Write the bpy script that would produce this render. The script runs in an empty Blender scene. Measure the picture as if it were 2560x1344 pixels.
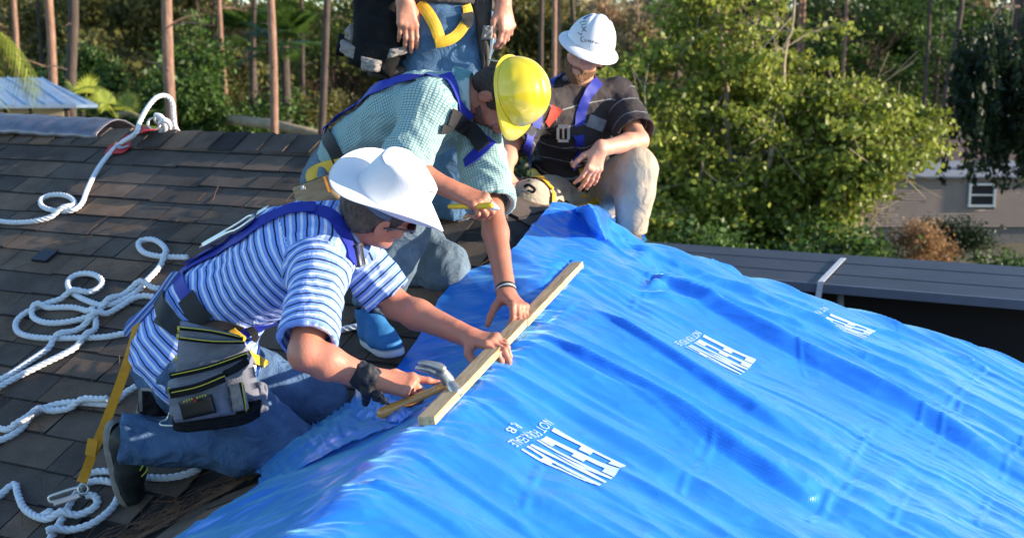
import bpy, bmesh, math, random
import numpy as np
from mathutils import Vector, Matrix
from mathutils.bvhtree import BVHTree

# ------------------------------------------------------------------ camera, sky, sun, exposure
scene = bpy.context.scene
COL = scene.collection
F_PX, W_PX, H_PX = 3090.0, 2560.0, 1344.0
PITCH = math.radians(9.6)
cam_data = bpy.data.cameras.new("camera")
cam = bpy.data.objects.new("camera", cam_data)
COL.objects.link(cam)
cam.location = (0, 0, 0)
cam.rotation_euler = (math.radians(90) - PITCH, 0, 0)
cam_data.sensor_width = 36
cam_data.lens = F_PX / W_PX * 36
cam_data.clip_start = 0.05
cam_data.clip_end = 2000
cam_data.dof.use_dof = True
cam_data.dof.focus_distance = 3.75
cam_data.dof.aperture_fstop = 4.6
scene.camera = cam

SUN = Vector((0.955, -0.10, 0.215)).normalized()          # towards the sun
SUN_EL = math.asin(SUN.z)
SUN_AZ = math.atan2(SUN.x, SUN.y)
world = bpy.data.worlds.new("World")
scene.world = world
world.use_nodes = True
wn = world.node_tree
bg = wn.nodes["Background"]
sky = wn.nodes.new("ShaderNodeTexSky")
sky.sky_type = 'NISHITA'
sky.sun_disc = False
sky.sun_elevation = SUN_EL
sky.sun_rotation = SUN_AZ
sky.air_density = 1.0
sky.dust_density = 0.1
sky.ozone_density = 3.0
wn.links.new(sky.outputs[0], bg.inputs[0])
bg.inputs[1].default_value = 0.15
sd = bpy.data.lights.new("sun", 'SUN')
sd.energy = 4.3
sd.angle = math.radians(0.5)
sd.color = (1.0, 0.85, 0.66)
so = bpy.data.objects.new("sun", sd)
COL.objects.link(so)
so.rotation_euler = SUN.to_track_quat('Z', 'Y').to_euler()
scene.view_settings.view_transform = 'Standard'
scene.view_settings.look = 'None'
scene.view_settings.gamma = 1
scene.view_settings.exposure = 1.32
scene.cycles.max_bounces = 6
scene.cycles.transparent_max_bounces = 8

random.seed(7)
rng = np.random.default_rng(7)

# ------------------------------------------------------------------ geometry of the view
CP, SP = math.cos(PITCH), math.sin(PITCH)
def ray(px, py):
    a = (px - W_PX / 2) / F_PX; u = (H_PX / 2 - py) / F_PX
    return Vector((a, CP + u * SP, -SP + u * CP))
def P(px, py, Y):
    d = ray(px, py); return d * (Y / d.y)

# roof planes, z = c + gx x + gy y
def zL(x, y): return -2.612 + .224 * x + .447 * y
def zR(x, y): return -1.54 - .43 * x + .2 * y
def zC(x, y): return -.469 + .492 * x - .107 * y
def zB(x, y): return -.35 - (.224 * x + .447 * y - 2.262)
def zB2(x, y):
    t = y - (4.865 + .347 * x)
    return -1.54 - .43 * x + .2 * y - .75 * t + 3 * np.maximum(0, .42 - x)
def zroof(x, y):
    return np.minimum(np.minimum(zR(x, y), np.maximum(zL(x, y), zC(x, y))), np.minimum(zB(x, y), zB2(x, y)))
def hit(px, py, off=0.0, fn=None):
    fn = fn or zroof
    d = ray(px, py); d = d / d.y
    t = 1.2
    while t < 14:
        if d.z * t < fn(d.x * t, t) + off: break
        t += .02
    lo, hi = t - .02, t
    for _ in range(12):
        m = (lo + hi) / 2
        if d.z * m < fn(d.x * m, m) + off: hi = m
        else: lo = m
    return d * hi

def nrm(a): a = np.array(a, float); return a / np.linalg.norm(a)
def A3(p): return np.array([p[0], p[1], p[2]], float)
# ------------------------------------------------------------------ noise
_perm = rng.permutation(256); _perm = np.concatenate([_perm, _perm, _perm])
_g = rng.normal(size=(256, 3)); _g /= np.linalg.norm(_g, axis=1)[:, None]
def noise3(p):
    p = np.asarray(p, float)
    i = np.floor(p).astype(int); f = p - i; u = f * f * f * (f * (f * 6 - 15) + 10)
    out = 0
    for dx in (0, 1):
        for dy in (0, 1):
            for dz in (0, 1):
                h = _perm[_perm[_perm[(i[:, 0] + dx) & 255] + ((i[:, 1] + dy) & 255)] + ((i[:, 2] + dz) & 255)]
                dd = f - np.array([dx, dy, dz])
                v = (_g[h] * dd).sum(1)
                w = (u[:, 0] if dx else 1 - u[:, 0]) * (u[:, 1] if dy else 1 - u[:, 1]) * (u[:, 2] if dz else 1 - u[:, 2])
                out = out + w * v
    return out * 1.6
def n2(x, y, s=0.0):
    x = np.asarray(x, float).ravel(); y = np.asarray(y, float).ravel()
    return noise3(np.stack([x, y, np.full_like(x, s)], 1))

# ------------------------------------------------------------------ materials
def nt(m): return m.node_tree.nodes, m.node_tree.links
MATS = {}
def mat(name, col, rough=.6, var=.12, scale=8., bump=0., bscale=60., metal=0., spec=.5, sss=0., coat=0., col2=None, stretch=(1, 1, 1), coord='Object', rnd=0., trans=0., wrinkle=0., wscale=14.):
    if name in MATS: return MATS[name]
    m = bpy.data.materials.new(name); m.use_nodes = True
    N, L = nt(m); b = N["Principled BSDF"]
    b.inputs["Roughness"].default_value = rough
    b.inputs["Metallic"].default_value = metal
    b.inputs["Specular IOR Level"].default_value = spec
    if sss:
        b.inputs["Subsurface Weight"].default_value = sss
        b.inputs["Subsurface Radius"].default_value = (.012, .005, .003)
        b.inputs["Subsurface Scale"].default_value = 1
    if coat: b.inputs["Coat Weight"].default_value = coat
    tc = N.new("ShaderNodeTexCoord"); mp = N.new("ShaderNodeMapping"); mp.inputs["Scale"].default_value = stretch
    L.new(tc.outputs[coord], mp.inputs[0])
    no = N.new("ShaderNodeTexNoise"); no.inputs["Scale"].default_value = scale; no.inputs["Detail"].default_value = 6; no.inputs["Roughness"].default_value = .6
    L.new(mp.outputs[0], no.inputs["Vector"])
    ramp = N.new("ShaderNodeMapRange"); ramp.inputs[1].default_value = .3; ramp.inputs[2].default_value = .7
    L.new(no.outputs[0], ramp.inputs[0])
    mx = N.new("ShaderNodeMix"); mx.data_type = 'RGBA'
    c = np.array(col); ca = c * (1 - var); cb = np.array(col2) if col2 else c * (1 + var)
    mx.inputs["A"].default_value = (*np.clip(ca, 0, 1), 1); mx.inputs["B"].default_value = (*np.clip(cb, 0, 1), 1)
    L.new(ramp.outputs[0], mx.inputs["Factor"])
    out = mx.outputs["Result"]
    if rnd:
        at = N.new("ShaderNodeAttribute"); at.attribute_name = "rnd"
        mr = N.new("ShaderNodeMapRange"); mr.inputs[3].default_value = 1 - rnd; mr.inputs[4].default_value = 1 + rnd
        L.new(at.outputs["Fac"], mr.inputs[0])
        vm = N.new("ShaderNodeVectorMath"); vm.operation = 'SCALE'
        L.new(out, vm.inputs[0]); L.new(mr.outputs[0], vm.inputs["Scale"]); out = vm.outputs[0]
    L.new(out, b.inputs["Base Color"])
    if bump:
        n2_ = N.new("ShaderNodeTexNoise"); n2_.inputs["Scale"].default_value = bscale; n2_.inputs["Detail"].default_value = 4
        L.new(mp.outputs[0], n2_.inputs["Vector"])
        bp = N.new("ShaderNodeBump"); bp.inputs["Strength"].default_value = bump; bp.inputs["Distance"].default_value = .01
        L.new(n2_.outputs[0], bp.inputs["Height"]); L.new(bp.outputs[0], b.inputs["Normal"])
    if wrinkle:
        wz = N.new("ShaderNodeTexNoise"); wz.inputs["Scale"].default_value = wscale; wz.inputs["Detail"].default_value = 3; wz.inputs["Distortion"].default_value = 1.6
        L.new(mp.outputs[0], wz.inputs["Vector"])
        rd = N.new("ShaderNodeMath"); rd.operation = 'SUBTRACT'; rd.inputs[1].default_value = .5; L.new(wz.outputs[0], rd.inputs[0])
        ra = N.new("ShaderNodeMath"); ra.operation = 'ABSOLUTE'; L.new(rd.outputs[0], ra.inputs[0])
        bw = N.new("ShaderNodeBump"); bw.inputs["Strength"].default_value = wrinkle; bw.inputs["Distance"].default_value = .05; bw.invert = True
        L.new(ra.outputs[0], bw.inputs["Height"])
        if b.inputs["Normal"].links: L.new(b.inputs["Normal"].links[0].from_socket, bw.inputs["Normal"])
        L.new(bw.outputs[0], b.inputs["Normal"])
    if trans:
        tr = N.new("ShaderNodeBsdfTranslucent"); L.new(out, tr.inputs[0])
        ms = N.new("ShaderNodeMixShader"); ms.inputs[0].default_value = trans
        L.new(b.outputs[0], ms.inputs[1]); L.new(tr.outputs[0], ms.inputs[2])
        L.new(ms.outputs[0], N["Material Output"].inputs[0])
    MATS[name] = m
    return m

# ------------------------------------------------------------------ objects
def link(name, me, m=None, parent=None, smooth=True):
    if m is not None and not me.materials: me.materials.append(m)
    if smooth and len(me.polygons):
        me.polygons.foreach_set("use_smooth", np.ones(len(me.polygons), bool))
    o = bpy.data.objects.new(name, me); COL.objects.link(o)
    if parent is not None:
        o.parent = parent
        o.matrix_parent_inverse = parent.matrix_world.inverted() if False else Matrix.Translation(-parent.location)
    return o
def mesh_np(name, v, f, m=None, parent=None, smooth=True):
    """v (n,3); f (m,k) array or list"""
    me = bpy.data.meshes.new(name)
    v = np.asarray(v, np.float32)
    if isinstance(f, np.ndarray):
        k = f.shape[1]; nf = len(f)
        me.vertices.add(len(v)); me.vertices.foreach_set("co", v.ravel())
        me.loops.add(nf * k); me.loops.foreach_set("vertex_index", f.astype(np.int32).ravel())
        me.polygons.add(nf); me.polygons.foreach_set("loop_start", np.arange(0, nf * k, k, dtype=np.int32))
        me.polygons.foreach_set("loop_total", np.full(nf, k, np.int32))
        me.update(calc_edges=True)
    else:
        me.from_pydata([tuple(map(float, p)) for p in v], [], f); me.update()
    return link(name, me, m, parent, smooth)
def empty(name, loc):
    o = bpy.data.objects.new(name, None); COL.objects.link(o); o.location = loc; o.empty_display_size = .1
    return o
def tag(o, label=None, cat=None, group=None, kind=None):
    if label: o["label"] = label
    if cat: o["category"] = cat
    if group: o["group"] = group
    if kind: o["kind"] = kind
    return o
def attr_face(o, name, vals):
    a = o.data.attributes.new(name, 'FLOAT', 'FACE'); a.data.foreach_set("value", np.asarray(vals, np.float32))
def attr_vert(o, name, vals):
    a = o.data.attributes.new(name, 'FLOAT', 'POINT'); a.data.foreach_set("value", np.asarray(vals, np.float32))

def catmull(pts, n=8, closed=False):
    pts = [np.array(p, float) for p in pts]
    if len(pts) < 3:
        return [pts[0] + (pts[-1] - pts[0]) * i / n for i in range(n + 1)]
    out = []
    q = [2 * pts[0] - pts[1]] + pts + [2 * pts[-1] - pts[-2]]
    for i in range(len(pts) - 1):
        a, b, c, d = q[i:i + 4]
        for k in range(n):
            t = k / n
            out.append(.5 * ((2 * b) + (c - a) * t + (2 * a - 5 * b + 4 * c - d) * t * t + (3 * b - a - 3 * c + d) * t ** 3))
    out.append(pts[-1])
    return out

def resample(pts, step):
    p = np.array(pts); s = np.r_[0, np.cumsum(np.linalg.norm(np.diff(p, axis=0), axis=1))]
    n = max(2, int(s[-1] / step) + 1); t = np.linspace(0, s[-1], n)
    return np.stack([np.interp(t, s, p[:, k]) for k in range(p.shape[1])], 1), t

def frames(p):
    T = np.gradient(p, axis=0); T /= np.linalg.norm(T, axis=1)[:, None] + 1e-9
    up = np.array([0, 0, 1.]) if abs(T[0, 2]) < .9 else np.array([1., 0, 0])
    N = np.zeros_like(p); n = np.cross(T[0], up); n /= np.linalg.norm(n); N[0] = n
    for i in range(1, len(p)):
        n = n - T[i] * np.dot(n, T[i]); n /= np.linalg.norm(n) + 1e-9; N[i] = n
    return T, N, np.cross(T, N)

def tube_vf(p, r, seg=10, caps=True, base=0):
    p = np.asarray(p, float); T, N, B = frames(p)
    r = np.broadcast_to(np.asarray(r, float), (len(p),))
    a = np.arange(seg) * 2 * np.pi / seg
    v = p[:, None] + r[:, None, None] * (np.cos(a)[None, :, None] * N[:, None] + np.sin(a)[None, :, None] * B[:, None])
    v = v.reshape(-1, 3); f = []
    for i in range(len(p) - 1):
        for j in range(seg):
            k = (j + 1) % seg
            f.append((base + i * seg + j, base + i * seg + k, base + (i + 1) * seg + k, base + (i + 1) * seg + j))
    if caps:
        f.append(tuple(base + j for j in range(seg))[::-1]); f.append(tuple(base + (len(p) - 1) * seg + j for j in range(seg)))
    return v, f
def tube(name, pts, r, m, parent=None, seg=10, n=6, smooth=True):
    p = np.array(catmull(pts, n)) if n else np.array([list(q) for q in pts], float)
    if not np.isscalar(r) and len(r) == len(pts) and n:
        r = np.interp(np.linspace(0, 1, len(p)), np.linspace(0, 1, len(r)), r)
    v, f = tube_vf(p, r, seg)
    return mesh_np(name, v, f, m, parent, smooth)

class MB:
    """collects shapes into one mesh"""
    def __init__(s): s.v = []; s.f = []; s.a = []
    def add(s, v, f, val=0.):
        b = len(s.v); s.v += [tuple(map(float, q)) for q in v]; s.f += [tuple(b + i for i in q) for q in f]; s.a += [val] * len(f)
    def box(s, c, sz, M=None, val=0., taper=1.):
        c = np.array(c, float); v = []
        for dz in (-.5, .5):
            for dx, dy in ((-.5, -.5), (.5, -.5), (.5, .5), (-.5, .5)):
                k = taper if dz > 0 else 1
                q = Vector((dx * sz[0] * k, dy * sz[1] * k, dz * sz[2]))
                if M is not None: q = M @ q
                v.append(c + np.array(q))
        s.add(v, [(3, 2, 1, 0), (4, 5, 6, 7), (0, 1, 5, 4), (1, 2, 6, 5), (2, 3, 7, 6), (3, 0, 4, 7)], val)
    def tube(s, p, r, seg=8, val=0.):
        v, f = tube_vf(np.array([list(q) for q in p], float), r, seg); s.add(v, f, val)
    def build(s, name, m, parent=None, smooth=False, bevel=0.):
        o = mesh_np(name, s.v, s.f, m, parent, smooth)
        attr_face(o, "rnd", s.a)
        if bevel:
            bm = bmesh.new(); bm.from_mesh(o.data)
            bmesh.ops.bevel(bm, geom=list(bm.edges), offset=bevel, segments=2, affect='EDGES', profile=.6)
            bm.to_mesh(o.data); bm.free()
        return o
# ------------------------------------------------------------------ the house: roof planes with real shingle tabs
def shingle_material():
    m = mat("asphalt_shingle", (.120, .095, .078), rough=.95, var=.35, scale=5, bump=.6, bscale=420, spec=.25)
    N, L = nt(m); b = N["Principled BSDF"]
    src = b.inputs["Base Color"].links[0].from_socket
    at = N.new("ShaderNodeAttribute"); at.attribute_name = "rnd"
    cr = N.new("ShaderNodeValToRGB"); e = cr.color_ramp.elements
    cr.color_ramp.interpolation = 'LINEAR'
    e[0].position = 0; e[0].color = (.30, .33, .40, 1)
    e[1].position = 1; e[1].color = (2.1, 1.6, 1.2, 1)  # tabs tinted from shaded blue to sunlit brown, the light painted into the colour
    k = cr.color_ramp.elements.new(.55); k.color = (1., .98, .98, 1)
    L.new(at.outputs["Fac"], cr.inputs[0])
    gn = N.new("ShaderNodeTexNoise"); gn.inputs["Scale"].default_value = 700; gn.inputs["Detail"].default_value = 2
    tc = N.new("ShaderNodeTexCoord"); L.new(tc.outputs["Object"], gn.inputs["Vector"])
    gm = N.new("ShaderNodeMapRange"); gm.inputs[1].default_value = .35; gm.inputs[2].default_value = .65; gm.inputs[3].default_value = .45; gm.inputs[4].default_value = 1.6
    L.new(gn.outputs[0], gm.inputs[0])
    a = N.new("ShaderNodeVectorMath"); a.operation = 'MULTIPLY'; L.new(src, a.inputs[0]); L.new(cr.outputs[0], a.inputs[1])
    c = N.new("ShaderNodeVectorMath"); c.operation = 'SCALE'; L.new(a.outputs[0], c.inputs[0]); L.new(gm.outputs[0], c.inputs["Scale"])
    L.new(c.outputs[0], b.inputs["Base Color"])
    return m
SH = shingle_material()
house = tag(empty("house", (0, 6, -4.6)), "dark shingled hip roof of the house the men kneel on, half covered by the tarp", "house")

# decking under the shingles (heightfield, a little below)
xs = np.arange(-4.6, 3.0, .06); ys = np.arange(-1.5, 9.6, .06)
X, Yy = np.meshgrid(xs, ys, indexing='ij'); Z = zroof(X, Yy) - .006 - .05 * ((X > .25) | (Yy < 2.6))
keep = np.ones_like(X, bool)
idx = np.arange(X.size).reshape(X.shape)
q = np.stack([idx[:-1, :-1], idx[1:, :-1], idx[1:, 1:], idx[:-1, 1:]], -1).reshape(-1, 4)
mesh_np("roof_deck", np.stack([X, Yy, Z], -1).reshape(-1, 3), q, SH, house)

PLANES = {'L': (zL, (.224, .447)), 'R': (zR, (-.43, .2)), 'C': (zC, (.492, -.107)), 'B': (zB, (-.224, -.447)), 'D': (zB2, (-.43 + .75 * .347, .2 - .75))}
def active(x, y):
    l, r, c, b, d = zL(x, y), zR(x, y), zC(x, y), zB(x, y), zB2(x, y)
    m = np.max([l, c]); z = min(r, m, b, d)
    if z == r: return 'R'
    if z == b: return 'B'
    if z == d: return 'D'
    return 'L' if l >= c else 'C'
sb = MB()
def UNDER(x, y):   # well inside the tarp
    return (x > .25 and y < 4.85 + .347 * x) or (y < 4.2 and x > -.985 + .27 * y - .12)
R2 = random.Random(3)
for key, x0, x1, y0, y1 in (('L', -4.4, 1.2, 2.0, 8.0), ('C', -2.0, .6, 2.2, 4.4), ('R', -.6, 2.9, 2.3, 6.4), ('D', .55, 2.9, 4.6, 6.6)):
    fn, g = PLANES[key]
    gm = math.hypot(*g); dn = np.array([-g[0] / gm, -g[1] / gm]); lv = np.array([-dn[1], dn[0]])   # downhill, level
    sl = 1 / math.sqrt(1 + gm * gm)
    EXP = .137
    c0 = np.array([(x0 + x1) / 2, (y0 + y1) / 2]); half = max(x1 - x0, y1 - y0) * .8
    nrow = int(2 * half / (EXP * sl)) + 1
    for i in range(nrow):
        s = -half + i * EXP * sl
        t = -half + R2.uniform(0, .3)
        rowr = R2.uniform(-.004, .004)
        while t < half:
            w = R2.choice((.12, .16, .2, .26, .3, .3))
            m = c0 + dn * (s + EXP * sl * .5) + lv * (t + w / 2)
            if x0 < m[0] < x1 and y0 < m[1] < y1 and active(m[0], m[1]) == key and (key == 'L' or not UNDER(m[0], m[1])) and not (key == 'L' and m[0] > -.1 and m[1] < 4.25):
                # skip tabs that no view can see: deep under the tarp
                ok = all(active(*(c0 + dn * (s + a_ * EXP * sl) + lv * (t + b_ * w))) == key for a_, b_ in ((.1, 0), (.1, 1), (.9, 0), (.9, 1)))
                if not ok:
                    t += w; continue
                v = []
                jit = R2.uniform(-.004, .004) + rowr
                lift = R2.uniform(.007, .011) if w < .28 else R2.uniform(.004, .007)
                curl = R2.uniform(0, .003)
                for (ds, dt, h) in ((EXP * sl + jit, 0, lift + curl), (EXP * sl + jit, w - .004, lift + R2.uniform(0, .003)), (-.02, w - .004, .0005), (-.02, 0, .0005)):
                    p = c0 + dn * (s + ds) + lv * (t + dt)
                    if key == 'L' and zC(p[0], p[1]) > zL(p[0], p[1]) + .01: pass
                    v.append((p[0], p[1], fn(p[0], p[1]) + h))
                v2 = [(a, b_, c_ - .012) for a, b_, c_ in v]
                base = R2.random()
                val = .12 + .88 * (.5 * base + .25 if R2.random() < .7 else base)
                sb.add(v + v2, [(0, 1, 2, 3)], val); nb0 = len(sb.v) - 8; sb.f += [tuple(nb0 + i for i in q_) for q_ in ((4, 5, 1, 0), (5, 6, 2, 1), (7, 4, 0, 3))]; sb.a += [0., 0., 0.]  # tab sides coloured dark, as shaded edges, so the sun draws no bright outlines
            t += w
shingles = sb.build("shingles", SH, house)

# ridge / hip / valley caps
def cap_run(a, b, name, wdt=.13, val=None):
    mbb = MB(); a = np.array(a, float); b = np.array(b, float); L_ = np.linalg.norm(b - a); n = int(L_ / .14)
    u = (b - a) / L_; sd_ = np.cross(u, (0, 0, 1)); sd_ /= np.linalg.norm(sd_)
    for i in range(n):
        p0 = a + u * (i * .14 - .02); p1 = a + u * ((i + 1) * .14)
        vv = []
        for p, h in ((p0, .012), (p1, .022)):
            for k in (-1, -.5, 0, .5, 1):
                q_ = p + sd_ * k * wdt
                z = float(zroof(q_[0], q_[1])) + h + .006 * (1 - abs(k))
                vv.append((q_[0], q_[1], z))
        vv += [(x, y, z - .014) for x, y, z in vv]
        ff = [(j, j + 1, j + 6, j + 5) for j in range(4)] + [(5 + j, 6 + j, 16 + j, 15 + j) for j in range(4)] + [(0, 5, 15, 10), (9, 4, 14, 19)]
        mbb.add(vv, ff, R2.random() if val is None else val)
    return mbb.build(name, SH, house)
RIDGE_A = P(0, 318, 6.39); RIDGE_B = P(1062, 357, 5.26)
ridge_end = np.array([-.34, 5.234, -.35]); ridge_far = ridge_end + np.array([-1.79, .89, 0]) * 2.3
cap_run(ridge_far, ridge_end, "ridge_cap")
cap_run((-.34, 5.234, -.35), (-.10, 4.60, -.60), "hip_cap", .10)

# walls below the eaves
wl = MB(); wl.box((-.6, 4.0, -3.7), (7.0, 10.4, 2.0)); wl.build("wall", mat("stucco_wall", (.45, .42, .36), rough=.9, bump=.3, bscale=120), house)

# metal ridge flashing lying along the left part of the ridge
ma = mat("flashing_metal", (.20, .19, .22), rough=.42, metal=.6, var=.3, scale=14)
pa = np.array(P(-60, 296, 6.5)); pb = np.array(P(296, 316, 6.12))
u = (pb - pa); u /= np.linalg.norm(u); sd_ = np.cross(u, (0, 0, 1)); sd_ /= np.linalg.norm(sd_)
v = []; f = []
prof = [(.16, -.055), (.15, -.03), (.10, .0), (.05, .022), (0, .03), (-.05, .022), (-.1, .0), (-.15, -.03)]
nseg = 24
for i in range(nseg + 1):
    p = pa + (pb - pa) * i / nseg
    wv = .003 * math.sin(i * 1.9) + .002 * math.sin(i * .7)
    for (a, h) in prof: v.append(p + sd_ * a + np.array([0, 0, h + wv]))
k = len(prof)
for i in range(nseg):
    for j in range(k - 1): f.append((i * k + j, i * k + j + 1, (i + 1) * k + j + 1, (i + 1) * k + j))
fl = mesh_np("ridge_flashing", v, f, ma, house); md = fl.modifiers.new("s", 'SOLIDIFY'); md.thickness = .006
bx = MB(); Mx = Matrix(((u[0], sd_[0], 0), (u[1], sd_[1], 0), (u[2], sd_[2], 1)))
bx.box((pa + pb) / 2 + sd_ * .10 - np.array([0, 0, .05]), (np.linalg.norm(pb - pa) - .02, .02, .07), Mx)  # dark red strip: the flashing's reddish underside with its shadow put into the colour
bx.build("underside_shade", mat("red_shade", (.10, .022, .02), rough=.8), house)

# square patch shingle, and a plumbing vent pipe
def on_plane_box(px, py, fn, g, sz, off):
    c = hit(px, py, 0, None)
    n = Vector((-g[0], -g[1], 1)).normalized(); gm = math.hypot(*g)
    dn_ = Vector((-g[0], -g[1], 0)); dn_.z = -gm * gm; dn_.normalize(); lv_ = n.cross(dn_)
    return Vector(c) + n * off, Matrix((lv_, dn_, n)).transposed()
c, Mm = on_plane_box(115, 645, zL, (.224, .447), None, .012)
bx = MB(); bx.box(c, (.085, .075, .012), Mm); bx.build("patch", mat("patch_black", (.012, .014, .022), rough=.5), house, bevel=.002)
pc = hit(915, 1052); 
pv, pf = tube_vf(np.array([[pc.x, pc.y, pc.z - .08], [pc.x, pc.y, pc.z - .0], [pc.x + .001, pc.y, pc.z + .11]]), [.031, .030, .030], 24)
vp = mesh_np("vent_pipe", pv, pf, mat("pale_pipe", (.42, .45, .50), rough=.45, var=.2, scale=20), house)

# valley flashing strip and blown pine needles
nb_ = MB(); RN = random.Random(4)
for k in range(900):
    if k < 520:
        x = RN.uniform(-1.5, -.55); y = 3.868 + .484 * x + RN.gauss(0, .05)
    else:
        x = RN.uniform(-2.6, .1); y = RN.uniform(3.2, 5.2)
        if active(x, y) != 'L': continue
    a = RN.gauss(.45, .5) if k < 520 else RN.uniform(0, 3.14); L_ = RN.uniform(.05, .13); dx, dy = math.cos(a) * L_ / 2, math.sin(a) * L_ / 2
    p = [np.array([x + dx * q_, y + dy * q_, float(zroof(x + dx * q_, y + dy * q_)) + .014 + (.004 if q_ == 0 else 0)]) for q_ in (-1, 0, 1)]
    nb_.tube(p, .0011, 3, val=RN.random())
nd = nb_.build("pine_needles", mat("needle_brown", (.16, .08, .04), rough=.8, var=.4, scale=20), None); tag(nd, "dry brown pine needles blown into the roof valley and over the shingles", "pine needles", kind="stuff")
# ------------------------------------------------------------------ the blue tarp
def smin(a, b, k):
    h = np.clip(.5 + .5 * (b - a) / k, 0, 1); return b * (1 - h) + a * h - k * h * (1 - h)
def smax(a, b, k): return -smin(-a, -b, k)
AX = np.array([.94, -.34]); AX /= np.linalg.norm(AX); QX = np.array([-AX[1], AX[0]])
def ridged(n): return 1 - np.abs(n) * 2
def seg_t(x, y, a, b):
    d = np.array(b[:2]) - np.array(a[:2]); L2 = (d * d).sum()
    t = np.clip(((x - a[0]) * d[0] + (y - a[1]) * d[1]) / L2, 0, 1)
    cx, cy = a[0] + t * d[0], a[1] + t * d[1]
    s = ((x - a[0]) * d[1] - (y - a[1]) * d[0]) / math.sqrt(L2)      # signed side
    return t, np.hypot(x - cx, y - cy), s
def tarp_base(x, y):
    r = smin(zR(x, y), smax(zL(x, y), zC(x, y), .10), .06)
    return smin(r, zB2(x, y), .05)
def G(x, y, px, py, amp, sx, ang=None, sy=None, _c={}):
    k = (px, py)
    if k not in _c: _c[k] = hit(px, py)
    c = _c[k]; dx = x - c.x; dy = y - c.y
    if sy is None: sy = sx
    if ang is None: ca, sa = AX
    else: ca, sa = math.cos(ang), math.sin(ang)
    u_ = dx * ca + dy * sa; v_ = -dx * sa + dy * ca
    return amp * np.exp(-(u_ / sx) ** 2 - (v_ / sy) ** 2)
TXT = [hit(1434, 1172), hit(1800, 908), hit(2115, 834)]
FOLDS = [  # (px, py) -> (px, py), height, half width (m), kind
    ((1560, 690), (2600, 1240), .070, .095), ((1500, 610), (2360, 965), .032, .030), ((1640, 690), (2340, 990), .018, .026),
    ((1330, 850), (2120, 1330), .042, .06), ((1480, 800), (2000, 1120), .030, .045), ((1150, 1010), (1640, 1344), .014, .035),
    ((1010, 1150), (1380, 1380), .015, .035), ((900, 1230), (1200, 1400), .014, .03),
    ((1400, 900), (1760, 1130), .010, .022), ((1900, 740), (2560, 980), .018, .04), ((2080, 740), (2240, 830), .02, .03),
    ((1480, 720), (1860, 830), .014, .02), ((1650, 860), (2560, 1344), .010, .03), ((2200, 1000), (2700, 1230), .014, .03),
]
_fold = [(hit(*a), hit(*b), h, w) for a, b, h, w in FOLDS]
CREASES = [((2470, 940), (2020, 1330)), ((2180, 1095), (2060, 1290)), ((1640, 690), (1580, 790)), ((2400, 1030), (2220, 1344)), ((1350, 1195), (1310, 1290)), ((1440, 780), (1300, 870)), ((1680, 700), (1610, 760)), ((2560, 1110), (2440, 1344)), ((1990, 905), (2010, 960)), ((1780, 1130), (1700, 1250))]
_cre = [(hit(*a), hit(*b)) for a, b in CREASES]
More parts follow.
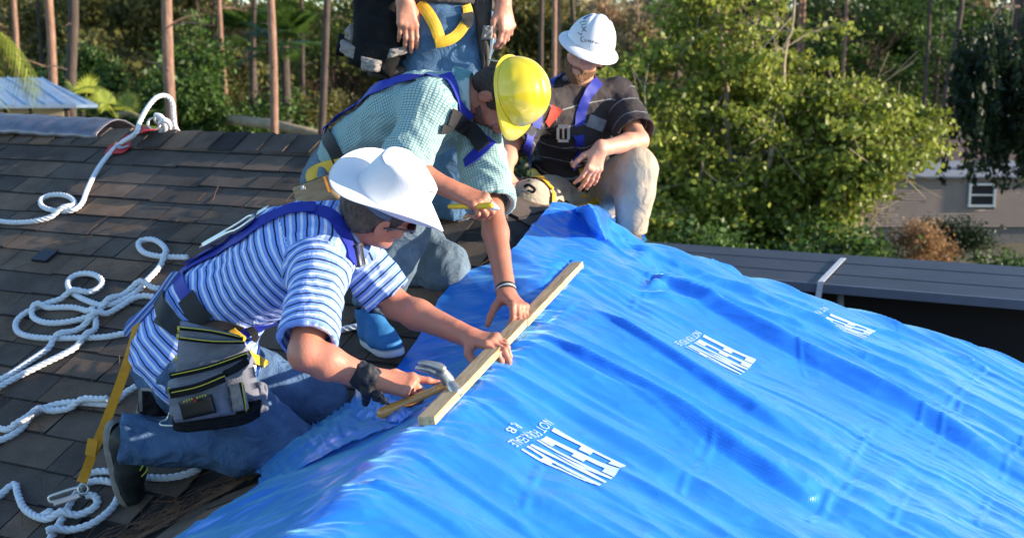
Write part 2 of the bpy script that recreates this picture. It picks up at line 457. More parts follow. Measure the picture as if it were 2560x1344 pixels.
def tarp_z(x, y):
    x = np.asarray(x, float); y = np.asarray(y, float); sh = x.shape; x = x.ravel(); y = y.ravel()
    z = tarp_base(x, y) + .020
    a = x * AX[0] + y * AX[1]; q = x * QX[0] + y * QX[1]
    right = 1 / (1 + np.exp(-(x - (-.985 + .27 * y)) / .08))          # 1 on the sunny slope
    wq = q + .022 * n2(a * 1.6, q * 1.6, 3.1)
    f1 = ridged(n2(a * .6, wq * 4.6, 1.0)); f2 = ridged(n2(a * 1.1, wq * 12, 5.0)); f3 = ridged(n2(a * 5, wq * 30, 8.0))
    f4 = n2(a * 3, q * 3, 11.0); f5 = n2(a * 9, q * 16, 13.)
    att = 1.
    for c_ in TXT: att = att - .78 * np.exp(-(((x - c_.x) ** 2 + (y - c_.y) ** 2) / .17 ** 2) ** 1.5)
    mk = np.clip(n2(a * 1.3, q * 2.2, 51.) * 2 + .55, 0, 1)
    z += att * right * (.030 * f1 + .0085 * f2 * mk + .0008 * f3) + .008 * f4 + .0014 * f5
    # on the shady slope folds run off the crest at another angle
    q2 = x * .55 + y * .83; a2 = x * .83 - y * .55
    z += (1 - right) * (.010 * ridged(n2(a2 * 1.4, q2 * 6, 21.)) + .004 * ridged(n2(a2 * 4, q2 * 14, 22.)) + .002 * n2(a2 * 11, q2 * 11, 23.))
    for A_, B_, h, w in _fold:
        t, d, s = seg_t(x, y, A_, B_)
        ww = w * (.5 + .9 * t)
        env = np.clip(t * 6, 0, 1) * np.clip((1 - t) * 4 + .15, 0, 1)
        # steep on one side, shallow on the other
        prof = np.where(s > 0, np.maximum(0, 1 - d / (ww * .55)) ** 1.2, np.exp(-(d / (ww * 1.5)) ** 1.5))
        z += att * h * env * prof
    for A_, B_ in _cre:
        t, d, s = seg_t(x, y, A_, B_)
        z += .0060 * np.maximum(0, 1 - d / .014) * (np.clip(np.sin(t * 7) + 1.3, 0, 1)) - .007 * np.maximum(0, 1 - d / .06)
    # bunched gathers along the crest
    ct = (x - (-.985 + .27 * y))
    z += .0055 * ridged(n2(ct * 2.5 + y * 3, y * 22 - ct * 9, 31.)) * np.exp(-((ct - .02) / .09) ** 2)
    # the heap at the far corner
    z += G(x, y, 1430, 575, .022, .10) + G(x, y, 1500, 590, .03, .16, 0.1, .06) + G(x, y, 1555, 612, .03, .07, .3, .04)
    heap = G(x, y, 1500, 610, 1., .28, 0., .2)
    z += heap * (.022 * ridged(n2(x * 4 + y * 4, y * 6 - x * 3, 41.)) + .010 * ridged(n2(x * 10 + y * 8, y * 12, 42.)))
    z += G(x, y, 1640, 745, .03, .05, .9, .02) + G(x, y, 1790, 770, .018, .12, 0, .03)
    # pressed down under the batten
    d = BU2; px_ = (x - bd0[0]) * d[0] + (y - bd0[1]) * d[1]; sd_ = (x - bd0[0]) * -d[1] + (y - bd0[1]) * d[0]
    zb = bd0[2] + (bd1[2] - bd0[2]) * px_ / BL2
    press = (1 / (1 + np.exp((np.abs(sd_) - .036) / .007))) * (px_ > -.03) * (px_ < BL2 + .03)
    lim = zb - .0125
    z = z * (1 - press) + np.minimum(z, lim) * press
    lift = np.exp(-(sd_ / .05) ** 2) * (px_ > 0) * (px_ < BL2)
    z = np.maximum(z, lim - .02 - 4 * np.maximum(0, np.abs(sd_) - .03)) * (lift > .2) + z * (lift <= .2)
    return z.reshape(sh)
bd0, bd1 = hit(1066, 1052, .036), hit(1443, 658, .040)
bd0 = np.array(bd0); bd1 = np.array(bd1); BU2 = (bd1 - bd0)[:2]; BL2 = np.linalg.norm(BU2); BU2 = BU2 / BL2

# outline in the photograph, carried to the roof in plan
OUT = [(380, 1400), (480, 1344), (600, 1265), (700, 1210), (800, 1150), (850, 1105), (865, 1075), (885, 1045), (935, 1005), (985, 945), (1030, 885), (1065, 835), (1095, 768),
       (1130, 725), (1180, 690), (1225, 672), (1262, 655), (1290, 628), (1325, 590), (1355, 562), (1400, 537), (1440, 533), (1490, 545), (1545, 556), (1590, 578)]
pl = [hit(*p) for p in OUT[2:]]
poly = [(-1.25, 2.35), (-1.0, 2.62), (-.86, 2.80)] + []
poly = [tuple(hit(380, 1400).xy), tuple(hit(480, 1344).xy)] + [tuple(p.xy) for p in pl]
# far edge: just over the hip, ragged
def hipy(x): return 4.865 + .347 * x
xx = np.linspace(.56, 3.0, 40)
rr = random.Random(5)
poly += [(x, hipy(x) + .15 + .03 * math.sin(x * 5) + rr.uniform(-.012, .012)) for x in xx]
poly += [(3.1, 2.0), (-1.05, 2.0)]
poly = np.array(poly)
def in_poly(x, y, poly):
    c = np.zeros(x.shape, bool); n = len(poly); j = n - 1
    for i in range(n):
        xi, yi = poly[i]; xj, yj = poly[j]
        if yi != yj:
            t = ((yi > y) != (yj > y)) & (x < (xj - xi) * (y - yi) / (yj - yi) + xi)
            c ^= t
        j = i
    return c
h_ = .0070
gx_ = np.arange(-1.3, 3.1, h_); gy_ = np.arange(2.0, 6.1, h_)
GX, GY = np.meshgrid(gx_, gy_, indexing='ij')
# visible wedge only
vis = (np.abs(GX) < GY * .46 + .15)
cin = in_poly(GX + h_ / 2, GY + h_ / 2, poly) & vis
cells = cin[:-1, :-1]
idx = np.arange(GX.size).reshape(GX.shape)
q = np.stack([idx[:-1, :-1], idx[1:, :-1], idx[1:, 1:], idx[:-1, 1:]], -1)[cells]
used, inv = np.unique(q, return_inverse=True); q = inv.reshape(-1, 4)
vx, vy = GX.ravel()[used], GY.ravel()[used]
# boundary verts go to the outline
e = np.sort(np.concatenate([q[:, [0, 1]], q[:, [1, 2]], q[:, [2, 3]], q[:, [3, 0]]]), 1)
eu, ec = np.unique(e, axis=0, return_counts=True)
bv = np.unique(eu[ec == 1])
for i in bv:
    best = 9; bp_ = None
    for a, b in zip(poly, np.roll(poly, -1, 0)):
        d = b - a; t = np.clip(((vx[i] - a[0]) * d[0] + (vy[i] - a[1]) * d[1]) / (d @ d), 0, 1); c_ = a + t * d
        dd = math.hypot(c_[0] - vx[i], c_[1] - vy[i])
        if dd < best: best = dd; bp_ = c_
    if best < h_ * 1.5: vx[i], vy[i] = bp_
vz = tarp_z(vx, vy)
ZG = tarp_z(GX, GY)
def mesh_z(x, y):
    fx = np.clip((x - gx_[0]) / h_, 0, len(gx_) - 1.001); fy = np.clip((y - gy_[0]) / h_, 0, len(gy_) - 1.001); i = fx.astype(int); j = fy.astype(int); u = fx - i; v = fy - j
    return ZG[i, j] * (1 - u) * (1 - v) + ZG[i + 1, j] * u * (1 - v) + ZG[i, j + 1] * (1 - u) * v + ZG[i + 1, j + 1] * u * v

def tarp_mat():
    m = bpy.data.materials.new("blue_tarp"); m.use_nodes = True; N, L = nt(m); b = N["Principled BSDF"]
    tc = N.new("ShaderNodeTexCoord")
    no = N.new("ShaderNodeTexNoise"); no.inputs["Scale"].default_value = 2.5; no.inputs["Detail"].default_value = 5
    L.new(tc.outputs["Object"], no.inputs["Vector"])
    mx = N.new("ShaderNodeMix"); mx.data_type = 'RGBA'
    mx.inputs["A"].default_value = (.012, .145, .88, 1); mx.inputs["B"].default_value = (.032, .30, .95, 1)
    L.new(no.outputs[0], mx.inputs["Factor"]); L.new(mx.outputs["Result"], b.inputs["Base Color"])
    b.inputs["Roughness"].default_value = .20
    b.inputs["Specular IOR Level"].default_value = .85
    b.inputs["Sheen Weight"].default_value = .65; b.inputs["Coat Weight"].default_value = .5; b.inputs["Coat Roughness"].default_value = .10; b.inputs["Sheen Roughness"].default_value = .35; b.inputs["Sheen Tint"].default_value = (.30, .85, 1, 1)
    b.inputs["Specular Tint"].default_value = (.45, .85, 1, 1)
    # woven tape texture and fine crinkle
    mp = N.new("ShaderNodeMapping"); mp.inputs["Rotation"].default_value = (0, 0, math.atan2(AX[1], AX[0]) * -1)
    L.new(tc.outputs["Object"], mp.inputs[0])
    bmp = None
    for ax_, sc in (('X', 330), ('Y', 330)):
        w = N.new("ShaderNodeTexWave"); w.wave_type = 'BANDS'; w.bands_direction = ax_; w.inputs["Scale"].default_value = sc / 6.28
        w.inputs["Distortion"].default_value = .6
        L.new(mp.outputs[0], w.inputs["Vector"])
        bp = N.new("ShaderNodeBump"); bp.inputs["Strength"].default_value = .10; bp.inputs["Distance"].default_value = .002
        L.new(w.outputs["Fac"], bp.inputs["Height"])
        if bmp: L.new(bmp.outputs[0], bp.inputs["Normal"])
        bmp = bp
    mp2 = N.new("ShaderNodeMapping"); mp2.inputs["Rotation"].default_value = (0, 0, math.atan2(AX[1], AX[0]) * -1); mp2.inputs["Scale"].default_value = (.30, 1, 1)
    L.new(tc.outputs["Object"], mp2.inputs[0])
    nd_ = N.new("ShaderNodeTexNoise"); nd_.inputs["Scale"].default_value = 9; L.new(mp2.outputs[0], nd_.inputs["Vector"])
    va = N.new("ShaderNodeVectorMath"); va.operation = 'MULTIPLY_ADD'; va.inputs[1].default_value = (.10, .10, .10); L.new(nd_.outputs["Color"], va.inputs[0]); L.new(mp2.outputs[0], va.inputs[2])
    for sc, st in ((8, .60), (22, .50)):
        vo = N.new("ShaderNodeTexVoronoi"); vo.feature = 'F1'; vo.inputs["Scale"].default_value = sc; L.new(va.outputs[0], vo.inputs["Vector"])
        bp = N.new("ShaderNodeBump"); bp.inputs["Strength"].default_value = st; bp.inputs["Distance"].default_value = .22 / sc
        L.new(vo.outputs["Distance"], bp.inputs["Height"]); L.new(bmp.outputs[0], bp.inputs["Normal"]); bmp = bp
    L.new(bp.outputs[0], b.inputs["Normal"])
    tr = N.new("ShaderNodeBsdfTranslucent"); L.new(mx.outputs["Result"], tr.inputs[0]); L.new(bp.outputs[0], tr.inputs["Normal"])
    ms = N.new("ShaderNodeMixShader"); ms.inputs[0].default_value = .18
    L.new(b.outputs[0], ms.inputs[1]); L.new(tr.outputs[0], ms.inputs[2]); L.new(ms.outputs[0], N["Material Output"].inputs[0])
    return m
TARP = tarp_mat()
tarp = tag(empty("tarp", tuple(hit(1440, 1000))), "crinkled blue plastic tarp with white lettering spread over the sunny side of the roof", "tarp")
tarp_sheet = mesh_np("sheet", np.stack([vx, vy, vz], 1), q, TARP, tarp)

def sheet_patch(name, px_outline_rows, parent, offs, seed, na=1.):
    """a loose layer of tarp: rows of photo points with a height above the roof, lofted"""
    rows = []
    for r_, hs in px_outline_rows:
        pts = [np.array(hit(px, py)) + np.array([0, 0, hh]) for (px, py), hh in zip(r_, hs)]
        rows.append(resample(catmull(pts, 10), 1)[0] if False else np.array(catmull(pts, 14)))
    n = min(len(r_) for r_ in rows); rows = [r_[:n] for r_ in rows]
    cols = [np.array(catmull([r_[i] for r_ in rows], 12)) for i in range(n)]
    A = np.stack(cols); s0, s1 = A.shape[:2]
    ii, jj = np.meshgrid(np.arange(s0), np.arange(s1), indexing='ij')
    nz = n2(ii * .28, jj * .16, seed).reshape(s0, s1) * .009 + n2(ii * .7, jj * .5, seed + 1).reshape(s0, s1) * .003
    A = A + na * nz[..., None] * np.array([.3, -.3, 1]) + np.array([0, 0, offs])
    id_ = np.arange(s0 * s1).reshape(s0, s1)
    f = np.stack([id_[:-1, :-1], id_[1:, :-1], id_[1:, 1:], id_[:-1, 1:]], -1).reshape(-1, 4)
    return mesh_np(name, A.reshape(-1, 3), f, TARP, parent)
# torn end hanging towards the kneeling man
fl1 = sheet_patch("torn_flap", [
    ([(640, 1164), (700, 1140), (770, 1116), (830, 1090), (888, 1050)], [.03, .05, .05, .06, .06]),
    ([(646, 1196), (720, 1175), (800, 1150), (860, 1115), (930, 1075)], [.03, .05, .06, .06, .05]),
    ([(655, 1240), (740, 1205), (830, 1165), (910, 1130), (1010, 1085)], [.0, .02, .03, .03, .02])], tarp, 0.01, 3.)
# frayed edge on the flap
me = fl1.data; nv = len(me.vertices); co = np.zeros(nv * 3, np.float32); me.vertices.foreach_get("co", co); co = co.reshape(-1, 3)
s1 = 25; first = np.arange(0, s1)
co[:s1, 0] += rng.uniform(-.014, .006, s1); co[:s1, 2] += rng.uniform(-.006, .006, s1)
co[::s1, 2] += rng.uniform(-.008, .010, len(co[::s1])); me.vertices.foreach_set("co", co.ravel())
fl2 = sheet_patch("turned_corner", [
    ([(888, 1052), (940, 1056), (990, 1064), (1034, 1074)], [.075, .075, .06, .03]),
    ([(880, 1075), (925, 1078), (975, 1080), (1015, 1084)], [.07, .065, .05, .03]),
    ([(868, 1105), (905, 1100), (950, 1094), (1000, 1090)], [.045, .045, .035, .025])], tarp, 0.012, 9.)
sheet_patch("bunched_fold", [
    ([(1425, 545), (1485, 548), (1548, 556), (1600, 578)], [.02, .035, .04, .03]),
    ([(1450, 582), (1512, 584), (1570, 592), (1616, 606)], [.055, .085, .08, .03]),
    ([(1480, 625), (1535, 628), (1580, 628), (1604, 622)], [.02, .03, .03, .01])], tarp, 0.012, 31.)
# a stray corner poking over the far hip
fl3 = sheet_patch("turned_corner", [
    ([(1778, 674), (1800, 684), (1830, 694), (1856, 704)], [.02, .02, .02, .0]),
    ([(1776, 690), (1800, 700), (1830, 708), (1860, 716)], [.0, .0, .0, .0])], tarp, 0.03, 15., .15)

# ---- printed lettering, laid on the sheet
def text_tris(body):
    cu = bpy.data.curves.new("t", 'FONT'); cu.body = body; cu.size = 1
    o = bpy.data.objects.new("t", cu); COL.objects.link(o)
    dg = bpy.context.evaluated_depsgraph_get(); me = bpy.data.meshes.new_from_object(o.evaluated_get(dg)); me.calc_loop_triangles()
    V = np.array([v.co[:2] for v in me.vertices]); T = np.array([t.vertices[:] for t in me.loop_triangles])
    bpy.data.objects.remove(o); bpy.data.curves.remove(cu); bpy.data.meshes.remove(me)
    mn, mx_ = V.min(0), V.max(0); V = (V - mn) / (mx_ - mn)
    return V[T]
# the big word is condensed block capitals
def bars(rects): return rects
def block_word():
    """F E M A as polygons in a 0..1 square, tall strokes"""
    pol = []
    def R_(x0, x1, y0, y1): pol.append([(x0, y0), (x1, y0), (x1, y1), (x0, y1)])
    R_(0, .095, 0, 1); R_(.095, .215, .84, 1); R_(.095, .19, .42, .58)
    R_(.245, .335, 0, 1); R_(.335, .45, .84, 1); R_(.335, .43, .42, .58); R_(.335, .45, 0, .16)
    R_(.485, .55, 0, 1); R_(.69, .755, 0, 1)
    pol.append([(.55, 1), (.55, .70), (.62, .28), (.655, .48)]); pol.append([(.69, 1), (.69, .70), (.62, .28), (.585, .48)])
    pol.append([(.785, 0), (.85, 0), (.915, .86), (.87, 1)]); pol.append([(.87, 1), (.915, .86), (.955, 0), (1.0 + .02, 0), (.935, 1)])
    R_(.83, .97, .24, .36)
    return pol
def poly_mask(pols, U, V_):
    m = np.zeros(U.shape, bool)
    for p in pols: m |= in_poly(U, V_, np.array(p, float))
    return m
def lettering(name, mask_fn, c00, c10, c01, nu, nv, lift=.0030):
    """c00 start of baseline, c10 end of baseline, c01 top at the start: all plan points"""
    c00, c10, c01 = [np.array(c.xy) for c in (c00, c10, c01)]
    U, V_ = np.meshgrid(np.linspace(0, 1, nu + 1), np.linspace(0, 1, nv + 1), indexing='ij')
    uc, vc = (U[:-1, :-1] + U[1:, 1:]) / 2, (V_[:-1, :-1] + V_[1:, 1:]) / 2
    k = mask_fn(uc, vc)
    wear = n2(uc * 14, vc * 14, 77.).reshape(uc.shape)
    k &= wear < .95
    pos = c00 + U[..., None] * (c10 - c00) + V_[..., None] * (c01 - c00)
    z = mesh_z(pos[..., 0], pos[..., 1]) + lift
    pts = np.dstack([pos, z]).reshape(-1, 3)
    idx = np.arange(U.size).reshape(U.shape)
    f = np.stack([idx[:-1, :-1], idx[1:, :-1], idx[1:, 1:], idx[:-1, 1:]], -1)[k]
    us, inv = np.unique(f, return_inverse=True)
    return mesh_np(name, pts[us], inv.reshape(-1, 4), INK, tarp)
INK = mat("white_ink", (.42, .58, .74), rough=.4, var=.08, scale=30)
small = {s_: text_tris(s_) for s_ in ("NOT FOR RESALE", "RB")}
def tri_mask(T):
    def fn(U, V_):
        m = np.zeros(U.shape, bool)
        for t in T:
            a, b, c_ = t
            d1 = (U - b[0]) * (a[1] - b[1]) - (a[0] - b[0]) * (V_ - b[1])
            d2 = (U - c_[0]) * (b[1] - c_[1]) - (b[0] - c_[0]) * (V_ - c_[1])
            d3 = (U - a[0]) * (c_[1] - a[1]) - (c_[0] - a[0]) * (V_ - a[1])
            m |= ((d1 >= 0) & (d2 >= 0) & (d3 >= 0)) | ((d1 <= 0) & (d2 <= 0) & (d3 <= 0))
        return m
    return fn
BW = block_word()
for (b0, b1, t0, s0_, s1_, st) in (
        ((1385, 1100), (1303, 1158), (1565, 1190), (1362, 1080), (1268, 1140), (1373, 1090)),
        ((1760, 860), (1712, 894), (1890, 922), (1738, 850), (1684, 884), (1748, 856)),
        ((2076, 804), (2042, 820), (2188, 848), (2058, 790), (2008, 802), (2066, 797))):
    lettering("lettering", lambda U, V_: poly_mask(BW, U, V_), hit(*b0), hit(*b1), hit(*t0), 130, 110)
    lettering("small_lettering", tri_mask(small["NOT FOR RESALE"]), hit(*s0_), hit(*s1_), hit(*st) if False else hit(s0_[0] + (t0[0] - b0[0]) * .13, s0_[1] + (t0[1] - b0[1]) * .13), 150, 16)
lettering("small_lettering", tri_mask(small["RB"]), hit(1287, 1090), hit(1262, 1108), hit(1307, 1100), 30, 16)

# ------------------------------------------------------------------ furring strip
WOOD = mat("pine_board", (.50, .34, .17), rough=.62, var=.28, scale=5, stretch=(1.2, 14, 14), bump=.15, bscale=40, col2=(.62, .47, .27))
def wood_board():
    m = bpy.data.materials.new("pine_board"); m.use_nodes = True; N, L = nt(m); b = N["Principled BSDF"]; b.inputs["Roughness"].default_value = .6
    tc = N.new("ShaderNodeTexCoord"); mp = N.new("ShaderNodeMapping")
    u_ = (bd1 - bd0); mp.vector_type = 'TEXTURE'
    mp.inputs["Rotation"].default_value = (0, 0, math.atan2(u_[1], u_[0])); mp.inputs["Scale"].default_value = (1, .05, .05)
    L.new(tc.outputs["Object"], mp.inputs[0])
    no = N.new("ShaderNodeTexNoise"); no.inputs["Scale"].default_value = 3.2; no.inputs["Detail"].default_value = 7; no.inputs["Distortion"].default_value = 1.3; L.new(mp.outputs[0], no.inputs["Vector"])
    cr = N.new("ShaderNodeValToRGB"); e = cr.color_ramp.elements; e[0].position = .30; e[0].color = (.38, .21, .08, 1); e[1].position = .62; e[1].color = (.70, .48, .25, 1); k = e.new(.45); k.color = (.54, .37, .19, 1)
    L.new(no.outputs[0], cr.inputs[0]); L.new(cr.outputs[0], b.inputs["Base Color"])
    bp = N.new("ShaderNodeBump"); bp.inputs["Strength"].default_value = .2; bp.inputs["Distance"].default_value = .003; L.new(no.outputs[0], bp.inputs["Height"]); L.new(bp.outputs[0], b.inputs["Normal"])
    return m
WOOD_B = wood_board()
def surf_pt(px, py, off): return hit(px, py, off, tarp_z_s)
def tarp_z_s(x, y): return float(tarp_z(np.array([x]), np.array([y]))[0])
BU = (bd1 - bd0); BL = np.linalg.norm(BU); BU /= BL
BN = np.array([-.12, 0, 1.]); BN -= BU * (BN @ BU); BN /= np.linalg.norm(BN); BS = np.cross(BU, BN)
board = tag(empty("wood_strip", tuple((bd0 + bd1) / 2)), "long pale wooden batten lying along the crest of the blue tarp, held by two hands", "batten")
# joint between two lengths under the far man's fingers
def board_piece(t0, t1, name, w=.043, th=.021, lift=0):
    c = bd0 + BU * (t0 + t1) / 2 * BL + BN * lift
    mb_ = MB(); Mm = Matrix((Vector(BU), Vector(BS), Vector(BN))).transposed()
    mb_.box(c, ((t1 - t0) * BL, w, th), Mm)
    return mb_.build(name, WOOD_B, board, bevel=.0012)
def board_pt(px, py):
    d = np.array(ray(px, py)); # closest approach on the board axis
    A = np.array([[BU @ BU, -(BU @ d)], [BU @ d, -(d @ d)]]); r_ = np.array([-(bd0 @ BU), -(bd0 @ d)])
    t = np.linalg.solve(A, r_)[0]; return bd0 + BU * t, t / BL
tj = board_pt(1290, 795)[1]
board_piece(0, tj, "near_length"); board_piece(tj + .004, 1, "far_length", lift=-.004)
# ground
gv = [(-600, -120, -4.6), (600, -120, -4.6), (600, 360, -4.6), (-600, 360, -4.6)]
tag(mesh_np("ground", gv, [(0, 1, 2, 3)], mat("ground_litter", (.10, .085, .045), rough=.95, var=.5, scale=.5)), kind="structure")
# ------------------------------------------------------------------ beyond the roof
GZ = -4.6
gm = mat("ground_litter", (.12, .11, .05), rough=.95, var=.6, scale=.35, col2=(.20, .15, .08))
def leaf_mat(name, c, c2, trans=.35, rough=.5):
    return mat(name, c, rough=rough, var=.3, scale=1.1, col2=c2, rnd=.45, trans=trans, spec=.35)
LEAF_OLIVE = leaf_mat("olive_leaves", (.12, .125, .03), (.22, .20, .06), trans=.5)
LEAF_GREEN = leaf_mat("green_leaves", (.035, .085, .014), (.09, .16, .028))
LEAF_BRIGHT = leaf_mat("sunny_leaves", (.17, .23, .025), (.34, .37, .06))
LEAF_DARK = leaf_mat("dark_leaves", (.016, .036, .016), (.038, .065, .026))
LEAF_BROWN = leaf_mat("dead_leaves", (.28, .15, .065), (.40, .25, .13), trans=.5)
LEAF_TAN = leaf_mat("pale_dry_leaves", (.27, .21, .09), (.42, .33, .17), trans=.5)
BARK_P = mat("pine_bark", (.24, .13, .085), rough=.9, var=.4, scale=6, stretch=(3, 3, .6), bump=.8, bscale=18, col2=(.36, .21, .15))
BARK_D = mat("dark_bark", (.07, .05, .04), rough=.9, var=.4, scale=6, stretch=(3, 3, .6), bump=.8, bscale=18)
BARK_L = mat("pale_bark", (.30, .24, .16), rough=.9, var=.3, scale=6, bump=.6, bscale=20)

def leaf_mesh(name, centres, size, rg, elong=1.6, droop=0.):
    """one folded leaf (two triangles) at each centre"""
    n = len(centres)
    a = rg.normal(size=(n, 3)); a[:, 2] -= droop; a /= np.linalg.norm(a, axis=1)[:, None]
    b = rg.normal(size=(n, 3)); b -= a * (a * b).sum(1)[:, None]; b /= np.linalg.norm(b, axis=1)[:, None]
    c = np.cross(a, b); s = size * rg.uniform(.6, 1.3, n)[:, None]
    p0 = centres - a * s * elong * .5; p2 = centres + a * s * elong * .5
    p1 = centres + b * s * .5 + c * s * .15; p3 = centres - b * s * .5 + c * s * .15
    v = np.stack([p0, p1, p2, p3], 1).reshape(-1, 3); f = np.arange(4 * n).reshape(n, 4)
    me = bpy.data.meshes.new(name)
    me.vertices.add(4 * n); me.vertices.foreach_set("co", v.astype(np.float32).ravel())
    me.loops.add(4 * n); me.loops.foreach_set("vertex_index", f.astype(np.int32).ravel())
    me.polygons.add(n); me.polygons.foreach_set("loop_start", np.arange(0, 4 * n, 4, dtype=np.int32)); me.polygons.foreach_set("loop_total", np.full(n, 4, np.int32))
    me.update(calc_edges=True)
    at = me.attributes.new("rnd", 'FLOAT', 'FACE'); at.data.foreach_set("value", rg.uniform(0, 1, n).astype(np.float32))
    return me

def grow(rg, h, spread, trunk_r, levels=3, nb=(6, 5, 4), up=.6, lean=(0, 0), bare=.25, wob=.12):
    """branch skeleton: list of (points, r0, r1), and the twig ends"""
    br = []; ends = []
    def go(p, d, L_, r, lv):
        n = 6; pts = [p.copy()]; dd = d.copy()
        for i in range(n):
            dd = dd + rg.normal(size=3) * wob + np.array([0, 0, .06 * up]); dd /= np.linalg.norm(dd); pts.append(pts[-1] + dd * L_ / n)
        br.append((np.array(pts), r, r * .45))
        if lv == 0: ends.append((pts[-1], dd)); ends.append((pts[-3], dd)); return
        k = nb[len(nb) - lv] if lv <= len(nb) else 3
        for j in range(k):
            t = rg.uniform(.35 if lv < levels else bare, 1.) * n; i = min(int(t), n - 1); q = pts[i] + (pts[i + 1] - pts[i]) * (t - i)
            a = rg.normal(size=3); a -= dd * (a @ dd); a /= np.linalg.norm(a)
            nd = dd * rg.uniform(.2, .7) + a * rg.uniform(.6, 1.) * spread + np.array([0, 0, up * .3]); nd /= np.linalg.norm(nd)
            go(q, nd, L_ * rg.uniform(.42, .68), r * .5, lv - 1)
        ends.append((pts[-1], dd))
    go(np.zeros(3), nrm([lean[0], lean[1], 1]), h * .72, trunk_r, levels)
    return br, ends
def branch_mesh(name, br, seg=7, minr=.004):
    V = []; F = []; base = 0
    for pts, r0, r1 in br:
        v, f = tube_vf(pts, np.linspace(max(r0, minr), max(r1, minr), len(pts)), seg, caps=False); V.append(v); F += [tuple(base + i for i in q) for q in f]; base += len(v)
    me = bpy.data.meshes.new(name); me.from_pydata(np.concatenate(V).tolist(), [], F); me.update(); return me
def crown_pts(rg, ends, per, rad, flat=.7):
    out = []
    for p, d in ends:
        k = rg.poisson(per); q = rg.normal(size=(k, 3)) * rad * rg.uniform(.6, 1.3); q[:, 2] *= flat; out.append(p + q)
    return np.concatenate(out)
def tree_proto(kind, seed):
    rg = np.random.default_rng(seed)
    if kind == 'broad':      # ragged broadleaf
        br, en = grow(rg, 8, .9, .13, 3, (7, 5, 4), up=.5); pts = crown_pts(rg, en, 46, .38); return br, pts, .17
    if kind == 'bush':
        br, en = grow(rg, 3.6, 1.1, .05, 2, (8, 6), up=.5, bare=.05); pts = crown_pts(rg, en, 150, .30); return br, pts, .085
    if kind == 'sparse':     # storm-stripped
        br, en = grow(rg, 9, .7, .11, 3, (6, 5, 3), up=.7); pts = crown_pts(rg, en, 16, .34); return br, pts, .16
    if kind == 'pine':
        rg2 = rg; pts_ = [np.array([0, 0, 0.])]; d = np.array([rg.normal() * .025, rg.normal() * .025, 1.])
        for i in range(12): d = d + np.r_[rg.normal(size=2) * .012, 0]; pts_.append(pts_[-1] + nrm(d) * 1.5)
        br = [(np.array(pts_), .15, .07)]; en = []
        for k in range(26):
            t = rg.uniform(.66, 1.) * 12; i = min(int(t), 11); q = pts_[i] + (pts_[i + 1] - pts_[i]) * (t - i)
            a = rg.uniform(0, 2 * np.pi); L_ = rg.uniform(.8, 2.2); e = q + np.array([math.cos(a) * L_, math.sin(a) * L_, rg.uniform(.1, .9)])
            br.append((np.array([q, (q + e) / 2 + [0, 0, .12], e]), .03, .01)); en += [(e, 0), ((q + e * 2) / 3, 0)]
        for k in range(3):
            t = rg.uniform(.25, .62) * 12; i = int(t); q = pts_[i]; a = rg.uniform(0, 2 * np.pi); e = q + np.array([math.cos(a), math.sin(a), .3]) * rg.uniform(.3, .9); br.append((np.array([q, (q + e) / 2, e]), .025, .008))
        return br, crown_pts(rg, en, 50, .33), .10
    if kind == 'snag':       # bare trunk, top gone
        pts_ = [np.array([0, 0, 0.])]; d = np.array([rg.normal() * .05, rg.normal() * .03, 1.])
        for i in range(9): d = d + np.r_[rg.normal(size=2) * .03, 0]; pts_.append(pts_[-1] + nrm(d) * 1.45)
        br = [(np.array(pts_), .12, .06)]; en = []
        for k in range(7):
            t = rg.uniform(.3, .98) * 9; i = int(t); q = pts_[i]; a = rg.uniform(0, 2 * np.pi); e = q + np.array([math.cos(a), math.sin(a), rg.uniform(-.2, .6)]) * rg.uniform(.4, 1.6); br.append((np.array([q, (q + e) / 2 + [0, 0, .1], e]), .025, .007)); en.append((e, 0))
        return br, crown_pts(rg, en, 12, .25), .10
PROTO = {}
def place_tree(kind, var, leafm, barkm, x, y, s=1., rz=0., label=None, cat="tree", name="tree", group=None, z=GZ, sz=None):
    key = (kind, var, leafm.name, barkm.name)
    if key not in PROTO:
        k2 = (kind, var)
        if k2 not in PROTO:
            br, pts, ls = tree_proto(kind, 100 + var * 7 + len(kind)); rg = np.random.default_rng(var + 5)
            PROTO[k2] = (branch_mesh("trunk", br), leaf_mesh("crown", pts, ls, rg, droop=.3 if kind != 'pine' else 0))
        bm_, lm = PROTO[k2]
        b2 = bm_.copy(); b2.materials.append(barkm); b2.polygons.foreach_set("use_smooth", np.ones(len(b2.polygons), bool)); l2 = lm.copy(); l2.materials.append(leafm); PROTO[key] = (b2, l2)
    tm, lm = PROTO[key]
    e = empty(name, (x, y, z)); e.rotation_euler[2] = rz; e.scale = (s, s, sz or s); tag(e, label, cat, group)
    for nm, me in (("trunk", tm), ("crown", lm)):
        o = bpy.data.objects.new(nm, me); COL.objects.link(o); o.parent = e
    return e
def gx(px, Y): return (px - 1280) / F_PX * Y
BR = random.Random(11)
far_lab = "tree of the wood behind the houses, one of many alike"
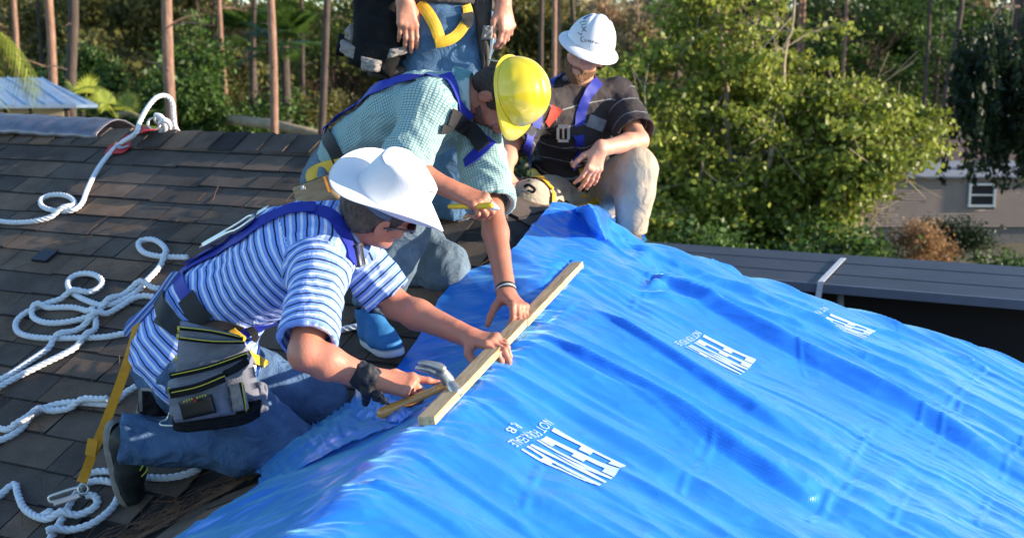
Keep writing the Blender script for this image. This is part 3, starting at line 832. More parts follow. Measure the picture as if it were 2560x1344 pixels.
# ---- pine trunks one can tell apart: (px, py on the trunk, distance, width px, label)
def pine(px, Y, wpx, label, lean=0., bark=BARK_P, seed=0, hgt=14., top=None, kink=0.):
    rg = np.random.default_rng(seed); r = wpx / F_PX * Y / 2
    base = np.array([gx(px, Y) , Y, GZ]); n = 16; pts = []
    for i in range(n + 1):
        t = i / n; z = hgt * t; vis = (GZ + z)
        pts.append([lean * (z + GZ) + math.sin(z * .9 + seed) * r * .35 + kink * math.sin(z * 1.3), math.cos(z * .7 + seed) * r * .3, z])
    pts = np.array(pts)
    br = [(pts, r * 1.12, r * .75)]; en = []
    for k in range(4):
        z = rg.uniform(3, 8); i = int(z / hgt * n); q = pts[i]; a = rg.uniform(0, 2 * np.pi); e = q + np.array([math.cos(a), math.sin(a), rg.uniform(-.1, .4)]) * rg.uniform(.3, 1.1)
        br.append((np.array([q, (q + e) / 2 + [0, 0, .06], e]), r * .18, r * .05))
    if top is None:
        for k in range(22):
            z = rg.uniform(.72, 1.) * hgt; i = min(int(z / hgt * n), n - 1); q = pts[i]; a = rg.uniform(0, 2 * np.pi); e = q + np.array([math.cos(a), math.sin(a), rg.uniform(.1, .5)]) * rg.uniform(.8, 2.0)
            br.append((np.array([q, (q + e) / 2 + [0, 0, .1], e]), r * .2, r * .06)); en += [(e, 0), ((q + e * 2) / 3, 0)]
    e = tag(empty("pine_tree", tuple(base)), label, "pine tree", "tall pines behind the roof")
    tm = branch_mesh("trunk", br, seg=12); o = bpy.data.objects.new("trunk", tm); tm.materials.append(bark); tm.polygons.foreach_set("use_smooth", np.ones(len(tm.polygons), bool)); COL.objects.link(o); o.parent = e
    if en:
        lm = leaf_mesh("crown", crown_pts(rg, en, 45, .30), .10, rg, elong=3); lm.materials.append(LEAF_GREEN); o = bpy.data.objects.new("crown", lm); COL.objects.link(o); o.parent = e
pine(437, 24, 27, "stoutest straight pine trunk, rising just right of the rope arch", seed=1, lean=-.008)
pine(197, 25, 26, "slightly wavy dark pine trunk rising beside the blue metal roof", seed=2, bark=BARK_D, kink=.06)
pine(143, 30, 21, "reddish pine trunk just left of the wavy dark trunk", seed=3)
pine(688, 27, 20, "straight reddish pine trunk left of the standing man's black bag", seed=4, lean=.01)
pine(818, 26, 18, "thin dark pine trunk leaning right, close to the standing man's black bag", seed=5, lean=.085, bark=BARK_D)
pine(568, 38, 13, "slim grey pine trunk midway between the two stoutest straight trunks", seed=6, lean=-.02)
pine(644, 40, 11, "slim dark pine trunk just left of the straight reddish trunk", seed=7, bark=BARK_D, lean=.04)
pine(520, 45, 10, "slim leaning pine trunk right of the white dead pole", seed=8, lean=-.10)
pine(58, 32, 14, "pine trunk behind the pale palm fronds at the left edge", seed=9)
pine(365, 48, 11, "dark pine trunk left of the stoutest trunk", seed=10, bark=BARK_D)
pine(1383, 34, 12, "reddish pine trunk left of the white hard hat", seed=11, lean=.02)
pine(1352, 36, 12, "dark pine trunk beside the reddish one left of the white hard hat", seed=12, bark=BARK_D, lean=.02)
pine(476, 52, 8, "thin white dead pole standing among the pines", seed=13, bark=mat("white_pole", (.6, .62, .62), rough=.7), top=0)
pine(1690, 40, 14, "grey pine trunk deep in the wood right of the squatting man", seed=14, bark=BARK_D)
pine(2098, 44, 9, "thin pine trunk behind the big bush, left of two others", seed=15)
pine(2302, 42, 10, "thin dark pine trunk above the big bush's right end", seed=16, bark=BARK_D)
pine(2365, 38, 13, "crooked vine-hung trunk left of the dark drooping tree", seed=17, bark=BARK_D, kink=.12, top=0, lean=.05)
pine(2512, 39, 15, "crooked dark trunk rising out of the dark drooping tree", seed=18, bark=BARK_D, kink=.10, top=0)
pine(1985, 50, 9, "thin pale pine trunk above the middle of the big bush", seed=19)
pine(2150, 56, 8, "thinnest pine trunk behind the big bush", seed=20)
pine(1930, 48, 8, "thin pine trunk above the big bush, leftmost of the far ones there", seed=21, lean=-.03)
LANDM = [(-200, "above the blue metal roof"), (105, "behind the wavy dark trunk"), (230, "left of the rope arch"), (400, "behind the stoutest pine trunk"), (500, "right of the rope arch"), (620, "behind the reddish pine"), (760, "left of the black tool bag"), (860, "behind the standing man"),
         (1240, "left of the white hard hat"), (1400, "behind the white hard hat"), (1560, "just right of the squatting man"), (1700, "behind the sunlit tree's left"), (1850, "behind the sunlit tree's middle"), (2000, "behind the sunlit tree's right"), (2150, "beyond the sunlit tree"), (2300, "above the mobile home roof"), (2430, "at the right edge")]
COLN = {"olive_leaves": "olive", "green_leaves": "green", "sunny_leaves": "yellow-green", "dark_leaves": "dark green", "dead_leaves": "rusty brown", "pale_dry_leaves": "pale dry"}
def where(px):
    r = LANDM[0][1]
    for a, n in LANDM:
        if px >= a: r = n
    return r
KN = {"broad": "full tree", "sparse": "storm-thinned tree", "bush": "bushy tree", "pine": "slim pine", "snag": "bare slim pine"}
USED = set()
def LAB(k, lf, bk, row, px): return (COLN[lf.name] + " " if k not in ("snag", "pine") else ("dark " if bk is BARK_D else "reddish ")) + KN[k] + " " + row + ", " + where(px)
def wood(n, px0, px1, Y0, Y1, kinds, leaves, s0, s1, row, grp, barks=(BARK_D,), name="tree", cat="tree"):
    for i in range(n):
        Y = BR.uniform(Y0, Y1); px = px0 + (px1 - px0) * (i + BR.uniform(.1, .9)) / n
        for _try in range(60):
          px += BR.uniform(-30, 30) * (_try > 20); k = BR.choice(kinds); lf = BR.choice(leaves); bk = BR.choice(barks)
          lab = LAB(k, lf, bk, row, px)
          if lab not in USED: break
        USED.add(lab)
        lab = (COLN[lf.name] + " " if k not in ("snag", "pine") else ("dark " if bk is BARK_D else "reddish ")) + KN[k] + " " + row + ", " + where(px)
        place_tree(k, BR.randrange(3), lf, bk, gx(px, Y), Y, BR.uniform(s0, s1), BR.uniform(0, 6.28), lab, cat, name, grp)
wood(40, -40, 2600, 45, 95, ('snag', 'snag', 'pine'), (LEAF_OLIVE,), .7, 1.05, "deep in the wood", "slim pines deep in the wood", (BARK_P, BARK_D), "pine_tree", "pine tree")
wood(18, -60, 1300, 66, 96, ('broad', 'sparse'), (LEAF_OLIVE, LEAF_TAN, LEAF_TAN, LEAF_BROWN), .85, 1.15, "in the back row", "back row of the wood")
wood(20, 1300, 2700, 66, 105, ('broad', 'sparse'), (LEAF_OLIVE, LEAF_BROWN, LEAF_OLIVE, LEAF_TAN), .75, 1.0, "in the back row", "back row of the wood")
wood(11, -80, 1300, 42, 62, ('bush', 'sparse', 'broad'), (LEAF_GREEN, LEAF_OLIVE, LEAF_OLIVE, LEAF_BRIGHT), .7, .95, "in the middle row", "middle row of the wood")
wood(12, 1350, 2700, 42, 60, ('bush', 'sparse', 'broad'), (LEAF_GREEN, LEAF_DARK, LEAF_OLIVE, LEAF_GREEN), .65, .9, "in the middle row", "middle row of the wood")
wood(5, -80, 1300, 34, 44, ('bush',), (LEAF_DARK, LEAF_GREEN, LEAF_OLIVE), .8, 1.15, "in the nearest row", "nearest row of shrubs", name="shrub", cat="shrub")
place_tree('broad', 1, LEAF_GREEN, BARK_D, gx(330, 33), 33, .55, 1., "bright green tree in the left background, left of the rope arch's pine", "tree", "leafy_tree")
place_tree('broad', 0, LEAF_GREEN, BARK_D, gx(540, 32), 32, .52, 4., "fresh green tree between the two stoutest pine trunks", "tree", "leafy_tree")
# far wood seen as one mass, closing the gaps
rg = np.random.default_rng(3)
n = 120000; Yf_ = rg.uniform(105, 150, n); pxf = rg.uniform(-1000, 3500, n); top = 5.2 + 1.6 * noise3(np.stack([pxf / 160, Yf_ / 25, np.zeros(n)], 1)) + 1.0 * noise3(np.stack([pxf / 45, Yf_ / 9, np.ones(n)], 1)); top = top * np.where(pxf > 2200, .60, 1.0)
zf = GZ + rg.uniform(0, 1, n) ** .8 * (top + 4.6 * .9)
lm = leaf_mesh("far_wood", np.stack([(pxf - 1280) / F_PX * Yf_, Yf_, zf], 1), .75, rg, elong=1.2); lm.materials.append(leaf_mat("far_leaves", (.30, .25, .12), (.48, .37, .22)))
o = bpy.data.objects.new("far_wood", lm); COL.objects.link(o); tag(o, "far hazy wood closing the view behind the trees", "wood", kind="stuff")

# ---- the big sunlit bush tree beside the mobile home
def big_bush():
    rg = np.random.default_rng(21); e = tag(empty("leafy_tree", (gx(1900, 17), 17, GZ)), "large sunlit yellow-green tree with tangled pale branches filling the middle right", "tree")
    stems = []; ends = []
    def P2(px, py, Y): return np.array(P(px, py, Y)) - np.array(e.location)
    roots = [((1850, 760), (1840, 560), (1790, 330), (1740, 90), (1725, -60)), ((1900, 760), (1905, 560), (1930, 350), (1960, 160), (1990, -40)), ((1880, 770), (1830, 520), (1815, 300), (1810, 120), (1770, -30)),
             ((1930, 770), (1990, 520), (2080, 400), (2190, 335), (2280, 350)), ((1860, 770), (1780, 600), (1700, 450), (1660, 300), (1600, 180)), ((1950, 760), (2000, 480), (2040, 290), (2130, 220), (2180, 240)),
             ((1800, 760), (1740, 540), (1700, 380), (1640, 310), (1600, 300)), ((1940, 780), (2060, 560), (2150, 470), (2200, 420), (2240, 380)), ((1870, 760), (1850, 620), (1790, 560), (1760, 480), (1750, 400)),
             ((1960, 780), (2080, 640), (2140, 570), (2170, 530), (2190, 490)), ((1790, 780), (1700, 640), (1660, 560), (1640, 500), (1620, 450)), ((1900, 770), (1920, 480), (1890, 260), (1880, 120), (1900, 0)),
             ((1910, 770), (1950, 620), (1990, 560), (2060, 540), (2120, 560)), ((1905, 770), (2010, 420), (2110, 330), (2190, 370), (2240, 390))]
    for k, rt in enumerate(roots):
        Y0 = rg.uniform(16.0, 18.5); pts = [P2(px, py, 17 + (Y0 - 17) * i / 4 + rg.normal() * .15) for i, (px, py) in enumerate(rt)]
        c = np.array(catmull(pts, 5)); c += rg.normal(size=c.shape) * .02; stems.append((c, .055, .018))
        for j in range(26):
            i = int(rg.uniform(.25, 1) * (len(c) - 1)); q = c[i]; d = nrm(rg.normal(size=3) * [1, .9, .7] + [.0, 0, .15]); L_ = rg.uniform(.3, .95); e1 = q + d * L_ + np.array([0, 0, -.1 * L_])
            m = (q + e1) / 2 + rg.normal(size=3) * .05; stems.append((np.array([q, m, e1]), .013, .005)); ends.append((e1, d)); ends.append((m, d))
            for _ in range(2):
                d2 = nrm(d + rg.normal(size=3) * .8); e2 = m + d2 * L_ * .6; stems.append((np.array([m, e2]), .006, .003)); ends.append((e2, d2))
    tm = branch_mesh("trunk", stems, seg=6); tm.materials.append(BARK_L); o = bpy.data.objects.new("trunk", tm); COL.objects.link(o); o.parent = e
    out = []
    for p_, d in ends:
        wp_ = p_ + np.array(e.location); qx = 1280 + F_PX * wp_[0] / wp_[1]; qy = 150 - F_PX * wp_[2] / wp_[1]
        if qx > 2340 or (qy > 420 and qx > 2215) or (qy > 500 and qx > 2120) or (qy < 200 and qx > 2120): continue
        k = rg.poisson(92 * (1 if rg.random() < .46 else 0)); q = rg.normal(size=(k, 3)) * [.15, .15, .07] * rg.uniform(.6, 1.25); out.append(p_ + q - np.array([0, 0, .04]))
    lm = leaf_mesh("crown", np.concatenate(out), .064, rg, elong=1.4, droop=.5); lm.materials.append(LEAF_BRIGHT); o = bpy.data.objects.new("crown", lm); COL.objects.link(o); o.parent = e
big_bush()
# lower scrub round the big bush
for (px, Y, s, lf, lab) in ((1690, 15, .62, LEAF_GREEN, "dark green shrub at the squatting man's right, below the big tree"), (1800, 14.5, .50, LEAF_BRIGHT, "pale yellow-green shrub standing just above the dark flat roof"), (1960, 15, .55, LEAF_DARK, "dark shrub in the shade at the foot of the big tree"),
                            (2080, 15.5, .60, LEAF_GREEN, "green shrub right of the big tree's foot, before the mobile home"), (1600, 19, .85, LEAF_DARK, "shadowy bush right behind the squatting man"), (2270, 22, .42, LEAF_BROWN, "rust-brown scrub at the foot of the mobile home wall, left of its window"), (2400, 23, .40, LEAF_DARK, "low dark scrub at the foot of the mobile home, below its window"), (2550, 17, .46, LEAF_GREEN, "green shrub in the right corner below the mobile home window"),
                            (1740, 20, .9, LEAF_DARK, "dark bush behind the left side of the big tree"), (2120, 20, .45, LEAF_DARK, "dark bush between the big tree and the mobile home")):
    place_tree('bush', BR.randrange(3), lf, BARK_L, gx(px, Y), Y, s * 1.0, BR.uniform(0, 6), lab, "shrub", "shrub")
# dark drooping tree at the right edge
def droop_tree():
    rg = np.random.default_rng(8); e = tag(empty("drooping_tree", (gx(2580, 20), 20, GZ)), "dark shaded tree with hanging foliage at the right edge before the mobile home", "tree"); br = []; pts = []
    def P2(px, py, Y): return np.array(P(px, py, Y)) - np.array(e.location)
    trunk = np.array(catmull([P2(2600, 760, 20), P2(2590, 400, 20), P2(2560, 120, 20), P2(2550, -200, 20)], 6)); br.append((trunk, .16, .08))
    for k in range(75):
        i = int(rg.uniform(.2, 1) * (len(trunk) - 1)); q = trunk[i]; px = rg.uniform(2425, 2720); py = rg.uniform(40, 300) if px > 2510 else rg.uniform(90, 250); t = P2(px, py, 20 + rg.uniform(-1.6, 1.6)); br.append((np.array([q, (q + t) / 2 + [0, 0, .25], t]), .03, .008))
        L_ = rg.uniform(.4, 1.5) if px > 2500 else rg.uniform(.5, 1.25)
        for j in range(4):
            s0 = t + rg.normal(size=3) * [.16, .25, .1]; n = 80; u = rg.uniform(0, 1, n)[:, None]; pts.append(s0 + np.array([0, 0, -L_]) * u + rg.normal(size=(n, 3)) * [.035, .035, .03])
    tm = branch_mesh("trunk", br, seg=6); tm.materials.append(BARK_D); o = bpy.data.objects.new("trunk", tm); COL.objects.link(o); o.parent = e
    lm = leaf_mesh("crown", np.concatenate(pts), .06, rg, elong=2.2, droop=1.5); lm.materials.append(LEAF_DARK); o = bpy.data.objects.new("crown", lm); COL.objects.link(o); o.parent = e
droop_tree()
# palms
def fan_palm(loc, h, n, L_, lm_, label, group=None, seed=0, cat="palm tree", name="palm_tree", tr=.13):
    rg = np.random.default_rng(seed); e = tag(empty(name, loc), label, cat, group); V = []; F = []; R_ = []
    def frond(o_, az, el, L_):
        d = np.array([math.cos(az) * math.cos(el), math.sin(az) * math.cos(el), math.sin(el)]); s = nrm(np.cross(d, [0, 0, 1])); u = np.cross(s, d)
        stem = o_ + d * L_ * .5; b = len(V)
        V.extend([o_ + s * .012, o_ - s * .012, stem - s * .01, stem + s * .01]); F.append((b, b + 1, b + 2, b + 3)); R_.append(.5)
        for k in range(-11, 12):
            a = k * .155; dd = nrm(d * math.cos(a) + s * math.sin(a) + u * .1); l2 = L_ * .62 * (1 - .25 * abs(a) / 1.7); tip = stem + dd * l2 + np.array([0, 0, -.22 * l2]); m = stem + dd * l2 * .55; w = s * math.cos(a) - d * math.sin(a); w = w * .028 * (L_ / 1.2)
            b = len(V); V.extend([stem, m + w, tip, m - w]); F.append((b, b + 1, b + 2, b + 3)); R_.append(rg.random())
    for i in range(n): frond(np.array([0, 0, h]), rg.uniform(0, 6.28), rg.uniform(-.6, 1.2), L_ * rg.uniform(.8, 1.1))
    o = mesh_np("crown", np.array(V), F, lm_, None, smooth=False); o.parent = e; attr_face(o, "rnd", R_)
    if h > .3:
        v, f = tube_vf(np.array([[0, 0, 0], [.02, 0, h / 2], [0, 0, h]]), [tr, tr, tr], 10); o = mesh_np("trunk", v, f, BARK_D); o.parent = e
fan_palm((gx(720, 36), 36, GZ), 5.0, 26, 1.5, LEAF_GREEN, "dark green fan palm left of the standing man's black bag", seed=1)
fan_palm((gx(640, 42), 42, GZ), 5.4, 24, 1.5, LEAF_GREEN, "fan palm further back, behind the straight reddish trunk", seed=2)
fan_palm((gx(305, 21), 21, GZ), 3.55, 9, .8, LEAF_BRIGHT, "small bright fan palm beside the blue metal roof", seed=3, tr=.04)
fan_palm((gx(215, 24), 24, GZ), 3.6, 8, .8, LEAF_BRIGHT, "small fan palm right behind the end of the blue metal roof", seed=4, tr=.04)
# feather palm at the left edge
def feather():
    rg = np.random.default_rng(4); loc = np.array([gx(-60, 18), 18, GZ]); e = tag(empty("palm_tree", tuple(loc)), "pale green feathery palm fronds hanging in at the left edge above the blue roof", "palm tree"); V = []; F = []; R_ = []
    top = np.array([0, 0, 5.0]); v, f = tube_vf(np.array([[0, 0, 0], [0, 0, 2.5], top]), [.14, .12, .11], 10); o = mesh_np("trunk", v, f, BARK_D); o.parent = e
    for k in range(15):
        az = rg.uniform(-1.2, 1.2) if k < 10 else rg.uniform(0, 6.28); L_ = rg.uniform(.9, 1.25); d = np.array([math.cos(az), math.sin(az) * .8, 0.]); pts = []
        for t in np.linspace(0, 1, 22): pts.append(top + d * L_ * t * (1 - .15 * t) + np.array([0, 0, .55 * t - 1.35 * t * t]) + [0, 0, rg.uniform(-.003, .003)])
        for i in range(1, 22):
            p_ = pts[i]; T = nrm(pts[i] - pts[i - 1]); s = nrm(np.cross(T, [0, 0, 1]))
            for sg in (1, -1):
                tip = p_ + s * sg * .28 + T * .18 + np.array([0, 0, -.22]); w = T * .014; b = len(V); V.extend([p_ - w, p_ + w, tip]); F.append((b, b + 1, b + 2)); R_.append(rg.random())
    o = mesh_np("crown", np.array(V), F, LEAF_BRIGHT, None, smooth=False); o.parent = e; attr_face(o, "rnd", R_)
feather()

# ---- shed with blue-grey metal roof, at the left edge
sh = tag(empty("shed", (gx(80, 20), 20, GZ)), "small open shed with pale blue ribbed metal roof at the left edge", "shed")
MR = mat("blue_metal_roof", (.26, .36, .52), rough=.38, metal=.35, var=.18, scale=3)
def quad_slab(name, pts, th, m, parent, ribs=0):
    p = [np.array(q) for q in pts]; n_ = nrm(np.cross(p[1] - p[0], p[3] - p[0])); n_ = n_ if n_[2] > 0 else -n_; b_ = MB()
    b_.add([q for q in p] + [q - n_ * th for q in p], [(0, 1, 2, 3), (7, 6, 5, 4), (0, 4, 5, 1), (1, 5, 6, 2), (2, 6, 7, 3), (3, 7, 4, 0)])
    for k in range(ribs):
        t = (k + .5) / ribs; a = p[0] * (1 - t) + p[1] * t; c = p[3] * (1 - t) + p[2] * t; w = nrm(p[1] - p[0]) * .02
        b_.add([a - w, a + w, c + w, c - w] + [q + n_ * .025 for q in (a - w * .5, a + w * .5, c + w * .5, c - w * .5)], [(4, 5, 6, 7), (0, 1, 5, 4), (1, 2, 6, 5), (2, 3, 7, 6), (3, 0, 4, 7)])
    return b_.build(name, m, parent)
quad_slab("roof", [P(-140, 264, 19), P(190, 262, 19.4), P(95, 194, 22.5), P(-260, 194, 22.5)], .05, MR, sh, ribs=7)
quad_slab("roof_side", [P(190.5, 262, 19.4), P(246, 262, 20.4), P(110, 197, 22.9), P(95.5, 194.5, 22.5)], .05, MR, sh, ribs=1)
PLY = mat("plywood", (.55, .42, .26), rough=.8, var=.15, scale=3)
for (x0, x1) in ((-100, 8), (18, 72), (82, 158)): b_ = MB(); a = np.array(P(x0, 262, 19.6)); c = np.array(P(x1, 262, 19.6)); b_.box(((a[0] + c[0]) / 2, a[1], a[2] - 1.85), (c[0] - a[0], .03, 3.6)); b_.build("wall_panel", PLY, sh)
for x0 in (13, 77, 163): b_ = MB(); a = np.array(P(x0, 262, 19.62)); b_.box((a[0], a[1] + .02, (a[2] - .05 + GZ) / 2), (.09, .09, a[2] - .05 - GZ)); b_.build("post", BARK_D, sh)
# fallen trunks and broken stump
for (a, b_, r, lab) in ((P(560, 297, 30), P(800, 336, 27), .115, "fallen pale trunk lying behind the ridge right of the straight reddish pine"), (P(296, 287, 22), P(352, 294, 21.5), .05, "short fallen log behind the rope arch")):
    v, f = tube_vf(np.array([list(a), list((a + b_) / 2 + Vector((0, 0, .05))), list(b_)]), [r, r * 1.05, r * .8], 12); tag(mesh_np("fallen_trunk", v, f, BARK_L), lab, "log")
    
# ---- mobile home on the right
mh = tag(empty("mobile_home", (gx(2420, 31), 31, GZ)), "shaded beige mobile home with lap siding and one small window", "mobile home")
SD = mat("beige_siding", (.34, .26, .215), rough=.8, var=.10, scale=2)
x0, x1 = gx(2130, 31), gx(2900, 31); zt = P(2400, 440, 31).z; b_ = MB(); nb_ = 17; hh = (zt - (GZ + .45)) / nb_
wx0, wx1 = gx(2428, 31), gx(2490, 31); wz1 = P(2460, 460, 31).z; wz0 = P(2460, 514, 31).z
for k in range(nb_):
    z0 = GZ + .45 + k * hh
    spans = [(x0, x1)] if (z0 + hh < wz0 or z0 > wz1) else [(x0, wx0 - .03), (wx1 + .03, x1)]
    for a, c in spans: b_.add([(a, 31.0, z0), (c, 31.0, z0), (c, 31.07, z0 + hh), (a, 31.07, z0 + hh), (a, 31.2, z0), (c, 31.2, z0), (c, 31.2, z0 + hh), (a, 31.2, z0 + hh)], [(0, 1, 2, 3), (0, 4, 5, 1), (3, 2, 6, 7), (0, 3, 7, 4), (1, 5, 6, 2)])
b_.build("siding", SD, mh)
b_ = MB(); b_.box(((x0 + x1) / 2, 33.3, (GZ + zt) / 2 + .2), (x1 - x0 - .1, 4.1, zt - GZ - .45)); b_.build("body", SD, mh)
b_ = MB(); b_.box(((x0 + x1) / 2, 31.15, GZ + .22), (x1 - x0 - .1, .1, .46)); b_.build("skirting", mat("skirting", (.16, .14, .13), rough=.9), mh)
quad_slab("eave", [Vector((x0 - .1, 30.85, zt)), Vector((x1, 30.85, zt)), Vector((x1, 31.6, zt + .34)), Vector((x0 - .1, 31.6, zt + .34))], .06, mat("grey_white_roofing", (.24, .24, .26), rough=.6, var=.15, scale=2), mh)
quad_slab("roof", [Vector((x0 - .1, 31.62, zt + .33)), Vector((x1, 31.62, zt + .33)), Vector((x1, 33.4, zt + .75)), Vector((x0 - .1, 33.4, zt + .75))], .06, mat("rusty_roofing", (.13, .075, .06), rough=.8, var=.5, scale=2.5), mh)
fr = frame_ring_bg = MB()
for (cx, cz, sx, sz_) in (((wx0 + wx1) / 2, wz1, wx1 - wx0 + .08, .05), ((wx0 + wx1) / 2, wz0, wx1 - wx0 + .08, .05), (wx0, (wz0 + wz1) / 2, .05, wz1 - wz0 - .052), (wx1, (wz0 + wz1) / 2, .05, wz1 - wz0 - .052), ((wx0 + wx1) / 2, (wz0 + wz1) / 2, wx1 - wx0 - .052, .03)): fr.box((cx, 30.98, cz), (sx, .08, sz_))
wf = fr.build("window", mat("window_frame", (.45, .48, .50), rough=.5), mh)
b_ = MB(); b_.box(((wx0 + wx1) / 2, 31.02, (wz0 + wz1) / 2), (wx1 - wx0, .02, wz1 - wz0)); pn_ = b_.build("pane", mat("dark_glass", (.012, .016, .022), rough=.08), wf); pn_.matrix_parent_inverse = Matrix.Identity(4)
b_ = MB(); c = P(2400, 425, 31.1); b_.tube([(c.x, 31.2, c.z - .1), (c.x, 31.2, c.z + .12)], .05, 8); b_.build("roof_vent", BARK_D, mh)

# ---- dark flat-roofed carport just beyond the tarp
cp = tag(empty("carport", tuple(P(2300, 760, 8))), "low dark flat-roofed carport with a white strap across it, beyond the tarp edge", "carport")
DK = mat("dark_roof_sheet", (.028, .032, .048), rough=.55, var=.3, scale=3)
Z1 = -1.36
def flat(px, py): d = ray(px, py); return d * (Z1 / d.z)
q0, q1 = flat(1560, 600), flat(2700, 676); q2, q3 = flat(2700, 760), flat(1980, 706)
q3 = flat(1500, 662)
bf_ = MB(); bf_.add([q3, q2, q1, q0] + [p - Vector((0, 0, .05)) for p in (q3, q2, q1, q0)], [(0, 1, 2, 3), (7, 6, 5, 4), (0, 4, 5, 1), (1, 5, 6, 2), (2, 6, 7, 3), (3, 7, 4, 0)]); bf_.build("roof", DK, cp)
def lerp(a, b, t): return a * (1 - t) + b * t
for k in range(2):
    a, b = lerp(q0, q3, (k + .8) / 2.6), lerp(q1, q2, (k + .8) / 2.6); w = (q3 - q0).normalized() * .02
    rb = MB(); rb.add([a - w, b - w, b + w, a + w] + [p + Vector((0, 0, .004)) for p in (a - w, b - w, b + w, a + w)], [(4, 5, 6, 7), (0, 1, 5, 4), (2, 3, 7, 6)]); rb.build("seam", DK, cp)
dn3 = Vector((0, 0, -.055)); out3 = (q3 - q0).normalized() * .03
fb = MB(); a, b = q3 + out3, q2 + out3; fb.add([a, b, b + dn3, a + dn3, q3 + out3 * .1, q2 + out3 * .1, q2 + out3 * .1 + dn3, q3 + out3 * .1 + dn3], [(0, 1, 2, 3), (4, 5, 1, 0), (7, 3, 2, 6), (4, 7, 6, 5)]); fb.build("fascia", mat("grey_fascia", (.10, .12, .16), rough=.5), cp)
wl_ = MB(); a, b = q3 + Vector((0, .25, -.05)), q2 + Vector((0, .25, -.05)); dz = Vector((0, 0, -2.4)); bk_ = Vector((0, .05, 0)); wl_.add([a, b, b + dz, a + dz, a + bk_, b + bk_, b + dz + bk_, a + dz + bk_], [(0, 1, 2, 3), (7, 6, 5, 4), (0, 4, 5, 1), (1, 5, 6, 2), (3, 2, 6, 7), (0, 3, 7, 4)]); wl_.build("screen_wall", mat("black_screen", (.008, .008, .009), rough=.9), cp)
st = MB(); s0 = flat(2108, 650); s1 = flat(2053, 708); s0 = Vector((s0.x, s0.y, Z1 + .012)); s1 = Vector((s1.x, s1.y, Z1 + .012)); 
dirs = (s1 - s0).normalized(); edge_t = 1.0
w = Vector((-dirs.y, dirs.x, 0)) * .018
# carry the strap on to the front edge and down over the fascia
den = (q2 - q3); tt = ((s0.x - q3.x) * den.y - (s0.y - q3.y) * den.x) / (-(dirs.x * den.y - dirs.y * den.x)); e_ = s0 + dirs * (tt + .034); e_.z = Z1 + .012
st.add([s0 - w, s0 + w, e_ + w, e_ - w] + [p + Vector((0, 0, .004)) for p in (s0 - w, s0 + w, e_ + w, e_ - w)], [(4, 5, 6, 7), (0, 1, 5, 4), (1, 2, 6, 5), (2, 3, 7, 6), (3, 0, 4, 7)])
dd_ = Vector((-.02, 0, -.16)); oo = out3 * .35
st.add([e_ - w, e_ + w, e_ + w + dd_, e_ - w + dd_] + [p + oo for p in (e_ - w, e_ + w, e_ + w + dd_, e_ - w + dd_)], [(4, 5, 6, 7), (3, 2, 1, 0), (0, 4, 7, 3), (1, 2, 6, 5), (2, 3, 7, 6)])
st.build("white_strap", mat("white_strap", (.50, .52, .55), rough=.6, var=.15, scale=40), cp)
for (px_, l_) in ((2122, -.07), (2540, 0)):
    ps = MB(); c = lerp(q3, q2, 0); d = ray(px_, 740); y_ = q3.y + (q2.y - q3.y) * .6; xx_ = (px_ - 1280) / F_PX * (q3.y * .45 + q2.y * .55); ps.tube([(xx_, q3.y * .45 + q2.y * .55 + .06, Z1 - .06), (xx_ + .12, q3.y * .45 + q2.y * .55 + .06, Z1 - 1.6)], .022, 8); ps.build("post", mat("grey_post", (.20, .20, .20), rough=.6), cp, smooth=True)

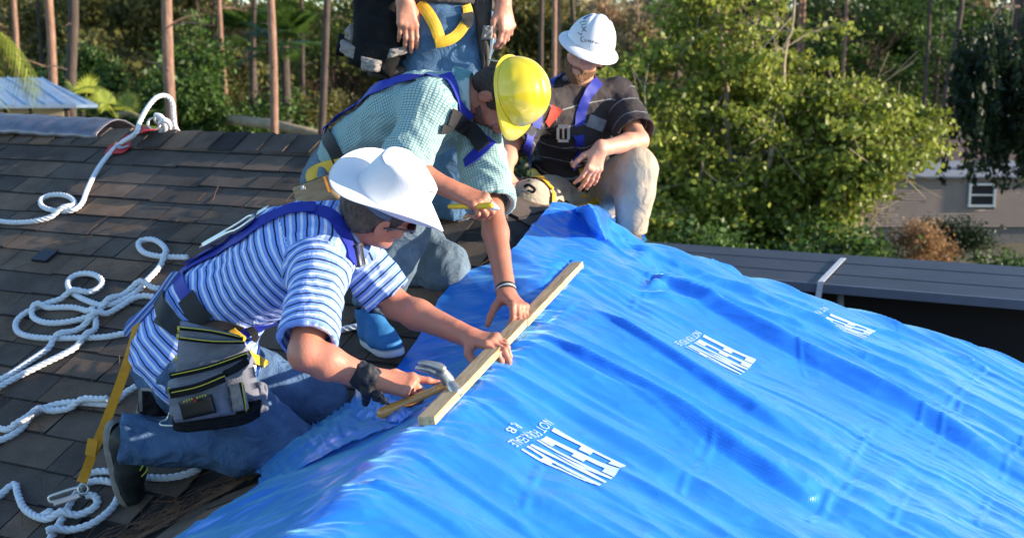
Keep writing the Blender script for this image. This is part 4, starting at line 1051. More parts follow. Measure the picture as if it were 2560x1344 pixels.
# ------------------------------------------------------------------ bodies: signed distance fields turned into one surface
class SDF:
    def __init__(s, lo, hi, h):
        s.h = h; s.lo = np.array(lo, float) - 4 * h; hi = np.array(hi, float) + 4 * h
        s.n = np.ceil((hi - s.lo) / h).astype(int) + 1
        s.v = np.full(s.n, .5, np.float32)
    def _sub(s, lo, hi):
        a = np.maximum(((np.array(lo) - s.lo) / s.h).astype(int) - 1, 0); b = np.minimum(((np.array(hi) - s.lo) / s.h).astype(int) + 2, s.n)
        if np.any(b <= a): return None, None
        sl = tuple(slice(i, j) for i, j in zip(a, b))
        g = [s.lo[k] + s.h * np.arange(a[k], b[k]) for k in range(3)]
        return sl, np.stack(np.meshgrid(*g, indexing='ij'), -1).astype(np.float32)
    def _mix(s, sl, d, k, op):
        c = s.v[sl]
        if op == 'u':
            if k > 0:
                h = np.maximum(k - np.abs(c - d), 0) / k; s.v[sl] = np.minimum(c, d) - h * h * k * .25
            else: s.v[sl] = np.minimum(c, d)
        elif op == 's':
            d = -d
            if k > 0:
                h = np.maximum(k - np.abs(c - d), 0) / k; s.v[sl] = np.maximum(c, d) + h * h * k * .25
            else: s.v[sl] = np.maximum(c, d)
    def cap(s, a, b, ra, rb, k=.02, flat=1., ax=None, op='u'):
        a = np.array(a, float); b = np.array(b, float); R_ = max(ra, rb) + k + s.h * 3
        sl, g = s._sub(np.minimum(a, b) - R_, np.maximum(a, b) + R_)
        if sl is None: return s
        ba = (b - a); L2 = float(ba @ ba) + 1e-12
        q = g - a; t = np.clip((q @ ba) / L2, 0, 1)
        q = q - t[..., None] * ba
        if flat != 1. and ax is not None:
            ax = np.array(ax, float); ax /= np.linalg.norm(ax)
            c = q @ ax; q = q + (c * (1 / flat - 1))[..., None] * ax
            l_ = np.linalg.norm(q, axis=-1); r_ = ra + (rb - ra) * t
            d = (l_ - r_) * np.where(l_ > 0, np.clip(np.linalg.norm(q - (c / flat * (1 - flat))[..., None] * ax, axis=-1) / (l_ + 1e-9), flat, 1), 1)
        else:
            d = np.linalg.norm(q, axis=-1) - (ra + (rb - ra) * t)
        s._mix(sl, d.astype(np.float32), k, op); return s
    def ell(s, c, r, M=None, k=.02, op='u'):
        """M rows are the local axes"""
        c = np.array(c, float); r = np.array(r, float); R_ = r.max() + k + s.h * 3
        sl, g = s._sub(c - R_, c + R_)
        if sl is None: return s
        q = g - c
        if M is not None: q = q @ np.array(M, float).T
        k0 = np.linalg.norm(q / r, axis=-1); k1 = np.linalg.norm(q / (r * r), axis=-1) + 1e-9
        s._mix(sl, (k0 * (k0 - 1) / k1).astype(np.float32), k, op); return s
    def half(s, p, n, k=0.):
        """cut away everything on the +n side of p"""
        n = np.array(n, float); n /= np.linalg.norm(n)
        sl, g = s._sub(s.lo, s.lo + s.n * s.h)
        d = (g - np.array(p, float)) @ n
        s.v = np.maximum(s.v, d.astype(np.float32)) if k == 0 else s.v
        if k: 
            c = s.v; h = np.maximum(k - np.abs(c - d), 0) / k; s.v = (np.maximum(c, d) + h * h * k * .25).astype(np.float32)
        return s
    def mesh(s):
        v = s.v; S = v < 0; h = s.h; nx, ny, nz = v.shape
        ids = []; pos = []; quads = []; base = 0
        E = np.eye(3, dtype=int)
        for ax in range(3):
            A = [slice(None)] * 3; B = [slice(None)] * 3; A[ax] = slice(0, -1); B[ax] = slice(1, None)
            d = S[tuple(A)] != S[tuple(B)]
            I = np.argwhere(d); b, c = [(1, 2), (2, 0), (0, 1)][ax]
            I = I[(I[:, b] > 0) & (I[:, c] > 0)]
            J = I + E[ax]
            v0 = v[I[:, 0], I[:, 1], I[:, 2]]; v1 = v[J[:, 0], J[:, 1], J[:, 2]]
            t = v0 / (v0 - v1)
            p = I.astype(float); p[:, ax] += t
            cells = [I, I - E[b], I - E[b] - E[c], I - E[c]]
            flat = [(q[:, 0] * ny + q[:, 1]) * nz + q[:, 2] for q in cells]
            Q = np.stack(flat, 1)
            ins = S[I[:, 0], I[:, 1], I[:, 2]]
            Q[~ins] = Q[~ins][:, ::-1]
            quads.append(Q)
            for f_ in flat: ids.append(f_); pos.append(p)
        ids = np.concatenate(ids); pos = np.concatenate(pos); Q = np.concatenate(quads)
        if len(ids) == 0: return np.zeros((0, 3)), np.zeros((0, 4), int)
        u, inv = np.unique(ids, return_inverse=True); cnt = np.bincount(inv)
        V = np.stack([np.bincount(inv, pos[:, k]) / cnt for k in range(3)], 1)
        qi = np.searchsorted(u, Q)
        P_ = s.lo + V * h; c_ = P_.mean(0); q_ = P_ - c_
        vol = (q_[qi[:, 0]] * np.cross(q_[qi[:, 1]], q_[qi[:, 2]])).sum() + (q_[qi[:, 0]] * np.cross(q_[qi[:, 2]], q_[qi[:, 3]])).sum()
        return P_, (qi if vol > 0 else qi[:, ::-1])

def vnormals(V, Q):
    n = np.cross(V[Q[:, 2]] - V[Q[:, 0]], V[Q[:, 3]] - V[Q[:, 1]]); out = np.zeros_like(V)
    for k in range(4): np.add.at(out, Q[:, k], n)
    return out / (np.linalg.norm(out, axis=1)[:, None] + 1e-12)


def add_hand(S, wrist, d, n, right, curls, thumb, spread=.10, sc=1.0, fore=None):
    """d: towards the fingers, n: where the palm faces. curls: 4 x (knuckle, mid, tip) angles. thumb: 3 directions in (d, l, n)"""
    d = nrm(d); n = nrm(n - d * np.dot(n, d)); l = np.cross(d, n) * (1 if right else -1); w = A3(wrist)
    off = [.030, .010, -.010, -.029]; kd = [.092, .096, .090, .080]
    L = [(.043, .026, .022), (.047, .030, .023), (.043, .028, .022), (.034, .021, .020)]
    R_ = [(.0100, .0092, .0086, .0076), (.0102, .0094, .0088, .0078), (.0098, .0090, .0084, .0074), (.0088, .0080, .0074, .0066)]
    # palm
    for i in range(4):
        a = w + d * .012 * sc + l * off[i] * .62 * sc; b = w + (d * kd[i] + l * off[i]) * sc - n * .003
        S.cap(a, b, .0155 * sc, .0125 * sc, k=.014)
    S.cap(w + d * .03 * sc + l * .012 * sc + n * .004, w + d * .07 * sc - l * .015 * sc + n * .004, .014 * sc, .013 * sc, k=.012)
    S.cap(w - d * .015, w + d * .02 * sc, .026 * sc, .027 * sc, k=.012, flat=.68, ax=n)
    tips = []
    for i in range(4):
        p = w + (d * kd[i] + l * off[i]) * sc - n * .003
        S.ell(p - n * .003, (.0115 * sc,) * 3, k=.008)
        ang = 0; sp = (1.5 - i) * spread
        base = nrm(d * math.cos(sp) + l * math.sin(sp))
        for j in range(3):
            ang += curls[i][j]
            dr = base * math.cos(ang) + n * math.sin(ang)
            q = p + dr * L[i][j] * sc
            S.cap(p, q, R_[i][j] * sc, R_[i][j + 1] * sc, k=.0035 if j else .006)
            if j < 2: S.ell(q - n * .0006, (R_[i][j + 1] * 1.05 * sc,) * 3, k=.003)
            p = q
        tips.append(p)
    p = w + (d * .020 + l * .020 + n * .006) * sc
    for j, (len_, r0, r1) in enumerate(((.046, .0175, .0130), (.034, .0120, .0108), (.028, .0108, .0085))):
        c = thumb[j]; dr = nrm(d * c[0] + l * c[1] + n * c[2]); q = p + dr * len_ * sc
        S.cap(p, q, r0 * sc, r1 * sc, k=.014 if j == 0 else .004); p = q
    tips.append(p)
    return tips

class Person:
    """J: joints (np arrays): pelvis waist chest neck head shR elR wrR shL elL wrL hipR knR anR toR hipL knL anL toL ; up/face head axes"""
    def __init__(s, name, J, up, face, label, group='roofers at work on the tarp', build=1.0):
        s.J = {k: A3(v) for k, v in J.items()}; s.b = build
        s.up = nrm(up); f = nrm(face); s.f = nrm(f - s.up * (f @ s.up)); s.s = np.cross(s.f, s.up)
        s.root = tag(empty(name, tuple(s.J['root'])), label, "person", group)
        J = s.J
        s.lat = nrm(J['shR'] - J['shL']); s.lat_h = nrm(J['hipR'] - J['hipL'])
        sp = nrm(J['neck'] - J['pelvis'])
        s.fr = nrm(np.cross(sp, s.lat)); s.fr_h = nrm(np.cross(nrm(J['chest'] - J['pelvis']), s.lat_h))   # either way round: only flattens
        s.bvh = []
    def bounds(s, names, pad):
        P_ = np.array([s.J[n] for n in names]); return P_.min(0) - pad, P_.max(0) + pad
    def torso(s, S, g=0., k=.05):
        J = s.J; b = s.b
        S.cap(J['hipR'] * .75 + J['hipL'] * .25, J['hipL'] * .75 + J['hipR'] * .25, .120 * b + g, .120 * b + g, k=k)
        S.cap(J['pelvis'], J['waist'], .148 * b + g, .142 * b + g, k=k, flat=.76, ax=s.fr_h)
        S.cap(J['waist'], J['chest'], .142 * b + g, .168 * b + g, k=k, flat=.70, ax=s.fr)
        up_ch = J['chest'] * .35 + J['neck'] * .65
        S.cap(J['chest'], up_ch, .165 * b + g, .105 * b + g, k=k, flat=.72, ax=s.fr)
        for sd_ in 'RL':
            sh = J['sh' + sd_]
            S.cap(up_ch * .5 + J['neck'] * .5 + (sh - J['neck']) * .15, sh, .060 * b + g, .062 * b + g, k=k * .8)
            S.cap(J['chest'] * .6 + sh * .4, sh, .085 * b + g, .060 * b + g, k=k * .8)
    def arm(s, S, sd_, g=0., upto=1., k=.03, gg=None):
        J = s.J; sh, el, wr = J['sh' + sd_], J['el' + sd_], J['wr' + sd_]; b = s.b
        if upto <= 1:
            e = sh + (el - sh) * upto
            S.cap(sh, e, .056 * b + g, (.056 * b + (.043 - .056) * b * upto) + (g if gg is None else gg), k=k)
        else:
            S.cap(sh, el, .053 * b, .0385 * b, k=k)
            m = el + (wr - el) * .3
            S.cap(el, m, .0385 * b, .0415 * b, k=.02); S.cap(m, wr, .0415 * b, .0275 * b, k=.02)
            S.cap(wr + (el - wr) * .15, wr, .029 * b, .027 * b, k=.012)
    def leg(s, S, sd_, g=0., k=.04, cuff=None, upto=1.):
        J = s.J; hp, kn, an = J['hip' + sd_], J['kn' + sd_], J['an' + sd_]; b = s.b
        S.cap(hp, kn, .090 * b + g, .058 * b + g, k=k)
        S.ell(kn, (.060 * b + g,) * 3, k=.02)
        m = kn + (an - kn) * .35
        S.cap(kn, m, .055 * b + g, .058 * b + g, k=.03)
        e = kn + (an - kn) * upto
        S.cap(m, e, .058 * b + g, (.040 * b + g) if cuff is None else cuff, k=.03)
    def make_body(s, skin, hands, h=.0042):
        J = s.J
        allj = [k for k in J if k != 'root']; lo, hi = s.bounds(allj, .16)
        for w_ in ('wrR', 'wrL'):
            lo = np.minimum(lo, J[w_] - .2); hi = np.maximum(hi, J[w_] + .2)
        S = SDF(lo, hi, h)
        s.torso(S, -.012)
        for sd_ in 'RL':
            s.arm(S, sd_, upto=2); s.leg(S, sd_, -.012)
            S.cap(J['an' + sd_], J['an' + sd_] * .7 + J['to' + sd_] * .3, .030, .022, k=.03)
        s.head(S)
        tips = {}
        for sd_ in 'RL': tips[sd_] = add_hand(S, J['wr' + sd_], right=(sd_ == 'R'), **hands[sd_])
        V, Q = S.mesh()
        N = vnormals(V, Q); V = V + N * (noise3(V * 22)[:, None] * .0014)
        s.body = mesh_np("body", V, Q, skin, s.root); s.bvh.append(s.body)
        return tips
    def hp(s, x, y, z): return s.J['head'] + s.s * x + s.f * y + s.up * z    # x: person's right
    def HM(s): return np.stack([s.s, s.f, s.up])
    def head(s, S):
        h = s.hp; M_ = s.HM()
        S.cap(s.J['neck'], h(0, -.025, -.05), .060 * s.b, .054, k=.03)
        S.ell(h(0, -.012, .028), (.075, .095, .088), M_, k=.01)
        S.ell(h(0, .035, -.035), (.060, .062, .072), M_, k=.03)
        S.cap(h(.045, .02, -.06), h(.015, .075, -.092), .020, .018, k=.03); S.cap(h(-.045, .02, -.06), h(-.015, .075, -.092), .020, .018, k=.03)
        S.ell(h(0, .082, -.092), (.022, .018, .018), M_, k=.02)
        S.cap(h(.034, .078, .022), h(-.034, .078, .022), .013, .013, k=.014)           # brow
        for x in (1, -1):
            S.ell(h(.045 * x, .062, -.022), (.022, .022, .018), M_, k=.02)              # cheekbone
            S.ell(h(.032 * x, .094, .001), (.017, .014, .012), M_, k=.012, op='s')      # socket
            S.ell(h(.031 * x, .077, .000), (.012, .012, .012), M_, k=.002)              # eye ball
            S.ell(h(.0785 * x, -.012, -.005), (.0075, .019, .031), M_, k=.006)           # ear
            S.ell(h(.0860 * x, -.010, -.002), (.004, .010, .018), M_, k=.004, op='s')
            S.ell(h(.0130 * x, .103, -.036), (.0085, .010, .008), M_, k=.006)           # nostril wing
        S.cap(h(0, .088, .012), h(0, .112, -.030), .0085, .0115, k=.010)                # nose
        S.cap(h(.019, .091, -.060), h(-.019, .091, -.060), .0055, .0055, k=.006)        # upper lip
        S.cap(h(.016, .090, -.071), h(-.016, .090, -.071), .0060, .0060, k=.006)
        S.cap(h(.022, .099, -.0655), h(-.022, .099, -.0655), .0022, .0022, k=.003, op='s')
    def cloth_mesh(s, name, S, m, amp=.006, freq=9, seed=0, segs=None, parent=None, thick=None):
        V, Q = S.mesh(); N = vnormals(V, Q)
        # folds: ridged noise, stretched round the limbs
        if segs:
            seg_id, along, ang, axis = s.coords(V, segs)
        w = noise3(V * freq * .6 + 3.3 + seed) * .35
        q_ = V * freq + seed + w[:, None] * 1.2
        r = 1 - np.abs(noise3(q_)) * 2.4
        r2 = 1 - np.abs(noise3(q_ * 2.3 + 7)) * 2.4
        V = V + N * ((r * amp + r2 * amp * .38)[:, None])
        o = mesh_np(name, V, Q, m, parent or s.root)
        if segs:
            attr_vert(o, "along", along); attr_vert(o, "around", ang)
        s.bvh.append(o); return o
    def coords(s, V, segs):
        """segs: list of (a, b, start, radius weight, ref). nearest bone gives a running length and the distance round it in metres"""
        best = np.full(len(V), 9.); al = np.zeros(len(V)); an = np.zeros(len(V)); sid = np.zeros(len(V), int)
        for i, (a, b, st, rw, ref) in enumerate(segs):
            a = np.array(a); b = np.array(b); u = b - a; L_ = np.linalg.norm(u); u = u / L_
            q = V - a; t = q @ u; tc = np.clip(t, 0, L_); r = q - tc[:, None] * u; d = np.linalg.norm(r, axis=1) / rw
            e1 = nrm(np.cross(u, ref)); e2 = np.cross(u, e1)
            rr = q - t[:, None] * u; ang = np.arctan2(rr @ e2, rr @ e1)
            k = d < best; best[k] = d[k]; al[k] = st + t[k]; an[k] = ang[k] * rw; sid[k] = i
        return sid, al, an, None
    def finish_bvh(s):
        s.tree = []
        dg = None
        for o in s.bvh:
            me = o.data
            s.tree.append(BVHTree.FromPolygons([v.co[:] for v in me.vertices], [p.vertices[:] for p in me.polygons]))
    def cast(s, px, py, near=False):
        d = ray(px, py).normalized(); best = None
        for t in s.tree:
            loc, n, i, dist = t.ray_cast(Vector((0, 0, 0)), d)
            if loc is not None and (best is None or dist < best[2]): best = (loc, n, dist)
        if best is None and near:      # just beside the outline: take the cloth nearest to the line of sight
            bd = .09; Y0 = s.J['chest'][1]
            for k in range(60):
                q = d * ((Y0 - .6 + k * .02) / d.y)
                for t in s.tree[1:2]:
                    loc, n, i, dist = t.find_nearest(q)
                    if loc is not None and dist < bd: bd = dist; best = (loc, n, dist)
        return best

def ribbon(name, s, pts, width, m, parent, off=.004, thick=.0025, n=7, widths=None, wdir=None, smooth_it=5, crown=.0):
    """a strap laid over a person: pts are (px, py) where it lies on the clothes, or 3-D points"""
    P3 = []; NN = []
    for p in pts:
        if len(p) == 2:
            c = s.cast(*p, near=True)
            if c is None:
                P3.append(None); NN.append(None); continue
            P3.append(np.array(c[0])); NN.append(np.array(c[1]))
        else:
            q = np.array(p, float); best = (9, None, None)
            for t in s.tree:
                loc, nn, i, dist = t.find_nearest(Vector(q))
                if loc is not None and dist < best[0]: best = (dist, loc, nn)
            P3.append(q); NN.append(np.array(best[2]))
    ok = [i for i, p in enumerate(P3) if p is not None]
    if len(ok) < 2: return None
    P3 = [P3[i] for i in ok]; NN = [NN[i] for i in ok]
    p = np.array(catmull(P3, n)); nn = np.array(catmull(NN, n)); nn /= np.linalg.norm(nn, axis=1)[:, None]
    # drop the in-between points on to the cloth
    for i in range(len(p)):
        best = (9, None, None)
        for t in s.tree:
            loc, n_, k, dist = t.find_nearest(Vector(p[i]))
            if loc is not None and dist < best[0]: best = (dist, loc, n_)
        if best[0] < .05:
            q = np.array(best[1]); nb = np.array(best[2])
            sd = (p[i] - q) @ nb
            if sd < off: p[i] = q + nb * off
            nn[i] = nn[i] * .4 + nb * .6
    for _ in range(smooth_it):
        p[1:-1] = p[1:-1] * .5 + (p[:-2] + p[2:]) * .25; nn[1:-1] = nn[1:-1] * .5 + (nn[:-2] + nn[2:]) * .25
    nn /= np.linalg.norm(nn, axis=1)[:, None]
    T = np.gradient(p, axis=0); T /= np.linalg.norm(T, axis=1)[:, None] + 1e-9
    sdv = np.cross(T, nn); sdv /= np.linalg.norm(sdv, axis=1)[:, None] + 1e-9
    W = np.full(len(p), width) if widths is None else np.interp(np.linspace(0, 1, len(p)), np.linspace(0, 1, len(widths)), widths)
    v = []; kk = (-1, -.5, 0, .5, 1)
    for side in (1, -1):
        for i in range(len(p)):
            for a in kk: v.append(p[i] + sdv[i] * a * W[i] / 2 + nn[i] * (side * thick / 2 + crown * (1 - a * a)))
    f = []; M_ = len(kk); B_ = len(p) * M_
    for i in range(len(p) - 1):
        for j in range(M_ - 1):
            q = (i * M_ + j, i * M_ + j + 1, (i + 1) * M_ + j + 1, (i + 1) * M_ + j)
            f.append(q); f.append(tuple(B_ + x for x in q[::-1]))
        for j in (0, M_ - 1):
            q = (i * M_ + j, (i + 1) * M_ + j, B_ + (i + 1) * M_ + j, B_ + i * M_ + j); f.append(q if j == 0 else q[::-1])
    for i in (0, len(p) - 1):
        for j in range(M_ - 1):
            q = (i * M_ + j, B_ + i * M_ + j, B_ + i * M_ + j + 1, i * M_ + j + 1); f.append(q if i == 0 else q[::-1])
    o = mesh_np(name, np.array(v), f, m, parent, smooth=False)
    return o

def box_at(name, c, axes, sz, m, parent, bevel=.003, taper=1.):
    """axes: three vectors (x, y, z of the box)"""
    Mm = Matrix([Vector(nrm(a)) for a in axes]).transposed()
    b_ = MB(); b_.box(c, sz, Mm, taper=taper); return b_.build(name, m, parent, bevel=bevel)
def frame_ring(name, c, axes, w, h, t, m, parent, d=None):
    """rectangular buckle frame"""
    Mm = Matrix([Vector(nrm(a)) for a in axes]).transposed(); b_ = MB(); c = np.array(c, float); d = d or t
    for (ox, oy, sx, sy) in ((0, h / 2, w, t), (0, -h / 2, w, t), (w / 2, 0, t, h - t - .0006), (-w / 2, 0, t, h - t - .0006)):
        b_.box(c + np.array(Mm @ Vector((ox, oy, 0))), (sx, sy, d), Mm)
    return b_.build(name, m, parent)

def shoe(pn, sd_, an, toe, sole_n, m_up, m_sole, label_mats=None, L_=.29, W_=.10, name="shoe", laces=None, heel_back=.055):
    """an: ankle, toe: toe tip, sole_n: the way the sole faces"""
    an = A3(an); toe = A3(toe); n = nrm(sole_n); u = toe - an; u = nrm(u - n * (u @ n)); l = np.cross(u, n)
    hb = an - u * heel_back; ln = L_
    S = SDF(np.minimum(hb, toe) - .18, np.maximum(hb, toe) + .18, .0045)
    drop = .055
    c0 = hb + u * .045 + n * drop * .75; c1 = hb + u * (ln - .055) + n * drop * .95
    S.cap(c0, hb + u * ln * .6 + n * drop * .85, .040, .046, k=.02, flat=.85, ax=n)
    S.cap(hb + u * ln * .55 + n * drop * .9, c1, .046, .040, k=.02, flat=.70, ax=n)
    S.cap(an - n * .02, c0 + u * .02, .044, .042, k=.02)
    S.cap(an - n * .01 + u * .02, hb + u * ln * .55 + n * drop * .6, .040, .036, k=.02)
    sole_p = hb + n * (drop * .95 + .018)
    S.half(sole_p, n)
    S.cap(an - n * .10, an - n * .0, .036, .036, op='s', k=.006)
    V, Q = S.mesh(); V = V + vnormals(V, Q) * (noise3(V * 40)[:, None] * .0015)
    up_ = mesh_np(name, V, Q, m_up, pn.root); pn.bvh.append(up_)
    # sole: outline slab
    ol = []
    for a in np.linspace(0, 2 * np.pi, 40, endpoint=False):
        x = math.cos(a); y = math.sin(a)
        w = .047 * (1 - .12 * max(0, -x)) * (1 - .10 * math.exp(-((x - -.05) / .3) ** 2))
        ol.append((ln / 2 * math.copysign(abs(x) ** .8, x), w * math.copysign(abs(y) ** .75, y)))
    cc = hb + u * ln * .5 + n * drop * .95
    v = []
    for h_ in (.010, .016, .030, .034):
        k = 1.03 if h_ in (.016, .030) else .98
        for x, y in ol: v.append(cc + u * x * k + l * y * k + n * h_ - n * (.012 * max(0, x / ln * 2 - .6)))
    nn_ = len(ol); f = []
    for r_ in range(3):
        for j in range(nn_): f.append((r_ * nn_ + j, r_ * nn_ + (j + 1) % nn_, (r_ + 1) * nn_ + (j + 1) % nn_, (r_ + 1) * nn_ + j))
    f.append(tuple(range(nn_))); f.append(tuple(range(3 * nn_, 4 * nn_)))
    so_ = mesh_np("sole", np.array(v), f, m_sole, up_)
    so_.matrix_parent_inverse = Matrix.Identity(4)
    if laces is not None:
        b_ = MB()
        for j in range(6):
            c = an + u * (.045 + .017 * j) + n * (-.030 + .0125 * j)
            for sgn in (1, -1):
                b_.tube([c + l * .024 * sgn + n * .006, c - n * .004, c - l * .024 * sgn + u * .014 + n * .006], .0022, 6)
        for sgn in (1, -1):
            c = an + u * .05 - n * .035
            b_.tube(catmull([c, c + l * sgn * .03 - n * .012, c + l * sgn * .04 + u * .02, c + u * .005 - n * .002], 5), .0022, 6)
            b_.tube(catmull([c, c + l * sgn * .02 + u * .03 - n * .006, c + l * sgn * .03 + u * .05 + n * .01], 5), .0022, 6)
        la = b_.build("laces", laces, up_, smooth=True); la.matrix_parent_inverse = Matrix.Identity(4)
    return up_

def fix_sub(o, parent):   # sub-part of a mesh that itself sits under a root
    o.parent = parent; o.matrix_parent_inverse = parent.matrix_world.inverted()

# ---- materials for people
def skin_mat(name, col):
    m = mat(name, col, rough=.50, var=.12, scale=22, bump=.12, bscale=120, sss=.12, col2=(min(1, col[0] * 1.12), col[1] * .86, col[2] * .80))
    return m
def denim(name, col):
    m = mat(name, col, rough=.85, var=.30, scale=11, bump=.35, bscale=260, spec=.2, wrinkle=.5, wscale=9)
    return m
def striped(name, base, stripes, period, attr="along", second=None, rough=.8, noise=.006):
    """stripes: list of (pos, width, colour) inside one period of metres"""
    m = bpy.data.materials.new(name); m.use_nodes = True; N, L = nt(m); b = N["Principled BSDF"]; b.inputs["Roughness"].default_value = rough; b.inputs["Specular IOR Level"].default_value = .25
    tc = N.new("ShaderNodeTexCoord"); no = N.new("ShaderNodeTexNoise"); no.inputs["Scale"].default_value = 14; no.inputs["Detail"].default_value = 2
    L.new(tc.outputs["Object"], no.inputs["Vector"])
    def line(attr_, period_, st, prev):
        at = N.new("ShaderNodeAttribute"); at.attribute_name = attr_
        w = N.new("ShaderNodeMath"); w.operation = 'MULTIPLY_ADD'; w.inputs[1].default_value = noise; L.new(no.outputs[0], w.inputs[0]); L.new(at.outputs["Fac"], w.inputs[2])
        dv = N.new("ShaderNodeMath"); dv.operation = 'DIVIDE'; dv.inputs[1].default_value = period_; L.new(w.outputs[0], dv.inputs[0])
        fr = N.new("ShaderNodeMath"); fr.operation = 'FRACT'; L.new(dv.outputs[0], fr.inputs[0])
        for pos, wd, c in st:
            sb_ = N.new("ShaderNodeMath"); sb_.operation = 'SUBTRACT'; sb_.inputs[1].default_value = pos; L.new(fr.outputs[0], sb_.inputs[0])
            ab = N.new("ShaderNodeMath"); ab.operation = 'ABSOLUTE'; L.new(sb_.outputs[0], ab.inputs[0])
            lt = N.new("ShaderNodeMapRange"); lt.interpolation_type = 'SMOOTHSTEP'; lt.inputs[1].default_value = wd / 2 - .02; lt.inputs[2].default_value = wd / 2 + .02; lt.inputs[3].default_value = 1; lt.inputs[4].default_value = 0
            L.new(ab.outputs[0], lt.inputs[0])
            mx = N.new("ShaderNodeMix"); mx.data_type = 'RGBA'; L.new(lt.outputs[0], mx.inputs["Factor"]); L.new(prev, mx.inputs["A"]); mx.inputs["B"].default_value = (*c, 1)
            prev = mx.outputs["Result"]
        return prev
    rgb = N.new("ShaderNodeRGB"); rgb.outputs[0].default_value = (*base, 1)
    pr = line(attr, period, stripes, rgb.outputs[0])
    if second: pr = line(second[0], second[1], second[2], pr)
    L.new(pr, b.inputs["Base Color"])
    nb = N.new("ShaderNodeTexNoise"); nb.inputs["Scale"].default_value = 300; L.new(tc.outputs["Object"], nb.inputs["Vector"])
    nb2 = N.new("ShaderNodeTexNoise"); nb2.inputs["Scale"].default_value = 16; nb2.inputs["Detail"].default_value = 4; nb2.inputs["Distortion"].default_value = 1.2; L.new(tc.outputs["Object"], nb2.inputs["Vector"])
    bp = N.new("ShaderNodeBump"); bp.inputs["Strength"].default_value = .2; bp.inputs["Distance"].default_value = .002; L.new(nb.outputs[0], bp.inputs["Height"])
    bp2 = N.new("ShaderNodeBump"); bp2.inputs["Strength"].default_value = .5; bp2.inputs["Distance"].default_value = .02; L.new(nb2.outputs[0], bp2.inputs["Height"]); L.new(bp.outputs[0], bp2.inputs["Normal"])
    L.new(bp2.outputs[0], b.inputs["Normal"])
    return m

WEB_BLUE = mat("blue_webbing", (.010, .024, .32), rough=.6, var=.15, scale=60, bump=.2, bscale=300)
WEB_BLACK = mat("black_webbing", (.012, .012, .014), rough=.7, var=.2, scale=60)
WEB_YEL = mat("yellow_webbing", (.72, .42, .02), rough=.6, var=.12, scale=50, bump=.2, bscale=300)
STEEL = mat("buckle_steel", (.55, .53, .48), rough=.28, metal=.9, var=.15, scale=30)
HAIR = mat("brown_hair", (.045, .028, .018), rough=.7, var=.5, scale=60, bump=1., bscale=220, stretch=(1, 1, .25))
# ------------------------------------------------------------------ man in the striped polo and white cowboy hat
def mid(a, b, t=.5): return a * (1 - t) + b * t
JA = dict(root=hit(560, 1160), pelvis=P(472, 872, 3.56), waist=P(548, 764, 3.56), chest=P(728, 642, 3.50), neck=P(868, 578, 3.48), head=P(948, 522, 3.44),
          shR=P(800, 672, 3.30), elR=P(762, 885, 3.06), wrR=P(938, 950, 3.10),
          shL=P(862, 606, 3.64), elL=P(990, 762, 3.62), wrL=P(1172, 842, 3.47),
          hipR=P(486, 935, 3.44), knR=P(722, 1120, 3.47), anR=P(345, 1098, 3.42), toR=hit(335, 1236, .03),
          hipL=P(520, 905, 3.68), knL=P(800, 1012, 3.72), anL=P(420, 1010, 3.80), toL=P(395, 1075, 3.78))
upA = nrm([.60, -.32, .74]); fA = nrm([.66, .62, -.42])
A = Person("person", JA, upA, fA, "kneeling man in blue striped polo, jeans and white cowboy hat, holding a claw hammer", build=1.06)
J = A.J
skA = skin_mat("ruddy_skin", (.52, .23, .15))
# right hand: flat along the hammer handle, forefinger stretched to the hammer head; left hand pressing on the batten
hd = nrm(A3(P(1060, 972, 3.08)) - J['wrR'])
handsA = dict(R=dict(d=A3(P(1150, 985, 3.10)) - J['wrR'], n=nrm([.10, .45, -.85]),
                     curls=[(.12, .12, .10), (.75, 1.15, .6), (.95, 1.25, .7), (1.05, 1.25, .7)], thumb=[(.55, .75, .25), (.85, .25, .4), (.9, -.05, .4)], spread=.06),
              L=dict(d=A3(P(1262, 862, 3.385)) - J['wrL'], n=nrm([.0, .25, -1]),
                     curls=[(.35, .75, .6), (.30, .85, .6), (.35, .95, .6), (.4, .95, .6)], thumb=[(.5, .75, .35), (.75, .3, .5), (.8, .1, .55)], spread=.05))
tipsA = A.make_body(skA, handsA)
